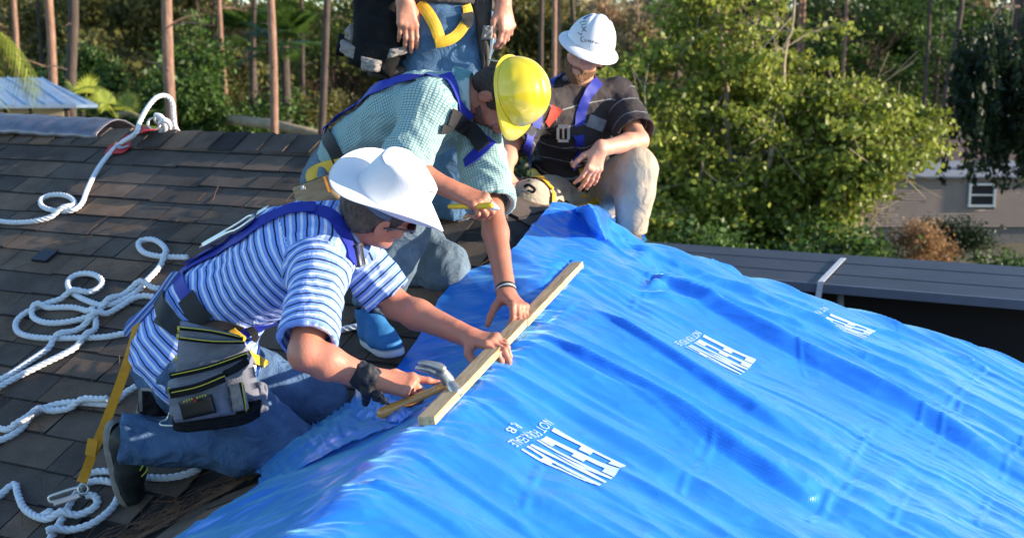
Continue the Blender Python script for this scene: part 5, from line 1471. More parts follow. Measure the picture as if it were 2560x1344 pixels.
# polo shirt
def local_cut(S, p_, n_, reach=.30, rad_=.26):
    n_ = nrm(n_); sl, g = S._sub(np.array(p_) - .45, np.array(p_) + .45)
    d = (g - np.array(p_)) @ n_; r_ = np.linalg.norm((g - np.array(p_)) - d[..., None] * n_, axis=-1)
    S.v[sl] = np.maximum(S.v[sl], np.where((r_ < rad_) & (d > -.03) & (d < reach), d, -1).astype(np.float32))
def shirt(pn, name, m, g, upto, amp, seed, freq=9, hem_t=.0, tuck=True, collar_r=.072, flare=.018, h=.005, hemcut=None, hipg=0.):
    J = pn.J
    lo, hi = pn.bounds(['pelvis', 'waist', 'chest', 'neck', 'shR', 'shL', 'elR', 'elL'], .2)
    S = SDF(lo, hi, h); pn.torso(S, g)
    if hipg:
        S.cap(mid(J['hipR'], J['hipL'], .2), mid(J['hipR'], J['hipL'], .8), .122 * pn.b + hipg, .122 * pn.b + hipg, k=.06)
        S.cap(J['pelvis'], mid(J['pelvis'], J['waist'], .8), .150 * pn.b + hipg, .142 * pn.b + g, k=.05, flat=.80, ax=pn.fr_h)
    for sd_ in 'RL':
        pn.arm(S, sd_, g, upto, gg=g + flare)
        e = J['sh' + sd_] + (J['el' + sd_] - J['sh' + sd_]) * upto; u = nrm(J['el' + sd_] - J['sh' + sd_])
        R_ = .043 * pn.b + g + flare
        # flat cut at the cuff, hollow inside
        sl, gg_ = S._sub(e - .12, e + .14)
        d = (gg_ - e) @ u; rad = np.linalg.norm((gg_ - e) - d[..., None] * u, axis=-1)
        cut = np.where((rad < R_ + .05) & (d > -.02), d, -1).astype(np.float32)
        S.v[sl] = np.maximum(S.v[sl], cut)
        S.cap(e - u * .035, e + u * .05, R_ - .010, R_ - .006, op='s', k=.003)
    # neck opening
    un = nrm(J['head'] - J['neck'])
    S.cap(J['neck'] + un * .015, J['neck'] + un * .15, collar_r - .012, collar_r + .02, op='s', k=.008)
    # hem
    if hemcut is not None:
        for p_, n_ in hemcut: local_cut(S, p_, n_)
    ref = pn.fr
    segs = [(J['pelvis'], J['waist'], 0, .16, ref), (J['waist'], J['chest'], np.linalg.norm(J['waist'] - J['pelvis']), .16, ref),
            (J['chest'], J['neck'], np.linalg.norm(J['waist'] - J['pelvis']) + np.linalg.norm(J['chest'] - J['waist']), .15, ref)]
    for sd_ in 'RL': segs.append((mid(J['sh' + sd_], J['chest'], .10), J['el' + sd_], .013, .070, ref))
    return pn.cloth_mesh(name, S, m, amp, freq, seed, segs)
NAVY = (.012, .018, .06); WHT = (.62, .68, .80)
polo = striped("striped_polo_cloth", (.22, .35, .80), [(.20, .24, (.70, .77, .93)), (.70, .15, NAVY)], .029)
hem = [(J['pelvis'] - nrm(J['waist'] - J['pelvis']) * .085, -nrm(J['waist'] - J['pelvis']))]
shirtA = shirt(A, "polo_shirt", polo, .010, .86, .0055, 1.0, hemcut=hem, hipg=.026)
# collar
def collar(pn, m, r0, r1, h0, h1, open_dir, gap=.5, n=26, base=None):
    J = pn.J; un = nrm(mid(J['head'], pn.hp(0, -.03, -.05)) - J['neck']); a = nrm(np.cross(un, open_dir)); b_ = nrm(np.cross(a, un))  # b_ ~ open_dir
    c = J['neck'] + un * (.0 if base is None else base)
    v = []; f = []
    rows = [(r0, h0), (r0 + .004, (h0 + h1) * .5), (r1 - .004, h1), (r1 + .003, h1 - .002), (r1 + .014, (h0 + h1) * .5 - .004), (r1 + .026, h0 - .012)]
    for i in range(n + 1):
        t = gap + (2 * np.pi - 2 * gap) * i / n
        dr = b_ * math.cos(t) + a * math.sin(t)
        e = abs(i / n - .5) * 2
        for (r_, hh) in rows: v.append(c + dr * r_ + un * (hh - .012 * e ** 3))
    k = len(rows)
    for i in range(n):
        for j in range(k - 1): f.append((i * k + j, i * k + j + 1, (i + 1) * k + j + 1, (i + 1) * k + j))
    o = mesh_np("collar", np.array(v), f, m, pn.root); md = o.modifiers.new("s", 'SOLIDIFY'); md.thickness = .003
    pn.bvh.append(o)
    return o
collar(A, mat("collar_blue", (.10, .19, .55), rough=.8, var=.1), .058, .070, .0, .040, A.f, gap=.35)
# jeans
def trousers(pn, name, m, g=.016, amp=.007, freq=8, seed=0, cuffs=(.058, .058), upto=(1., 1.), extra=None, waistcut=.10, h=.0055):
    J = pn.J; lo, hi = pn.bounds(['pelvis', 'waist', 'hipR', 'hipL', 'knR', 'knL', 'anR', 'anL'], .17)
    S = SDF(lo, hi, h)
    S.cap(mid(J['hipR'], J['hipL'], .2), mid(J['hipR'], J['hipL'], .8), .122 * pn.b + g, .122 * pn.b + g, k=.05)
    S.cap(J['pelvis'], mid(J['pelvis'], J['waist'], .6), .150 * pn.b + g, .146 * pn.b + g, k=.05, flat=.78, ax=pn.fr_h)
    for i, sd_ in enumerate('RL'):
        pn.leg(S, sd_, g, cuff=cuffs[i], upto=upto[i])
        e = J['kn' + sd_] + (J['an' + sd_] - J['kn' + sd_]) * upto[i]; u = nrm(J['an' + sd_] - J['kn' + sd_])
        sl, gg_ = S._sub(e - .12, e + .12); d = (gg_ - e) @ u
        rad = np.linalg.norm((gg_ - e) - d[..., None] * u, axis=-1)
        S.v[sl] = np.maximum(S.v[sl], np.where((rad < .11) & (d > -.03), d, -1).astype(np.float32))
        S.cap(e - u * .04, e + u * .05, cuffs[i] - .009, cuffs[i] - .004, op='s', k=.003)
    if extra: extra(S)
    wn_ = nrm(J['waist'] - J['pelvis'])
    local_cut(S, J['pelvis'] + wn_ * waistcut, wn_, .30, .21)
    return pn.cloth_mesh(name, S, m, amp, freq, seed)
jeansA = trousers(A, "jeans", denim("blue_denim", (.080, .145, .26)), g=.016, seed=4.2, cuffs=(.070, .062), upto=(1.10, .98))
dark_shoe = mat("black_trainer", (.02, .024, .024), rough=.6, var=.4, scale=25); sole_g = mat("grey_sole", (.24, .22, .20), rough=.8, var=.2, scale=30)
shoe(A, 'R', J['anR'] + nrm([-.5, 0, -.1]) * .01, J['toR'], nrm([-.86, .38, .05]), dark_shoe, sole_g, laces=mat("lime_laces", (.35, .45, .04), rough=.7), heel_back=.045)
shoe(A, 'L', J['anL'], J['toL'], nrm([-.95, 0, .1]), dark_shoe, sole_g, heel_back=.03, L_=.22)
# hair round the back of the head
def hair_shell(pn, name, m, g=.007, back=.035, top=.10, low=-.055, seed=1.):
    h = pn.hp; M_ = pn.HM(); S = SDF(pn.J['head'] - .16, pn.J['head'] + .16, .004)
    S.ell(h(0, -.014, .028), (.075 + g, .095 + g, .088 + g), M_, k=.0)
    S.cap(h(.04, -.06, -.03), h(-.04, -.06, -.03), .035, .035, k=.03)
    S.half(h(0, back, 0), pn.f * .8 + pn.up * -.35); S.half(h(0, 0, .052), pn.up); S.half(h(0, 0, low), -pn.up + pn.f * .55)
    for x in (1, -1): S.ell(h(.084 * x, -.008, -.010), (.02, .024, .036), M_, op='s', k=.004)
    V, Q = S.mesh(); V = V + vnormals(V, Q) * (noise3(V * 90 + seed)[:, None] * .0035)
    return mesh_np(name, V, Q, m, pn.root)
hair_shell(A, "hair", mat("greying_hair", (.10, .07, .055), rough=.7, var=.5, scale=60, bump=1., bscale=220))

# cowboy hat
def polar_hat(name, c, up, face, prof_fn, m, parent, nr=40, na=96, thick=.0025):
    up = nrm(up); f = nrm(face - up * (face @ up)); s_ = np.cross(f, up); v = []; ff = []
    for i in range(nr + 1):
        for j in range(na):
            a = 2 * np.pi * j / na
            x, y, z = prof_fn(i / nr, a); v.append(c + s_ * x + f * y + up * z)
    for i in range(nr):
        for j in range(na): ff.append((i * na + j, i * na + (j + 1) % na, (i + 1) * na + (j + 1) % na, (i + 1) * na + j))
    ff.append(tuple(range(na)))
    o = mesh_np(name, np.array(v), ff, m, parent); md = o.modifiers.new("s", 'SOLIDIFY'); md.thickness = thick; md.offset = 1
    return o
def cowboy(t, a):
    ca, sa = math.sin(a), math.cos(a)      # x: side, y: front
    T1, T2 = .38, .62
    rx, ry = .088, .110
    if t < T1:      # top of the crown
        q = t / T1; x = ca * rx * .84 * q; y = sa * ry * .86 * q
        z = .128 - .010 * q ** 4
        z -= .032 * math.exp(-(x / .022) ** 2) * (1 - .3 * q)             # centre crease
        z -= .020 * max(0, y / .09) ** 1.5 * q                                # lower in front
        z -= .014 * math.exp(-((abs(x) - .052) / .02) ** 2) * max(0, y / .07) * q
    elif t < T2:
        q = (t - T1) / (T2 - T1); k = .85 + .15 * q ** .8
        x = ca * rx * k; y = sa * ry * (k + .01)
        z0 = .118 - .032 * math.exp(-(ca * rx * .84 / .022) ** 2) * .7 * (1 if True else 0) * 0 - .020 * max(0, sa) ** 1.5
        z = z0 * (1 - q) + .006 * q * q
        x -= ca * .012 * math.exp(-((sa - .62) / .25) ** 2) * (1 - q) * 1.2        # pinch
    else:
        q = (t - T2) / (1 - T2); k = 1 + q * .98
        ex = rx + .068 * q; ey = ry + .080 * q
        x = ca * ex * (1 - .08 * q * abs(ca)); y = sa * ey
        z = .006 * (1 - q) + .052 * (abs(ca) ** 2.2) * q ** 1.7 - .022 * (abs(sa) ** 3) * q ** 1.3
        if t > .985: z += .001
    return x, y, z
hatm = mat("white_felt", (.70, .71, .75), rough=.7, var=.02, scale=6, bump=.1, bscale=200)
hat = polar_hat("hat", A.hp(0, .005, .048), A.up, A.f, cowboy, hatm, A.root)
bnd = []
for j in range(41):
    a = 2 * np.pi * j / 40; bnd.append(A.hp(math.sin(a) * .0845, .005 + math.cos(a) * .105, .048 + .012))

tube("sweat_band", [A.hp(math.sin(a) * .081, math.cos(a) * .101, .040) for a in np.linspace(math.pi * .55, math.pi * 1.45, 14)], .014, mat("slate_cloth", (.10, .14, .20), rough=.8), A.root, seg=8, n=3)
# ------------------------------------------------------------------ man in the yellow hard hat
JB = dict(root=hit(1050, 700), pelvis=P(862, 448, 4.42), waist=P(915, 372, 4.38), chest=P(1035, 292, 4.27), neck=P(1152, 240, 4.20), head=P(1250, 242, 4.17),
          shR=P(1068, 268, 4.02), elR=P(1008, 418, 3.94), wrR=P(1140, 478, 3.92),
          shL=P(1188, 296, 4.30), elL=P(1228, 520, 4.05), wrL=P(1266, 734, 3.78),
          hipR=P(880, 505, 4.30), knR=P(1005, 575, 4.05), anR=P(922, 795, 4.00), toR=P(965, 862, 3.9),
          hipL=P(872, 468, 4.52), knL=P(1112, 668, 4.26), anL=P(960, 700, 4.48), toL=P(930, 740, 4.6))
B = Person("person", JB, [.80, -.56, .16], [.16, 0, -1], "bending man in yellow hard hat and green checked shirt, steadying the batten with one hand", build=1.0)
skB = skin_mat("tanned_skin", (.42, .19, .12))
J = B.J
handsB = dict(R=dict(d=A3(P(1215, 512, 3.88)) - J['wrR'], n=nrm([-.1, .55, -.75]),
                     curls=[(.55, 1.2, .7), (.75, 1.3, .8), (.8, 1.3, .8), (.85, 1.3, .8)], thumb=[(.7, .6, .3), (.95, .1, .2), (.98, -.1, .1)], spread=.04),
              L=dict(d=A3(P(1316, 790, 3.66)) - J['wrL'], n=nrm([-.35, -.10, -1]),
                     curls=[(.55, .75, .5), (.55, .85, .5), (.6, .9, .5), (.65, .9, .5)], thumb=[(.45, .55, .6), (.55, .35, .9), (.5, .15, 1.)], spread=.06))
B.make_body(skB, handsB)
check = striped("green_check_cloth", (.42, .52, .50), [(.5, .34, (.11, .25, .26))], .0085, second=("around", .0085, [(.5, .32, (.13, .27, .28))]), noise=.006)
wB = nrm(J['waist'] - J['pelvis'])
shirtB = shirt(B, "checked_shirt", check, .016, .97, .0075, 6.0, flare=.022, hemcut=[(J['pelvis'] - wB * .03, -wB)])
collar(B, check, .060, .076, .0, .045, B.f, gap=.25)
jeansB = trousers(B, "jeans", denim("grey_blue_denim", (.12, .17, .22)), g=.022, seed=9.1, cuffs=(.068, .062), upto=(.90, .9), waistcut=.05)
shoe(B, 'R', J['anR'], J['toR'], nrm([.1, .1, -1]), mat("blue_trainer", (.02, .17, .42), rough=.7, bump=.4, bscale=300), mat("white_sole", (.62, .64, .66), rough=.6), heel_back=.05, L_=.26)
shoe(B, 'L', J['anL'], J['toL'], nrm([-.5, .5, .6]), mat("blue_trainer", (0, 0, 0)), MATS["white_sole"], heel_back=.05, L_=.24)
hair_shell(B, "hair", HAIR, g=.005, low=-.06)
def beard(pn, m, g=.006, top=-.045):
    h = pn.hp; M_ = pn.HM(); S = SDF(pn.J['head'] - .16, pn.J['head'] + .16, .0035)
    S.ell(h(0, .035, -.035), (.060 + g, .062 + g, .072 + g), M_, k=.03)
    S.cap(h(.045, .02, -.06), h(.015, .075, -.092), .020 + g, .018 + g, k=.03); S.cap(h(-.045, .02, -.06), h(-.015, .075, -.092), .020 + g, .018 + g, k=.03)
    S.ell(h(0, .084, -.095), (.024 + g, .018 + g, .02 + g), M_, k=.02)
    S.cap(h(.022, .094, -.047), h(-.022, .094, -.047), .007, .007, k=.008)
    S.half(h(0, 0, top), pn.up * 1. + pn.f * .06)
    S.ell(h(0, .108, -.066), (.021, .030, .011), M_, op='s', k=.004)
    S.ell(h(0, .075, -.020), (.045, .060, .026), M_, op='s', k=.008)
    S.half(h(0, -.005, 0), -pn.f)
    V, Q = S.mesh(); V = V + vnormals(V, Q) * (noise3(V * 130)[:, None] * .003)
    return mesh_np("beard", V, Q, m, pn.root)
beard(B, mat("dark_stubble", (.12, .06, .045), rough=.8, var=.3, scale=80, bump=.4, bscale=300), g=.003, top=-.035)

def hard_hat(pn, m, cx, brim, full=False, H_=.125, rx=.112, ry=.135):
    def prof(t, a):
        sx, cy = math.sin(a), math.cos(a)
        T = .70
        if t < T:
            q = t / T; r_ = math.sin(q * math.pi / 2) ** .92
            z = H_ * (1 - r_ ** 2.6) ** .62
            x = sx * rx * r_; y = cy * ry * r_
            k = math.exp(-(x / .022) ** 4) * (1 - math.exp(-((1 - q) / .18) ** 2)) * (1 if y < .075 or full else math.exp(-((y - .075) / .02) ** 2))
            z += .0075 * k
            if not full: 
                e = math.exp(-((abs(x) - .095) / .012) ** 2 - ((y - .02) / .03) ** 2); x += math.copysign(.005 * e, x)
                for yy in (-.055, .065):
                    e = math.exp(-(((y - yy) ** 2 + (z - .035) ** 2) / .022 ** 2) ** 2); x += math.copysign(.0035 * e, x)
            else:
                for s_ in (-1, 1): 
                    e = math.exp(-((x - s_ * .042) / .010) ** 4) * (1 - math.exp(-((1 - q) / .25) ** 2)); z += .004 * e
            return x, y, z
        q = (t - T) / (1 - T); w = brim(cy) * q
        k1 = (rx + w) / rx; 
        x = sx * (rx + w); y = cy * (ry + w)
        z = -.004 - (.024 if full else .018 + .03 * max(0, cy) ** 2) * q ** 1.2 * (w / .055 + .2)
        if q > .92: z -= .002
        return x, y, z
    o = polar_hat("hard_hat", pn.hp(*cx), pn.up, pn.f, prof, m, pn.root, nr=60, na=120, thick=.003)
    pn.bvh.append(o); return o
yel = mat("yellow_plastic", (.82, .62, .03), rough=.22, var=.03, scale=3, coat=.4)
hard_hat(B, yel, (0, -.006, .072), lambda c: .009 + .032 * max(0, c) ** 1.5, H_=.108, rx=.103, ry=.114)

# ------------------------------------------------------------------ the man standing behind them
JC = dict(root=hit(1128, 600), pelvis=P(1112, 45, 4.85), waist=P(1112, -60, 4.88), chest=P(1110, -235, 4.92), neck=P(1110, -390, 4.92), head=P(1120, -480, 4.86),
          shR=P(985, -335, 4.88), elR=P(965, -150, 4.84), wrR=P(1012, 2, 4.66),
          shL=P(1232, -335, 4.96), elL=P(1262, -130, 4.90), wrL=P(1258, 12, 4.75),
          hipR=P(1068, 75, 4.83), knR=P(1062, 330, 4.78), anR=P(1052, 560, 4.92), toR=P(1052, 640, 4.6),
          hipL=P(1158, 70, 4.88), knL=P(1150, 320, 4.72), anL=P(1128, 566, 4.66), toL=P(1206, 624, 4.45))
Cc = Person("person", JC, [0, -.15, 1], [.25, -1, -.45], "man standing behind the others in dark grey shirt, jeans and yellow leg straps, hands hanging", build=1.0)
J = Cc.J
handsC = dict(R=dict(d=nrm([.10, -.02, -1]), n=nrm([-.35, 1, 0]), curls=[(.22, .30, .2), (.20, .30, .2), (.22, .34, .2), (.26, .4, .25)], thumb=[(.75, .55, .3), (.95, .2, .3), (1, .0, .2)], spread=.03),
              L=dict(d=nrm([.16, -.1, -1]), n=nrm([-.75, .75, .1]), curls=[(.45, .55, .35), (.5, .65, .4), (.55, .75, .4), (.6, .8, .4)], thumb=[(.75, .55, .2), (.98, .15, .15), (1, -.02, .1)], spread=.05))
Cc.make_body(skin_mat("skin_standing", (.50, .25, .17)), handsC)
wC = nrm(J['waist'] - J['pelvis'])
shirtC = shirt(Cc, "grey_shirt", mat("charcoal_cloth", (.055, .05, .05), rough=.85, var=.1), .012, .85, .004, 3.0, h=.007, hemcut=[(A3(P(1112, 20, 4.8)), -wC)], hipg=.036)
jeansC = trousers(Cc, "jeans", denim("mid_blue_denim", (.075, .145, .25)), g=.020, seed=2.2, cuffs=(.082, .082), upto=(.93, .93), amp=.010, freq=7)
bootm = mat("brown_boot", (.10, .065, .045), rough=.8, var=.5, scale=30, bump=.4, bscale=100); bsol = mat("cream_sole", (.55, .45, .33), rough=.7)
shoe(Cc, 'L', J['anL'], J['toL'], nrm([.05, .15, -1]), bootm, bsol, heel_back=.05, L_=.27)
shoe(Cc, 'R', J['anR'], J['toR'], nrm([.05, .15, -1]), bootm, bsol, heel_back=.05, L_=.27)
hair_shell(Cc, "hair", HAIR, g=.006)

# ------------------------------------------------------------------ man in the white hard hat
JD = dict(root=hit(1560, 600), pelvis=P(1432, 492, 5.78), waist=P(1425, 415, 5.74), chest=P(1438, 312, 5.62), neck=P(1446, 215, 5.54), head=P(1466, 132, 5.46),
          shR=P(1338, 262, 5.42), elR=P(1268, 375, 5.30), wrR=P(1262, 436, 5.10),
          shL=P(1540, 246, 5.62), elL=P(1598, 352, 5.42), wrL=P(1500, 372, 5.22),
          hipR=P(1388, 498, 5.66), knR=P(1322, 505, 5.10), anR=P(1350, 690, 5.20), toR=P(1340, 730, 5.0),
          hipL=P(1482, 492, 5.72), knL=P(1590, 420, 5.36), anL=P(1578, 585, 5.42), toL=P(1570, 630, 5.2))
D = Person("person", JD, [.36, -.30, .88], [-.30, -.80, -.42], "squatting bearded man in white hard hat, black polo and khaki trousers", build=1.05)
J = D.J
handsD = dict(R=dict(d=nrm([.55, -.2, -.62]), n=nrm([-.2, .25, -1]), curls=[(.8, 1.2, .7), (1.0, 1.3, .8), (1.1, 1.3, .8), (1.1, 1.3, .8)], thumb=[(.7, .5, .3), (.85, .1, .5), (.8, -.1, .6)], spread=.04),
              L=dict(d=nrm([-.30, -.15, -.9]), n=nrm([-.45, .85, .1]), curls=[(.25, .35, .2), (.15, .30, .2), (.12, .30, .2), (.10, .35, .2)], thumb=[(.6, .7, .3), (.85, .4, .3), (.95, .2, .2)], spread=.11))
D.make_body(skin_mat("fair_skin", (.60, .33, .23)), handsD)
wD = nrm(J['waist'] - J['pelvis'])
pl_ = striped("black_polo_cloth", (.042, .034, .036), [(.5, .05, (.25, .25, .27))], .085, noise=.02)
shirtD = shirt(D, "polo_shirt", pl_, .016, .82, .007, 8.0, flare=.028, hemcut=[(J['pelvis'] + wD * .02, -wD)])
collar(D, mat("collar_grey", (.13, .11, .11), rough=.8), .060, .078, .0, .040, D.f, gap=.6)
khaki = mat("khaki_cloth", (.42, .35, .26), rough=.85, var=.12, scale=9, bump=.25, bscale=250, wrinkle=.3, wscale=8)
trousers(D, "trousers", khaki, g=.024, seed=5.5, cuffs=(.066, .064), upto=(.9, .95), waistcut=.03, amp=.005, freq=6)
shoe(D, 'L', J['anL'], J['toL'], nrm([.05, .1, -1]), bootm, bsol); shoe(D, 'R', J['anR'], J['toR'], nrm([0, .1, -1]), bootm, bsol)
hair_shell(D, "hair", mat("light_brown_hair", (.12, .07, .04), rough=.7, var=.4, scale=60, bump=.8, bscale=220), g=.004)
beard(D, mat("ginger_beard", (.22, .11, .05), rough=.85, var=.45, scale=90, bump=1., bscale=300), g=.005, top=-.046)
whp = mat("white_plastic", (.74, .75, .78), rough=.30, var=.02, scale=4, coat=.2)
hhD = hard_hat(D, whp, (0, -.006, .046), lambda c: .030 + .018 * abs(c) ** 1.5, full=True, H_=.118, rx=.105, ry=.125)
for p_ in (A, B, Cc, D): p_.finish_bvh()
# ------------------------------------------------------------------ ropes
ROPE_M = mat("white_rope", (.74, .76, .80), rough=.85, var=.10, scale=60, bump=.3, bscale=400)
_laid = []
def rope(pts, label=None, R_=.0115, name="rope", pitch=.062, m=None, settle=True, group="white ropes on the shingles"):
    p3 = [np.array(hit(*p)) + np.array([0, 0, R_ + .012]) if len(p) == 2 else np.array(p, float) for p in pts]
    c = np.array(catmull(p3, 10)); c, t = resample(c, .008)
    if settle and len(_laid):
        L_ = np.concatenate(_laid)
        for i in range(len(c)):
            d = np.hypot(L_[:, 0] - c[i, 0], L_[:, 1] - c[i, 1]); k = d < R_ * 2.1
            if k.any(): c[i, 2] = max(c[i, 2], L_[k, 2].max() + R_ * 1.7)
    if settle:
        for i in range(25, len(c)):
            d = np.hypot(c[:i - 20, 0] - c[i, 0], c[:i - 20, 1] - c[i, 1]); k = d < R_ * 2.1
            if k.any(): c[i, 2] = max(c[i, 2], c[:i - 20][k, 2].max() + R_ * 1.7)
    for _ in range(8):
        zz = c[:, 2].copy(); c[1:-1, 2] = np.maximum(c[1:-1, 2], (zz[:-2] + zz[2:]) / 2 * .98 + zz[1:-1] * .02) if False else (zz[:-2] + zz[2:] + 2 * zz[1:-1]) / 4
    _laid.append(c.copy())
    T, N, B_ = frames(c); b_ = MB(); V = []; F = []
    for k in range(3):
        a = t / pitch * 2 * np.pi + k * 2 * np.pi / 3
        p = c + (N * np.cos(a)[:, None] + B_ * np.sin(a)[:, None]) * R_ * .50
        v, f = tube_vf(p, R_ * .56, 7); base = sum(len(x) for x in V); V.append(v); F += [tuple(base + i for i in q) for q in f]
    o = mesh_np(name, np.concatenate(V), F, m or ROPE_M)
    if label: tag(o, label, "rope", group)
    return o
rope([P(452, 338, 5.95), P(438, 318, 5.93), P(434, 290, 5.92), P(430, 255, 5.90), P(415, 238, 5.88), P(392, 243, 5.85), P(368, 270, 5.80), P(350, 305, 5.76), P(338, 335, 5.70), (300, 372), (262, 412), (236, 452), (218, 490), (205, 522), (180, 540), (140, 540), (108, 530), (104, 512), (128, 500), (165, 502), (186, 516), (180, 534), (150, 548), (90, 566), (30, 569), (-40, 560)],
     "white rope arching over a red strap on the ridge and ending in one small loop")
rope([(470, 658), (440, 657), (405, 656), (366, 648), (348, 632), (352, 616), (380, 612), (406, 626), (417, 650), (398, 684), (368, 716), (335, 750), (270, 778), (215, 765), (178, 742), (172, 718), (192, 701), (226, 698), (252, 710), (254, 728), (228, 745), (170, 758), (110, 776), (60, 800), (40, 826), (54, 850), (110, 860), (190, 860), (270, 857), (335, 843), (372, 834)],
     "looped white rope with a small curl beside the striped shirt tail")
rope([(400, 736), (360, 733), (325, 742), (290, 766), (240, 800), (180, 818), (120, 822), (84, 808), (88, 790), (130, 784), (190, 784), (232, 802), (241, 830), (222, 860), (180, 890), (110, 925), (50, 955), (-30, 1000)],
     "white rope with a wide flat loop running down to the left edge")
rope([(405, 760), (350, 755), (300, 782), (250, 812), (190, 842), (140, 868), (120, 888), (80, 915), (20, 955), (-30, 978)],
     "straight white rope running diagonally under the loops to the left edge")
rope([(430, 952), (400, 960), (350, 978), (312, 1000), (280, 1026), (230, 1024), (170, 1022), (118, 1034), (80, 1056), (56, 1086), (20, 1110), (-30, 1126)],
     "white rope passing behind the yellow lanyard and the kneeling man's shoe")
rope([(272, 1036), (215, 1034), (160, 1040), (105, 1050), (70, 1078), (40, 1094), (-30, 1080)], "short white rope doubled alongside another left of the yellow lanyard")
rope([(500, 1189), (470, 1202), (430, 1211), (385, 1212), (330, 1205), (280, 1196), (235, 1197), (215, 1208)], "white rope end running under the kneeling man's shoe and shin")
rope([(285, 1224), (250, 1218), (215, 1226), (192, 1252), (170, 1290), (140, 1344), (110, 1390)], "white rope running straight down to the bottom edge by the snap hook")
rope([(-40, 1270), (0, 1256), (26, 1232), (40, 1226), (46, 1252), (62, 1288), (95, 1310), (140, 1318), (190, 1308), (232, 1290), (245, 1272), (236, 1256), (216, 1256)], "white rope with a short curled end in the bottom left corner")
rope([(296, 1236), (298, 1256), (284, 1284), (255, 1312), (215, 1334), (160, 1348), (120, 1370)], "white rope curving round the toe of the black shoe")
rope([(820, 846), (850, 841), (900, 830), (930, 815), (948, 790), (955, 765)], "thick white rope lying across the blue trainer")
# frayed rope stub
sv = SDF(hit(113, 1285) - Vector((.1, .1, .1)), hit(113, 1285) + Vector((.1, .1, .1)), .003)
e0 = np.array(hit(104, 1290, .018)); e1 = np.array(hit(124, 1280, .022)); sv.cap(e0, e1, .011, .014, k=0)
V, Q = sv.mesh(); V = V + vnormals(V, Q) * (noise3(V * 200)[:, None] * .0025)
tag(mesh_np("rope_end", V, Q, ROPE_M), "short stub of white rope end just below the metal snap hook", "rope", "white ropes on the shingles")

# ------------------------------------------------------------------ red roof-anchor strap on the ridge
class Flat:   # ribbons over the roof
    def __init__(s): s.tree = []
RED = mat("red_webbing", (.55, .02, .02), rough=.55, var=.15, scale=40, bump=.2, bscale=300)
def roof_ribbon(name, pts, width, m, parent=None, off=.006, thick=.003, widths=None):
    p3 = []; 
    for p in pts: p3.append(np.array(hit(p[0], p[1])) + np.array([0, 0, off + .012]) if len(p) == 2 else np.array(p, float))
    p = np.array(catmull(p3, 8)); T = np.gradient(p, axis=0); T /= np.linalg.norm(T, axis=1)[:, None]
    nn = np.tile(nrm([-.224, -.447, 1]), (len(p), 1)); sdv = np.cross(T, nn); sdv /= np.linalg.norm(sdv, axis=1)[:, None]; nn = np.cross(sdv, T)
    W = np.full(len(p), width) if widths is None else np.interp(np.linspace(0, 1, len(p)), np.linspace(0, 1, len(widths)), widths)
    v = []; f = []
    for side in (1, -1):
        for i in range(len(p)):
            for a in (-1, 0, 1): v.append(p[i] + sdv[i] * a * W[i] / 2 + nn[i] * side * thick / 2)
    B_ = len(p) * 3
    for i in range(len(p) - 1):
        for j in range(2):
            q = (i * 3 + j, i * 3 + j + 1, (i + 1) * 3 + j + 1, (i + 1) * 3 + j); f.append(q); f.append(tuple(B_ + x for x in q[::-1]))
        f.append((i * 3, (i + 1) * 3, B_ + (i + 1) * 3, B_ + i * 3)); f.append((i * 3 + 2, B_ + i * 3 + 2, B_ + (i + 1) * 3 + 2, (i + 1) * 3 + 2))
    for i in (0, len(p) - 1):
        for j in (0, 1): f.append((i * 3 + j, i * 3 + j + 1, B_ + i * 3 + j + 1, B_ + i * 3 + j))
    return mesh_np(name, np.array(v), f, m, parent, smooth=False)
anc = tag(empty("roof_anchor", tuple(hit(330, 345))), "red webbing anchor strap with steel rings on the ridge under the rope arch", "anchor strap")
roof_ribbon("strap", [(284, 394), (305, 372), (330, 350), (352, 338), P(372, 326, 5.80)], .085, RED, anc, widths=[.10, .14, .15, .10, .03])
roof_ribbon("stitched_bar", [(293, 377), (301, 383), (312, 381), (322, 378)], .020, mat("grey_stitch", (.35, .35, .40), rough=.8), anc, off=.014)
roof_ribbon("strap", [P(355, 328, 5.78), P(375, 325, 5.80), P(395, 322, 5.84)], .02, RED, anc)
def ring(c, r, tr, m, parent, nrm_, name="ring", sx=1.):
    n_ = nrm(nrm_); a = nrm(np.cross(n_, (.3, .2, .9))); b_ = np.cross(n_, a)
    pts = [np.array(c) + a * r * sx * math.cos(t) + b_ * r * math.sin(t) for t in np.linspace(0, 2 * np.pi, 25)]
    v, f = tube_vf(np.array(pts), tr, 8, caps=False); return mesh_np(name, v, f, m, parent)
ring(P(385, 310, 5.83), .028, .006, STEEL, anc, [.3, -.9, .3]); ring(P(400, 303, 5.86), .024, .006, STEEL, anc, [.8, -.4, .3], sx=1.4)
tube("knot", [P(388, 288, 5.86), P(402, 292, 5.85), P(410, 305, 5.84), P(412, 322, 5.86), P(402, 330, 5.88)], .013, ROPE_M, anc)
tube("knot", [P(396, 312, 5.85), P(412, 300, 5.83), P(424, 312, 5.86), P(420, 330, 5.9)], .012, ROPE_M, anc)

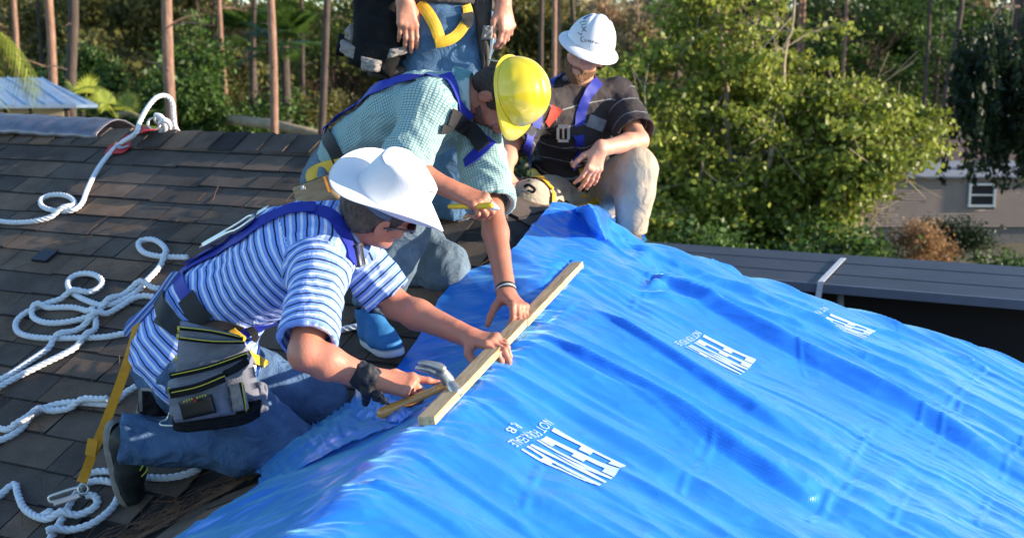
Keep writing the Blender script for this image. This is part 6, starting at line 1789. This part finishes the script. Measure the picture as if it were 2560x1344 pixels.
# ------------------------------------------------------------------ hammer in the striped man's hand
hm = tag(empty("claw_hammer", tuple(P(1060, 985, 3.07))), "claw hammer with varnished wooden handle and steel head resting on the batten", "hammer")
h0, h1 = A3(P(950, 1034, 3.08)), A3(P(1118, 962, 3.07))
hp_ = [h0 + (h1 - h0) * t for t in (0, .03, .15, .35, .6, .85, 1)]
Sx = SDF(np.minimum(h0, h1) - .05, np.maximum(h0, h1) + .05, .003); ax_ = nrm(np.cross(h1 - h0, (0, -.9, .3)))
for i in range(6): Sx.cap(hp_[i], hp_[i + 1], (.009, .0145, .0155, .013, .011, .011)[i], (.0145, .0155, .013, .011, .011, .010)[i], k=.004, flat=.72, ax=np.cross(nrm(h1 - h0), ax_))
V, Q = Sx.mesh(); mesh_np("handle", V, Q, mat("varnished_wood", (.60, .27, .06), rough=.25, var=.15, scale=10, coat=.5), hm)
S = SDF(A3(P(1040, 900, 3.05)) - .1, A3(P(1150, 990, 3.05)) + .1, .0022)
hc = A3(P(1120, 950, 3.05)); face = A3(P(1139, 980, 3.03)); 
S.cap(hc, hc + (face - hc) * .55, .016, .012, k=.004); S.cap(hc + (face - hc) * .6, face, .0165, .0180, k=.003)
cl = [hc, A3(P(1105, 930, 3.05)), A3(P(1085, 920, 3.05)), A3(P(1062, 914, 3.05)), A3(P(1046, 913, 3.05))]
cl = catmull(cl, 5); tv = nrm(np.cross(cl[-1] - cl[0], ray(1090, 920)))     # across the claw, seen as up-down
tv = nrm(np.array([0, .5, 1.]) - nrm(cl[-1] - cl[0]) * (np.array([0, .5, 1.]) @ nrm(cl[-1] - cl[0])))
dep = nrm(np.cross(tv, cl[-1] - cl[0]))
for i in range(len(cl) - 1):
    t = i / (len(cl) - 1); r_ = .0150 * (1 - t) + .0045 * t
    spread_ = .0 if t < .3 else .0095
    for s_ in (-1, 1): S.cap(cl[i] + dep * s_ * spread_ + tv * s_ * spread_ * .5, cl[i + 1] + dep * s_ * spread_ + tv * s_ * spread_ * .5, r_, r_ * .95, k=.003)
V, Q = S.mesh(); mesh_np("head", V, Q, mat("worn_steel", (.50, .46, .40), rough=.35, metal=.85, var=.4, scale=40), hm)

# ------------------------------------------------------------------ bags
def bag(name, c00, c10, c11, c01, depth, m, parent, back=None, nu=22, nv=22, bulge=1., seed=0., wr=.006, edge=4):
    """corners of the front (bottom left, bottom right, top right, top left); puffs towards the viewer side, closed at the back"""
    c00, c10, c11, c01 = [A3(c) for c in (c00, c10, c11, c01)]
    n_ = nrm(np.cross(c10 - c00, c01 - c00)); 
    if n_ @ A3((0, -1, .2)) < 0: n_ = -n_
    U, V_ = np.meshgrid(np.linspace(0, 1, nu), np.linspace(0, 1, nv), indexing='ij')
    def pos(U, V_, h): return ((1 - U)[..., None] * (1 - V_)[..., None] * c00 + U[..., None] * (1 - V_)[..., None] * c10 + U[..., None] * V_[..., None] * c11 + (1 - U)[..., None] * V_[..., None] * c01) + h[..., None] * n_
    pr = (1 - np.abs(2 * U - 1) ** edge) * (1 - np.abs(2 * V_ - 1) ** (edge + 2)); pr = np.clip(pr, 0, 1) ** .5
    nz = n2(U * 3 + seed, V_ * 4, seed).reshape(U.shape) * wr + n2(U * 8, V_ * 8, seed + 2).reshape(U.shape) * wr * .5
    F_ = pos(U, V_, depth * .5 * pr * bulge + nz); Bk = pos(U, V_, -depth * .5 * pr)
    v = np.concatenate([F_.reshape(-1, 3), Bk.reshape(-1, 3)]); idx = np.arange(nu * nv).reshape(nu, nv); f = []
    for i in range(nu - 1):
        for j in range(nv - 1):
            q = (idx[i, j], idx[i + 1, j], idx[i + 1, j + 1], idx[i, j + 1]); f.append(tuple(map(int, q))); f.append(tuple(int(nu * nv + x) for x in q[::-1]))
    bl = [idx[i, 0] for i in range(nu)] + [idx[-1, j] for j in range(1, nv)] + [idx[i, -1] for i in range(nu - 2, -1, -1)] + [idx[0, j] for j in range(nv - 2, 0, -1)]
    for a, b_ in zip(bl, bl[1:] + bl[:1]): f.append((int(b_), int(a), int(nu * nv + a), int(nu * nv + b_)))
    o = mesh_np(name, v, f, m, parent); bm = bmesh.new(); bm.from_mesh(o.data); bmesh.ops.recalc_face_normals(bm, faces=bm.faces[:]); bm.to_mesh(o.data); bm.free()
    return o, n_
def trim(name, pts, r, m, parent, off=None, flat=None):
    return tube(name, pts, r, m, parent, seg=6, n=5)
GREY_C = mat("grey_canvas", (.17, .18, .22), rough=.8, var=.22, scale=12, bump=.4, bscale=300)
BLK_C = mat("black_canvas", (.011, .011, .012), rough=.9, spec=.15, var=.3, scale=30, bump=.3, bscale=200)
YTH = mat("yellow_thread", (.55, .48, .05), rough=.7)
LGREY = mat("light_grey_canvas", (.24, .21, .19), rough=.8, var=.15, scale=20)

# tool pouch of the striped man: hangs from his belt
pouch = tag(empty("tool_pouch", tuple(P(535, 1050, 3.2))), "grey canvas tool pouch with black and yellow trim on the striped man's hip", "tool pouch")
YP = 3.22
bag("back_panel", P(436, 965, YP + .05), P(640, 905, YP + .03), P(600, 838, YP + .02), P(450, 800, YP + .04), .05, GREY_C, pouch, seed=1.)
bag("main_pocket", P(428, 1050, YP), P(652, 1000, YP - .03), P(628, 885, YP - .01), P(420, 950, YP + .03), .11, GREY_C, pouch, seed=2.)
bag("base", P(432, 1064, YP - .01), P(650, 1040, YP - .03), P(654, 1000, YP - .04), P(430, 1035, YP - .02), .115, BLK_C, pouch, seed=3.)
fp, fn_ = bag("front_pocket", P(438, 1060, YP - .05), P(590, 1035, YP - .08), P(562, 948, YP - .07), P(420, 985, YP - .03), .06, GREY_C, pouch, seed=4.)
bag("side_pocket", P(640, 1030, YP - .02), P(664, 1030, YP + .0), P(660, 955, YP + .02), P(632, 950, YP), .05, GREY_C, pouch, seed=5.)
bag("tool_slot", P(585, 1030, YP - .085), P(622, 1022, YP - .09), P(606, 955, YP - .08), P(574, 962, YP - .08), .035, LGREY, pouch, seed=5.5)
def strip(name, a, b, Ya, Yb, w, m, parent, bow=0., lift=.0):
    """flat band between two points on a face that looks at the camera side"""
    p = [A3(P(*a, Ya)), A3(P((a[0] + b[0]) / 2, (a[1] + b[1]) / 2 + bow, (Ya + Yb) / 2 - .012)), A3(P(*b, Yb))]; p = np.array(catmull(p, 8))
    d = nrm(p[-1] - p[0]); vw = nrm(p[len(p) // 2]); up_ = nrm(np.cross(d, vw)); v = []; f = []
    for s_ in (0, 1):
        for q in p: v += [q - vw * .003 * (1 - s_) + vw * .004 * s_ + up_ * w / 2, q - vw * .003 * (1 - s_) + vw * .004 * s_ - up_ * w / 2]
    n_ = len(p)
    for i in range(n_ - 1):
        f.append((2 * i, 2 * i + 1, 2 * i + 3, 2 * i + 2)); k = 2 * n_; f.append((k + 2 * i + 2, k + 2 * i + 3, k + 2 * i + 1, k + 2 * i))
        f.append((2 * i, 2 * i + 2, k + 2 * i + 2, k + 2 * i)); f.append((2 * i + 1, k + 2 * i + 1, k + 2 * i + 3, 2 * i + 3))
    return mesh_np(name, np.array(v), f, m, parent, smooth=False)
Yf = YP - .055
for (a, b, w, ya, yb, bw, thread) in (((446, 820), (608, 846), .010, YP + .005, YP - .01, -4, 1), ((446, 846), (612, 856), .008, YP + .00, YP - .02, 4, 1), ((424, 940), (618, 885), .016, YP - .035, YP - .065, 6, 1),
                             ((424, 984), (562, 942), .026, YP - .075, YP - .105, 6, 1), ((560, 935), (620, 900), .020, YP - .085, YP - .08, 3, 0), ((600, 955), (616, 1030), .006, YP - .115, YP - .12, 0, 1)):
    strip("trim", a, b, ya, yb, w, BLK_C, pouch, bow=bw)
    if thread: strip("stitching", (a[0] + 4, a[1] - 3), (b[0], b[1] - 3), ya - .004, yb - .004, .0022, YTH, pouch, bow=bw)
bag("badge", P(458, 1050, YP - .085), P(542, 1030, YP - .118), P(530, 984, YP - .112), P(446, 1004, YP - .082), .012, mat("black_badge", (.008, .008, .010), rough=.4), pouch, wr=0.)
for k in range(9):      # worn yellow wordmark with a red dot, too small to read
    x = 458 + k * 6.6
    if k == 4: strip("logo_dot", (483, 1000), (491, 998), YP - .112, YP - .114, .009, mat("logo_red", (.5, .02, .02), rough=.5), pouch)
    else: strip("logo_letter", (x, 1003 - k * 1.9), (x + 4.6, 1001.6 - k * 1.9), YP - .110 - k * .002, YP - .110 - k * .002, .0055 if k % 3 else .0045, YTH, pouch)
for (yy, xx) in ((823, 446), (842, 444), (895, 440), (975, 422)): strip("corner_tab", (xx, yy - 8), (xx, yy + 8), YP - .03, YP - .03, .006, YTH, pouch)
tube("wire_loop", [P(425, 1030, YP), P(418, 1046, YP), P(402, 1055, YP - .01), P(405, 1062, YP - .02), P(440, 1064, YP - .04)], .003, STEEL, pouch)
# second bag, on the far hip, seen between shoe and pouch
bag2 = tag(empty("nail_bag", tuple(P(385, 1010, 3.5))), "small black nail bag behind the kneeling man, left of the grey tool pouch", "tool pouch")
bag("pocket", P(352, 1030, 3.42), P(418, 1040, 3.40), P(415, 972, 3.40), P(350, 968, 3.42), .07, BLK_C, bag2)
strip("trim", (350, 975), (352, 1028), 3.375, 3.375, .010, LGREY, bag2); strip("trim", (350, 972), (414, 975), 3.37, 3.36, .008, LGREY, bag2)

# ------------------------------------------------------------------ harness, belt and small things of the striped man (worn: parts of the person)
def harness(pn): return pn.root
r_ = A.root
ribbon("shoulder_strap", A, [(878, 655), (868, 610), (858, 580), (838, 548), (806, 528), (770, 524)], .044, WEB_BLUE, r_)
ribbon("shoulder_strap", A, [(790, 522), (735, 524), (690, 540), (640, 566), (590, 602), (545, 632), (500, 655), (460, 680)], .050, WEB_BLUE, r_, off=.008)
ribbon("back_strap", A, [(640, 556), (590, 585), (555, 615), (520, 640), (470, 668)], .045, WEB_BLUE, r_, off=.016)
ribbon("back_strap", A, [(442, 682), (452, 712), (468, 740), (486, 762)], .040, WEB_BLUE, r_, off=.007)
ribbon("strap_pad", A, [(470, 742), (492, 780), (515, 805)], .060, WEB_BLACK, r_, off=.010)
ribbon("belt", A, [(398, 738), (408, 770), (424, 800), (448, 822)], .050, WEB_BLACK, r_, off=.010)
ribbon("belt", A, [(398, 790), (430, 812), (470, 822), (520, 815), (560, 815), (600, 824)], .042, WEB_BLACK, r_, off=.007)
ribbon("thigh_strap", A, [(596, 832), (625, 822), (655, 812), (690, 800)], .038, WEB_BLUE, r_, off=.010)
ribbon("strap_keeper", A, [(622, 806), (628, 824), (634, 842)], .022, WEB_BLACK, r_, off=.016)
ribbon("strap_tab", A, [(580, 815), (592, 830), (604, 846)], .020, WEB_YEL, r_, off=.014)
ribbon("leg_strap", A, [(618, 885), (632, 898), (650, 905), (664, 912)], .030, WEB_YEL, r_, off=.008)
c = A.cast(884, 640)
if c:
    n_ = np.array(c[1]); ux = nrm(np.cross((0, 0, 1), n_)); uy = np.cross(n_, ux)
    box_at("chest_buckle", np.array(c[0]) + n_ * .012, (ux, uy, n_), (.032, .062, .016), WEB_BLACK, r_, bevel=.004)
    frame_ring("buckle_frame", np.array(c[0]) + n_ * .022 + ux * .004, (ux, uy, n_), .030, .058, .005, STEEL, r_)
# long steel hook lying on his back
hk = [A.cast(*p, near=True) for p in ((522, 634), (560, 608), (600, 586), (640, 566), (672, 550))]
hk = [np.array(q[0]) + np.array(q[1]) * .034 for q in hk if q]
if len(hk) >= 4:
    u_ = nrm(hk[-1] - hk[0]); n_ = nrm(np.array(A.cast(600, 586, near=True)[1])); n_ = nrm(n_ - u_ * (n_ @ u_)); w_ = np.cross(u_, n_)
    L_ = np.linalg.norm(hk[-1] - hk[0])
    pts = [hk[0] + w_ * .008, hk[0] + u_ * L_ * .45 + w_ * .012, hk[0] + u_ * L_ * .62 + w_ * .022, hk[0] + u_ * L_ * .78 + w_ * .016, hk[0] + u_ * L_ * .84, hk[0] + u_ * L_ * .74 - w_ * .014, hk[0] + u_ * L_ * .55 - w_ * .008, hk[0] - w_ * .006]
    sh_ = tube("snap_hook", pts, .006, STEEL, r_)
    box_at("hook_tag", hk[-1] + n_ * .004, (u_, w_, n_), (.05, .018, .004), STEEL, r_)
    box_at("hook_gate", hk[0] + u_ * L_ * .22, (u_, w_, n_), (L_ * .42, .024, .010), STEEL, r_)
# sunglasses
gl = mat("dark_lens", (.010, .006, .012), rough=.08, coat=1.)
for x in (1, -1):
    S = SDF(A.hp(.033 * x, .09, 0) - .05, A.hp(.033 * x, .09, 0) + .05, .003); S.ell(A.hp(.034 * x, .100, .003), (.029, .006, .021), A.HM(), k=0); V, Q = S.mesh(); mesh_np("sunglass_lens", V, Q, gl, r_)
    tube("sunglass_arm", [A.hp(.064 * x, .098, .010), A.hp(.074 * x, .07, .010), A.hp(.082 * x, .02, .008), A.hp(.082 * x, -.01, -.002)], .0035, gl, r_)
# black cloth knotted round the wrist, tails hanging
bk = mat("black_bandana", (.012, .014, .020), rough=.7, var=.3, scale=30, bump=.6, bscale=60)
S = SDF(A.J['wrR'] - .16, A.J['wrR'] + .12, .0035); ua = nrm(A.J['wrR'] - A.J['elR']); wr_ = A.J['wrR']
S.cap(wr_ - ua * .052, wr_ - ua * .010, .036, .033, k=.01); S.ell(A3(P(922, 938, 3.04)), (.028, .02, .03), k=.02)
S.cap(wr_ - ua * .04, A3(P(918, 975, 3.05)), .026, .016, k=.02); S.cap(A3(P(918, 975, 3.05)), A3(P(914, 1008, 3.08)), .016, .008, k=.01)
V, Q = S.mesh(); N_ = vnormals(V, Q); V = V + N_ * ((noise3(V * np.array([60, 60, 25.])) * .005)[:, None]); mesh_np("wrist_cloth", V, Q, bk, r_)
bag("cloth_tail", P(935, 1000, 3.05), P(975, 1012, 3.02), P(950, 975, 3.03), P(925, 975, 3.04), .012, bk, r_, wr=.006)

# orange-yellow lanyard from his back down to a snap hook on the shingles
ln = tag(empty("lanyard", tuple(hit(200, 1215))), "long orange-yellow webbing lanyard hanging from the striped man's belt to a steel snap hook", "lanyard")
YL = 3.45
lp0 = A3(P(348, 800, 3.50)); lp1 = A3(P(330, 870, 3.45)); lp2 = A3(P(300, 960, 3.45)); lp3 = A3(P(262, 1060, 3.48)); lp4 = A3(P(236, 1120, 3.49)); lp5 = A3(P(205, 1205, 3.52))
def free_ribbon(name, pts, width, m, parent, face=(0, -1, .2), thick=.003, twist=None):
    p = np.array(catmull(pts, 8)); T = np.gradient(p, axis=0); T /= np.linalg.norm(T, axis=1)[:, None]
    f0 = nrm(face); sdv = np.cross(T, f0); sdv /= np.linalg.norm(sdv, axis=1)[:, None]; nn = np.cross(sdv, T)
    if twist is not None:
        a = np.interp(np.linspace(0, 1, len(p)), np.linspace(0, 1, len(twist)), twist)[:, None]; sdv, nn = sdv * np.cos(a) + nn * np.sin(a), nn * np.cos(a) - sdv * np.sin(a)
    v = []; f = []
    for s_ in (1, -1):
        for i in range(len(p)):
            for a in (-1, 1): v.append(p[i] + sdv[i] * a * width / 2 + nn[i] * s_ * thick / 2)
    B_ = 2 * len(p)
    for i in range(len(p) - 1):
        f += [(2 * i, 2 * i + 1, 2 * i + 3, 2 * i + 2), (B_ + 2 * i + 2, B_ + 2 * i + 3, B_ + 2 * i + 1, B_ + 2 * i), (2 * i, 2 * i + 2, B_ + 2 * i + 2, B_ + 2 * i), (2 * i + 1, B_ + 2 * i + 1, B_ + 2 * i + 3, 2 * i + 3)]
    f += [(0, B_, B_ + 1, 1), (B_ - 2, B_ - 1, 2 * B_ - 1, 2 * B_ - 2)]
    return mesh_np(name, np.array(v), f, m, parent, smooth=False)
LAN = mat("orange_webbing", (.66, .30, .02), rough=.55, var=.12, scale=40, bump=.2, bscale=300)
free_ribbon("webbing", [lp0, lp1, lp2, lp3, lp4, (lp4 + lp5) / 2, lp5], .028, LAN, ln, twist=[.1, .2, 0, .3, .2, .05])
free_ribbon("webbing", [lp4 + np.array([0, .008, 0]), (lp4 + lp5) / 2 + np.array([-.010, .014, 0]), lp5 + np.array([-.012, .008, 0])], .014, LAN, ln, twist=[.9, .9, .9])
free_ribbon("stitched_end", [lp4 + np.array([0, -.006, .03]), lp4 - np.array([.012, .006, .02])], .031, LAN, ln)
g0 = A3(P(208, 1222, 3.50)); g1 = A3(P(126, 1248, 3.50)); gu = nrm(g1 - g0); gw = nrm(np.cross(gu, ray(170, 1235)));
tube("hook_body", [g0 + gw * .012, g0 + gu * .03 + gw * .010, g0 + gu * .07 + gw * .010, g1 + gw * .006, g1 - gw * .008, g1 - gu * .03 - gw * .010, g0 + gu * .03 - gw * .010, g0 - gw * .006], .0055, STEEL, ln)
box_at("hook_lever", g0 + gu * .055 + gw * .014, (gu, gw, np.cross(gu, gw)), (.085, .016, .014), mat("zinc_plate", (.42, .40, .42), rough=.4, metal=.7), ln, bevel=.003)
ring(g0 + gw * .0, .014, .004, STEEL, ln, ray(200, 1220), name="eye")
# striped shirt tail pulled out at his back
TL = striped("tail_cloth", (.12, .20, .50), [(.3, .2, (.50, .56, .70)), (.7, .14, NAVY)], .012, attr="along")
ta = [A3(P(440, 688, 3.52)), A3(P(415, 722, 3.52)), A3(P(390, 756, 3.52)), A3(P(362, 786, 3.51)), A3(P(334, 808, 3.50)), A3(P(322, 832, 3.49))]
pt = np.array(catmull(ta, 8)); S = SDF(pt.min(0) - .06, pt.max(0) + .06, .004)
for i in range(len(pt) - 1): S.cap(pt[i], pt[i + 1], .013, .013, k=.01, flat=.6, ax=(0, 1, .2))
V, Q = S.mesh(); o = mesh_np("shirt_tail", V, Q, TL, A.root)
dn_ = nrm(pt[-1] - pt[0]); wv = nrm(np.cross(dn_, (0, 1, 0))); attr_vert(o, "along", (V - pt[0]) @ wv + noise3(V * 12) * .004)

# ------------------------------------------------------------------ man in the yellow hard hat: harness, pouch, knife, bracelet
r_ = B.root
ribbon("shoulder_strap", B, [(1170, 300), (1150, 275), (1140, 245), (1130, 215), (1112, 190)], .048, WEB_BLUE, r_, off=.008)
ribbon("back_strap", B, [(1080, 195), (1010, 200), (950, 222), (900, 250), (860, 280), (826, 306)], .055, WEB_BLUE, r_, off=.010)
ribbon("back_strap", B, [(880, 250), (850, 275), (822, 300), (815, 330)], .060, WEB_BLUE, r_, off=.016)
ribbon("side_strap", B, [(812, 325), (830, 360), (850, 400), (862, 430)], .052, WEB_BLACK, r_, off=.009)
ribbon("chest_strap", B, [(1225, 350), (1205, 375), (1185, 395), (1165, 412)], .050, WEB_BLUE, r_, off=.008)
ribbon("chest_pad", B, [(1120, 290), (1140, 300), (1160, 315), (1185, 335), (1200, 355), (1212, 372)], .055, WEB_BLACK, r_, off=.012)
ribbon("chest_pad", B, [(1100, 320), (1130, 312), (1160, 310)], .030, WEB_BLACK, r_, off=.010)
ribbon("hip_strap", B, [(745, 470), (780, 440), (820, 420), (860, 412)], .050, WEB_YEL, r_, off=.010)
ub = nrm(B.J['wrL'] - B.J['elL'])
for k, (o_, mm) in enumerate(((-.022, WEB_BLACK), (-.014, mat("silver_band", (.45, .5, .5), rough=.4, metal=.4)), (-.006, WEB_BLACK))):
    ring(B.J['wrL'] + ub * o_, .0295, .0042, mm, r_, ub + np.array([.05, 0, .02 * k]), name="wristband")
np_ = tag(empty("nail_pouch", tuple(P(800, 480, 4.2))), "tan canvas nail pouch with orange thread on the checked-shirt man's hip", "tool pouch")
TAN = mat("tan_canvas", (.40, .27, .15), rough=.85, var=.15, scale=14, bump=.3, bscale=250)
YN = 4.16
bag("pocket", P(742, 520, YN), P(860, 500, YN - .04), P(862, 420, YN - .02), P(732, 470, YN + .02), .06, TAN, np_, seed=6.)
strip("hanging_thread", (810, 440), (824, 480), YN - .052, YN - .056, .008, mat("orange_thread", (.55, .22, .02), rough=.6), np_)
strip("label_patch", (752, 470), (763, 468), YN - .045, YN - .048, .012, mat("white_tag", (.65, .65, .68), rough=.5), np_)
strip("seam", (735, 466), (860, 420), YN - .03, YN - .05, .004, mat("dark_seam", (.12, .08, .05), rough=.8), np_, bow=2)
kn = tag(empty("utility_knife", tuple(P(1185, 512, 3.88))), "yellow utility knife with white tip gripped by the yellow-helmeted man", "knife")
k0, k1, k2 = A3(P(1128, 516, 3.90)), A3(P(1226, 514, 3.86)), A3(P(1248, 522, 3.855))
S = SDF(np.minimum(k0, k1) - .05, np.maximum(k0, k1) + .05, .003); S.cap(k0, (k0 + k1) / 2, .012, .013, k=.004, flat=.7, ax=(0, 0, 1)); S.cap((k0 + k1) / 2, k1, .013, .016, k=.004, flat=.7, ax=(0, 0, 1))
V, Q = S.mesh(); mesh_np("handle", V, Q, mat("knife_yellow", (.80, .50, .02), rough=.4), kn)
tube("tip", [k1, (k1 + k2) / 2, k2], [.014, .010, .003], mat("white_tag", (0, 0, 0)), kn)

# ------------------------------------------------------------------ standing man: leg straps, pouches, hook
r_ = Cc.root
ribbon("leg_strap", Cc, [(1050, 14), (1070, 34), (1086, 62), (1094, 88), (1102, 106)], .046, WEB_YEL, r_, off=.010, crown=.005, smooth_it=12)
ribbon("leg_strap", Cc, [(1090, 104), (1112, 101), (1136, 91), (1154, 72), (1164, 52), (1166, 30), (1164, 10)], .040, WEB_YEL, r_, off=.016, crown=.004, smooth_it=14)
ribbon("strap_buckle", Cc, [(1163, 36), (1165, 48), (1160, 62)], .046, WEB_BLACK, r_, off=.022)
wp = tag(empty("tool_bag", tuple(P(950, 150, 4.7))), "big black tool bag with grey pockets hanging on the standing man's hip", "tool pouch")
YW = 4.78
bag("main_pocket", P(890, 135, YW), P(1020, 150, YW - .04), P(1005, -40, YW), P(885, -40, YW + .05), .16, BLK_C, wp, seed=7., edge=6)
bag("lower_pocket", P(870, 160, YW - .02), P(985, 205, YW - .05), P(1015, 120, YW - .05), P(885, 90, YW), .15, BLK_C, wp, seed=8.)
bag("front_pocket", P(905, 178, YW - .10), P(948, 182, YW - .12), P(955, 152, YW - .12), P(903, 140, YW - .10), .05, mat("light_grey_canvas", (0, 0, 0)), wp)
bag("front_pocket", P(858, 130, YW - .03), P(888, 150, YW - .08), P(890, 118, YW - .08), P(856, 98, YW - .03), .05, MATS["light_grey_canvas"], wp)
bag("side_flap", P(966, 148, YW - .11), P(1022, 132, YW - .08), P(1015, 116, YW - .08), P(975, 122, YW - .11), .03, MATS["light_grey_canvas"], wp)
bag("side_flap", P(868, 100, YW), P(890, 108, YW - .03), P(884, 55, YW - .02), P(866, 75, YW), .04, MATS["light_grey_canvas"], wp)
bag("side_flap", P(838, 138, YW), P(858, 142, YW), P(870, 90, YW), P(848, 82, YW), .05, BLK_C, wp)
bag("base", P(915, 190, YW - .04), P(1030, 205, YW), P(1030, 160, YW), P(930, 160, YW - .04), .10, mat("dark_brown_canvas", (.035, .028, .024), rough=.8, var=.6, scale=30), wp)
wq = tag(empty("hammer_holster", tuple(P(1215, 160, 4.75))), "dark narrow tool pouch with wire hammer loop on the standing man's far hip", "tool pouch")
bag("sheath", P(1208, 185, YW - .03), P(1222, 185, YW - .03), P(1232, -20, YW), P(1172, -20, YW), .09, mat("dark_brown_canvas", (0, 0, 0)), wq, seed=9.)
bag("pocket", P(1202, 100, YW - .06), P(1232, 100, YW - .06), P(1235, 64, YW - .06), P(1208, 64, YW - .06), .04, MATS["light_grey_canvas"], wq)
tube("wire_hook", [P(1233, 95, YW - .08), P(1230, 118, YW - .08), P(1224, 145, YW - .08), P(1228, 150, YW - .08), P(1245, 153, YW - .09), P(1256, 148, YW - .09)], .0035, STEEL, wq)

# ------------------------------------------------------------------ man in the white hard hat: harness, leg straps, hat marks
r_ = D.root
ribbon("shoulder_strap", D, [(1496, 206), (1480, 222), (1464, 244), (1456, 268), (1450, 292), (1446, 320), (1446, 345)], .048, WEB_BLUE, r_, off=.008)
ribbon("shoulder_strap", D, [(1400, 178), (1380, 190), (1366, 215), (1356, 245), (1346, 280), (1338, 320)], .045, WEB_BLUE, r_, off=.008)
ribbon("chest_strap", D, [(1310, 322), (1335, 330), (1365, 334), (1395, 334), (1425, 330), (1460, 322)], .042, WEB_BLACK, r_, off=.010)
ribbon("side_strap", D, [(1330, 322), (1322, 350), (1318, 385), (1322, 410)], .040, WEB_BLUE, r_, off=.008)
ribbon("side_strap", D, [(1446, 330), (1448, 356), (1444, 385), (1440, 415)], .040, WEB_BLUE, r_, off=.008)
ribbon("shirt_panel", D, [(1392, 268), (1380, 290), (1366, 310)], .060, mat("red_cloth", (.42, .05, .03), rough=.8, var=.3, scale=30), r_, off=.004)
ribbon("shirt_panel", D, [(1470, 300), (1490, 308), (1510, 316)], .055, mat("grey_cloth", (.20, .20, .22), rough=.8, var=.3, scale=30), r_, off=.004)
c = D.cast(1408, 330)
if c:
    n_ = np.array(c[1]); n_ = nrm(n_ + np.array([0, -1.5, 0])); ux = nrm(np.cross((0, 0, 1), n_)) ; uy = np.cross(n_, ux)
    frame_ring("chest_buckle", np.array(c[0]) + n_ * .022, (ux, uy, n_), .046, .066, .012, mat("gold_steel", (.60, .52, .36), rough=.3, metal=.7), r_, d=.008)
    box_at("buckle_bar", np.array(c[0]) + n_ * .020, (ux, uy, n_), (.010, .05, .006), MATS["gold_steel"], r_)
ribbon("leg_strap", D, [(1458, 415), (1462, 440), (1464, 465), (1462, 492)], .044, WEB_YEL, r_, off=.010)
ribbon("strap_keeper", D, [(1448, 474), (1462, 476), (1476, 478)], .014, WEB_BLACK, r_, off=.016)
ribbon("leg_strap", D, [(1318, 432), (1338, 444), (1360, 456), (1378, 476)], .044, WEB_YEL, r_, off=.010)
ribbon("strap_keeper", D, [(1336, 432), (1330, 446), (1322, 460)], .016, WEB_BLACK, r_, off=.016)
ribbon("leg_strap", D, [(1378, 480), (1376, 502), (1384, 520)], .036, WEB_YEL, r_, off=.012)
ribbon("leg_strap", D, [(1392, 520), (1430, 520), (1470, 510), (1500, 496)], .030, WEB_YEL, r_, off=.010)
cb = tag(empty("snap_hook", tuple(P(1315, 470, 5.0))), "small black and steel snap hook in the squatting man's fist on his knee", "snap hook")
tube("gate", [P(1312, 466, 5.02), P(1322, 462, 5.0), P(1336, 472, 5.0), P(1332, 480, 5.0), P(1318, 476, 5.0)], .006, BLK_C, cb); tube("body", [P(1308, 474, 5.02), P(1316, 480, 5.0), P(1328, 482, 5.0)], .005, STEEL, cb)
# marker-pen writing on the white hat
MK = mat("marker_ink", (.03, .035, .05), rough=.6)
dgt = BVHTree.FromPolygons([v.co[:] for v in hhD.data.vertices], [p.vertices[:] for p in hhD.data.polygons])
def hat_stroke(name, pts, r, m):
    out = []
    for px, py in pts:
        loc, n_, i, dd = dgt.ray_cast(Vector((0, 0, 0)), ray(px, py).normalized())
        if loc is not None: out.append(loc + n_ * (.0035 if n_.dot(ray(px, py)) < 0 else -.0035))
    if len(out) > 1: return tube(name, out, r, m, D.root, seg=6, n=3)
HS = [([(1460, 50), (1470, 44), (1482, 40)], .0045, mat("blue_sticker", (.03, .06, .25), rough=.4)), ([(1450, 60), (1458, 56), (1466, 55), (1466, 62), (1454, 64)], .0022, mat("green_ink", (.05, .22, .20), rough=.5)),
      ([(1455, 68), (1462, 76), (1466, 80)], .0020, MK), ([(1466, 68), (1460, 74), (1456, 80)], .0018, MK), ([(1446, 82), (1450, 86), (1455, 88)], .0014, MK), ([(1455, 84), (1453, 90)], .0014, MK),
      ([(1458, 94), (1453, 95), (1454, 104), (1459, 105)], .0016, MK), ([(1464, 99), (1462, 104), (1466, 104), (1466, 100)], .0012, MK), ([(1471, 106), (1471, 100), (1474, 104), (1477, 101), (1477, 107)], .0012, MK), ([(1481, 108), (1481, 103), (1485, 104), (1482, 106)], .0011, MK),
      ([(1488, 105), (1489, 109), (1492, 108), (1492, 105)], .0009, MK), ([(1497, 107), (1495, 111)], .0008, MK), ([(1502, 112), (1500, 116)], .0008, MK), ([(1539, 91), (1547, 92)], .0018, MK), ([(1543, 92), (1542, 101)], .0018, MK), ([(1500, 38), (1500, 46)], .001, MK)]
for pts, r_w, mm in HS: hat_stroke("pen_mark", pts, r_w, mm)
print("objects", len(bpy.data.objects), "verts", sum(len(o.data.vertices) for o in bpy.data.objects if o.type == 'MESH'))
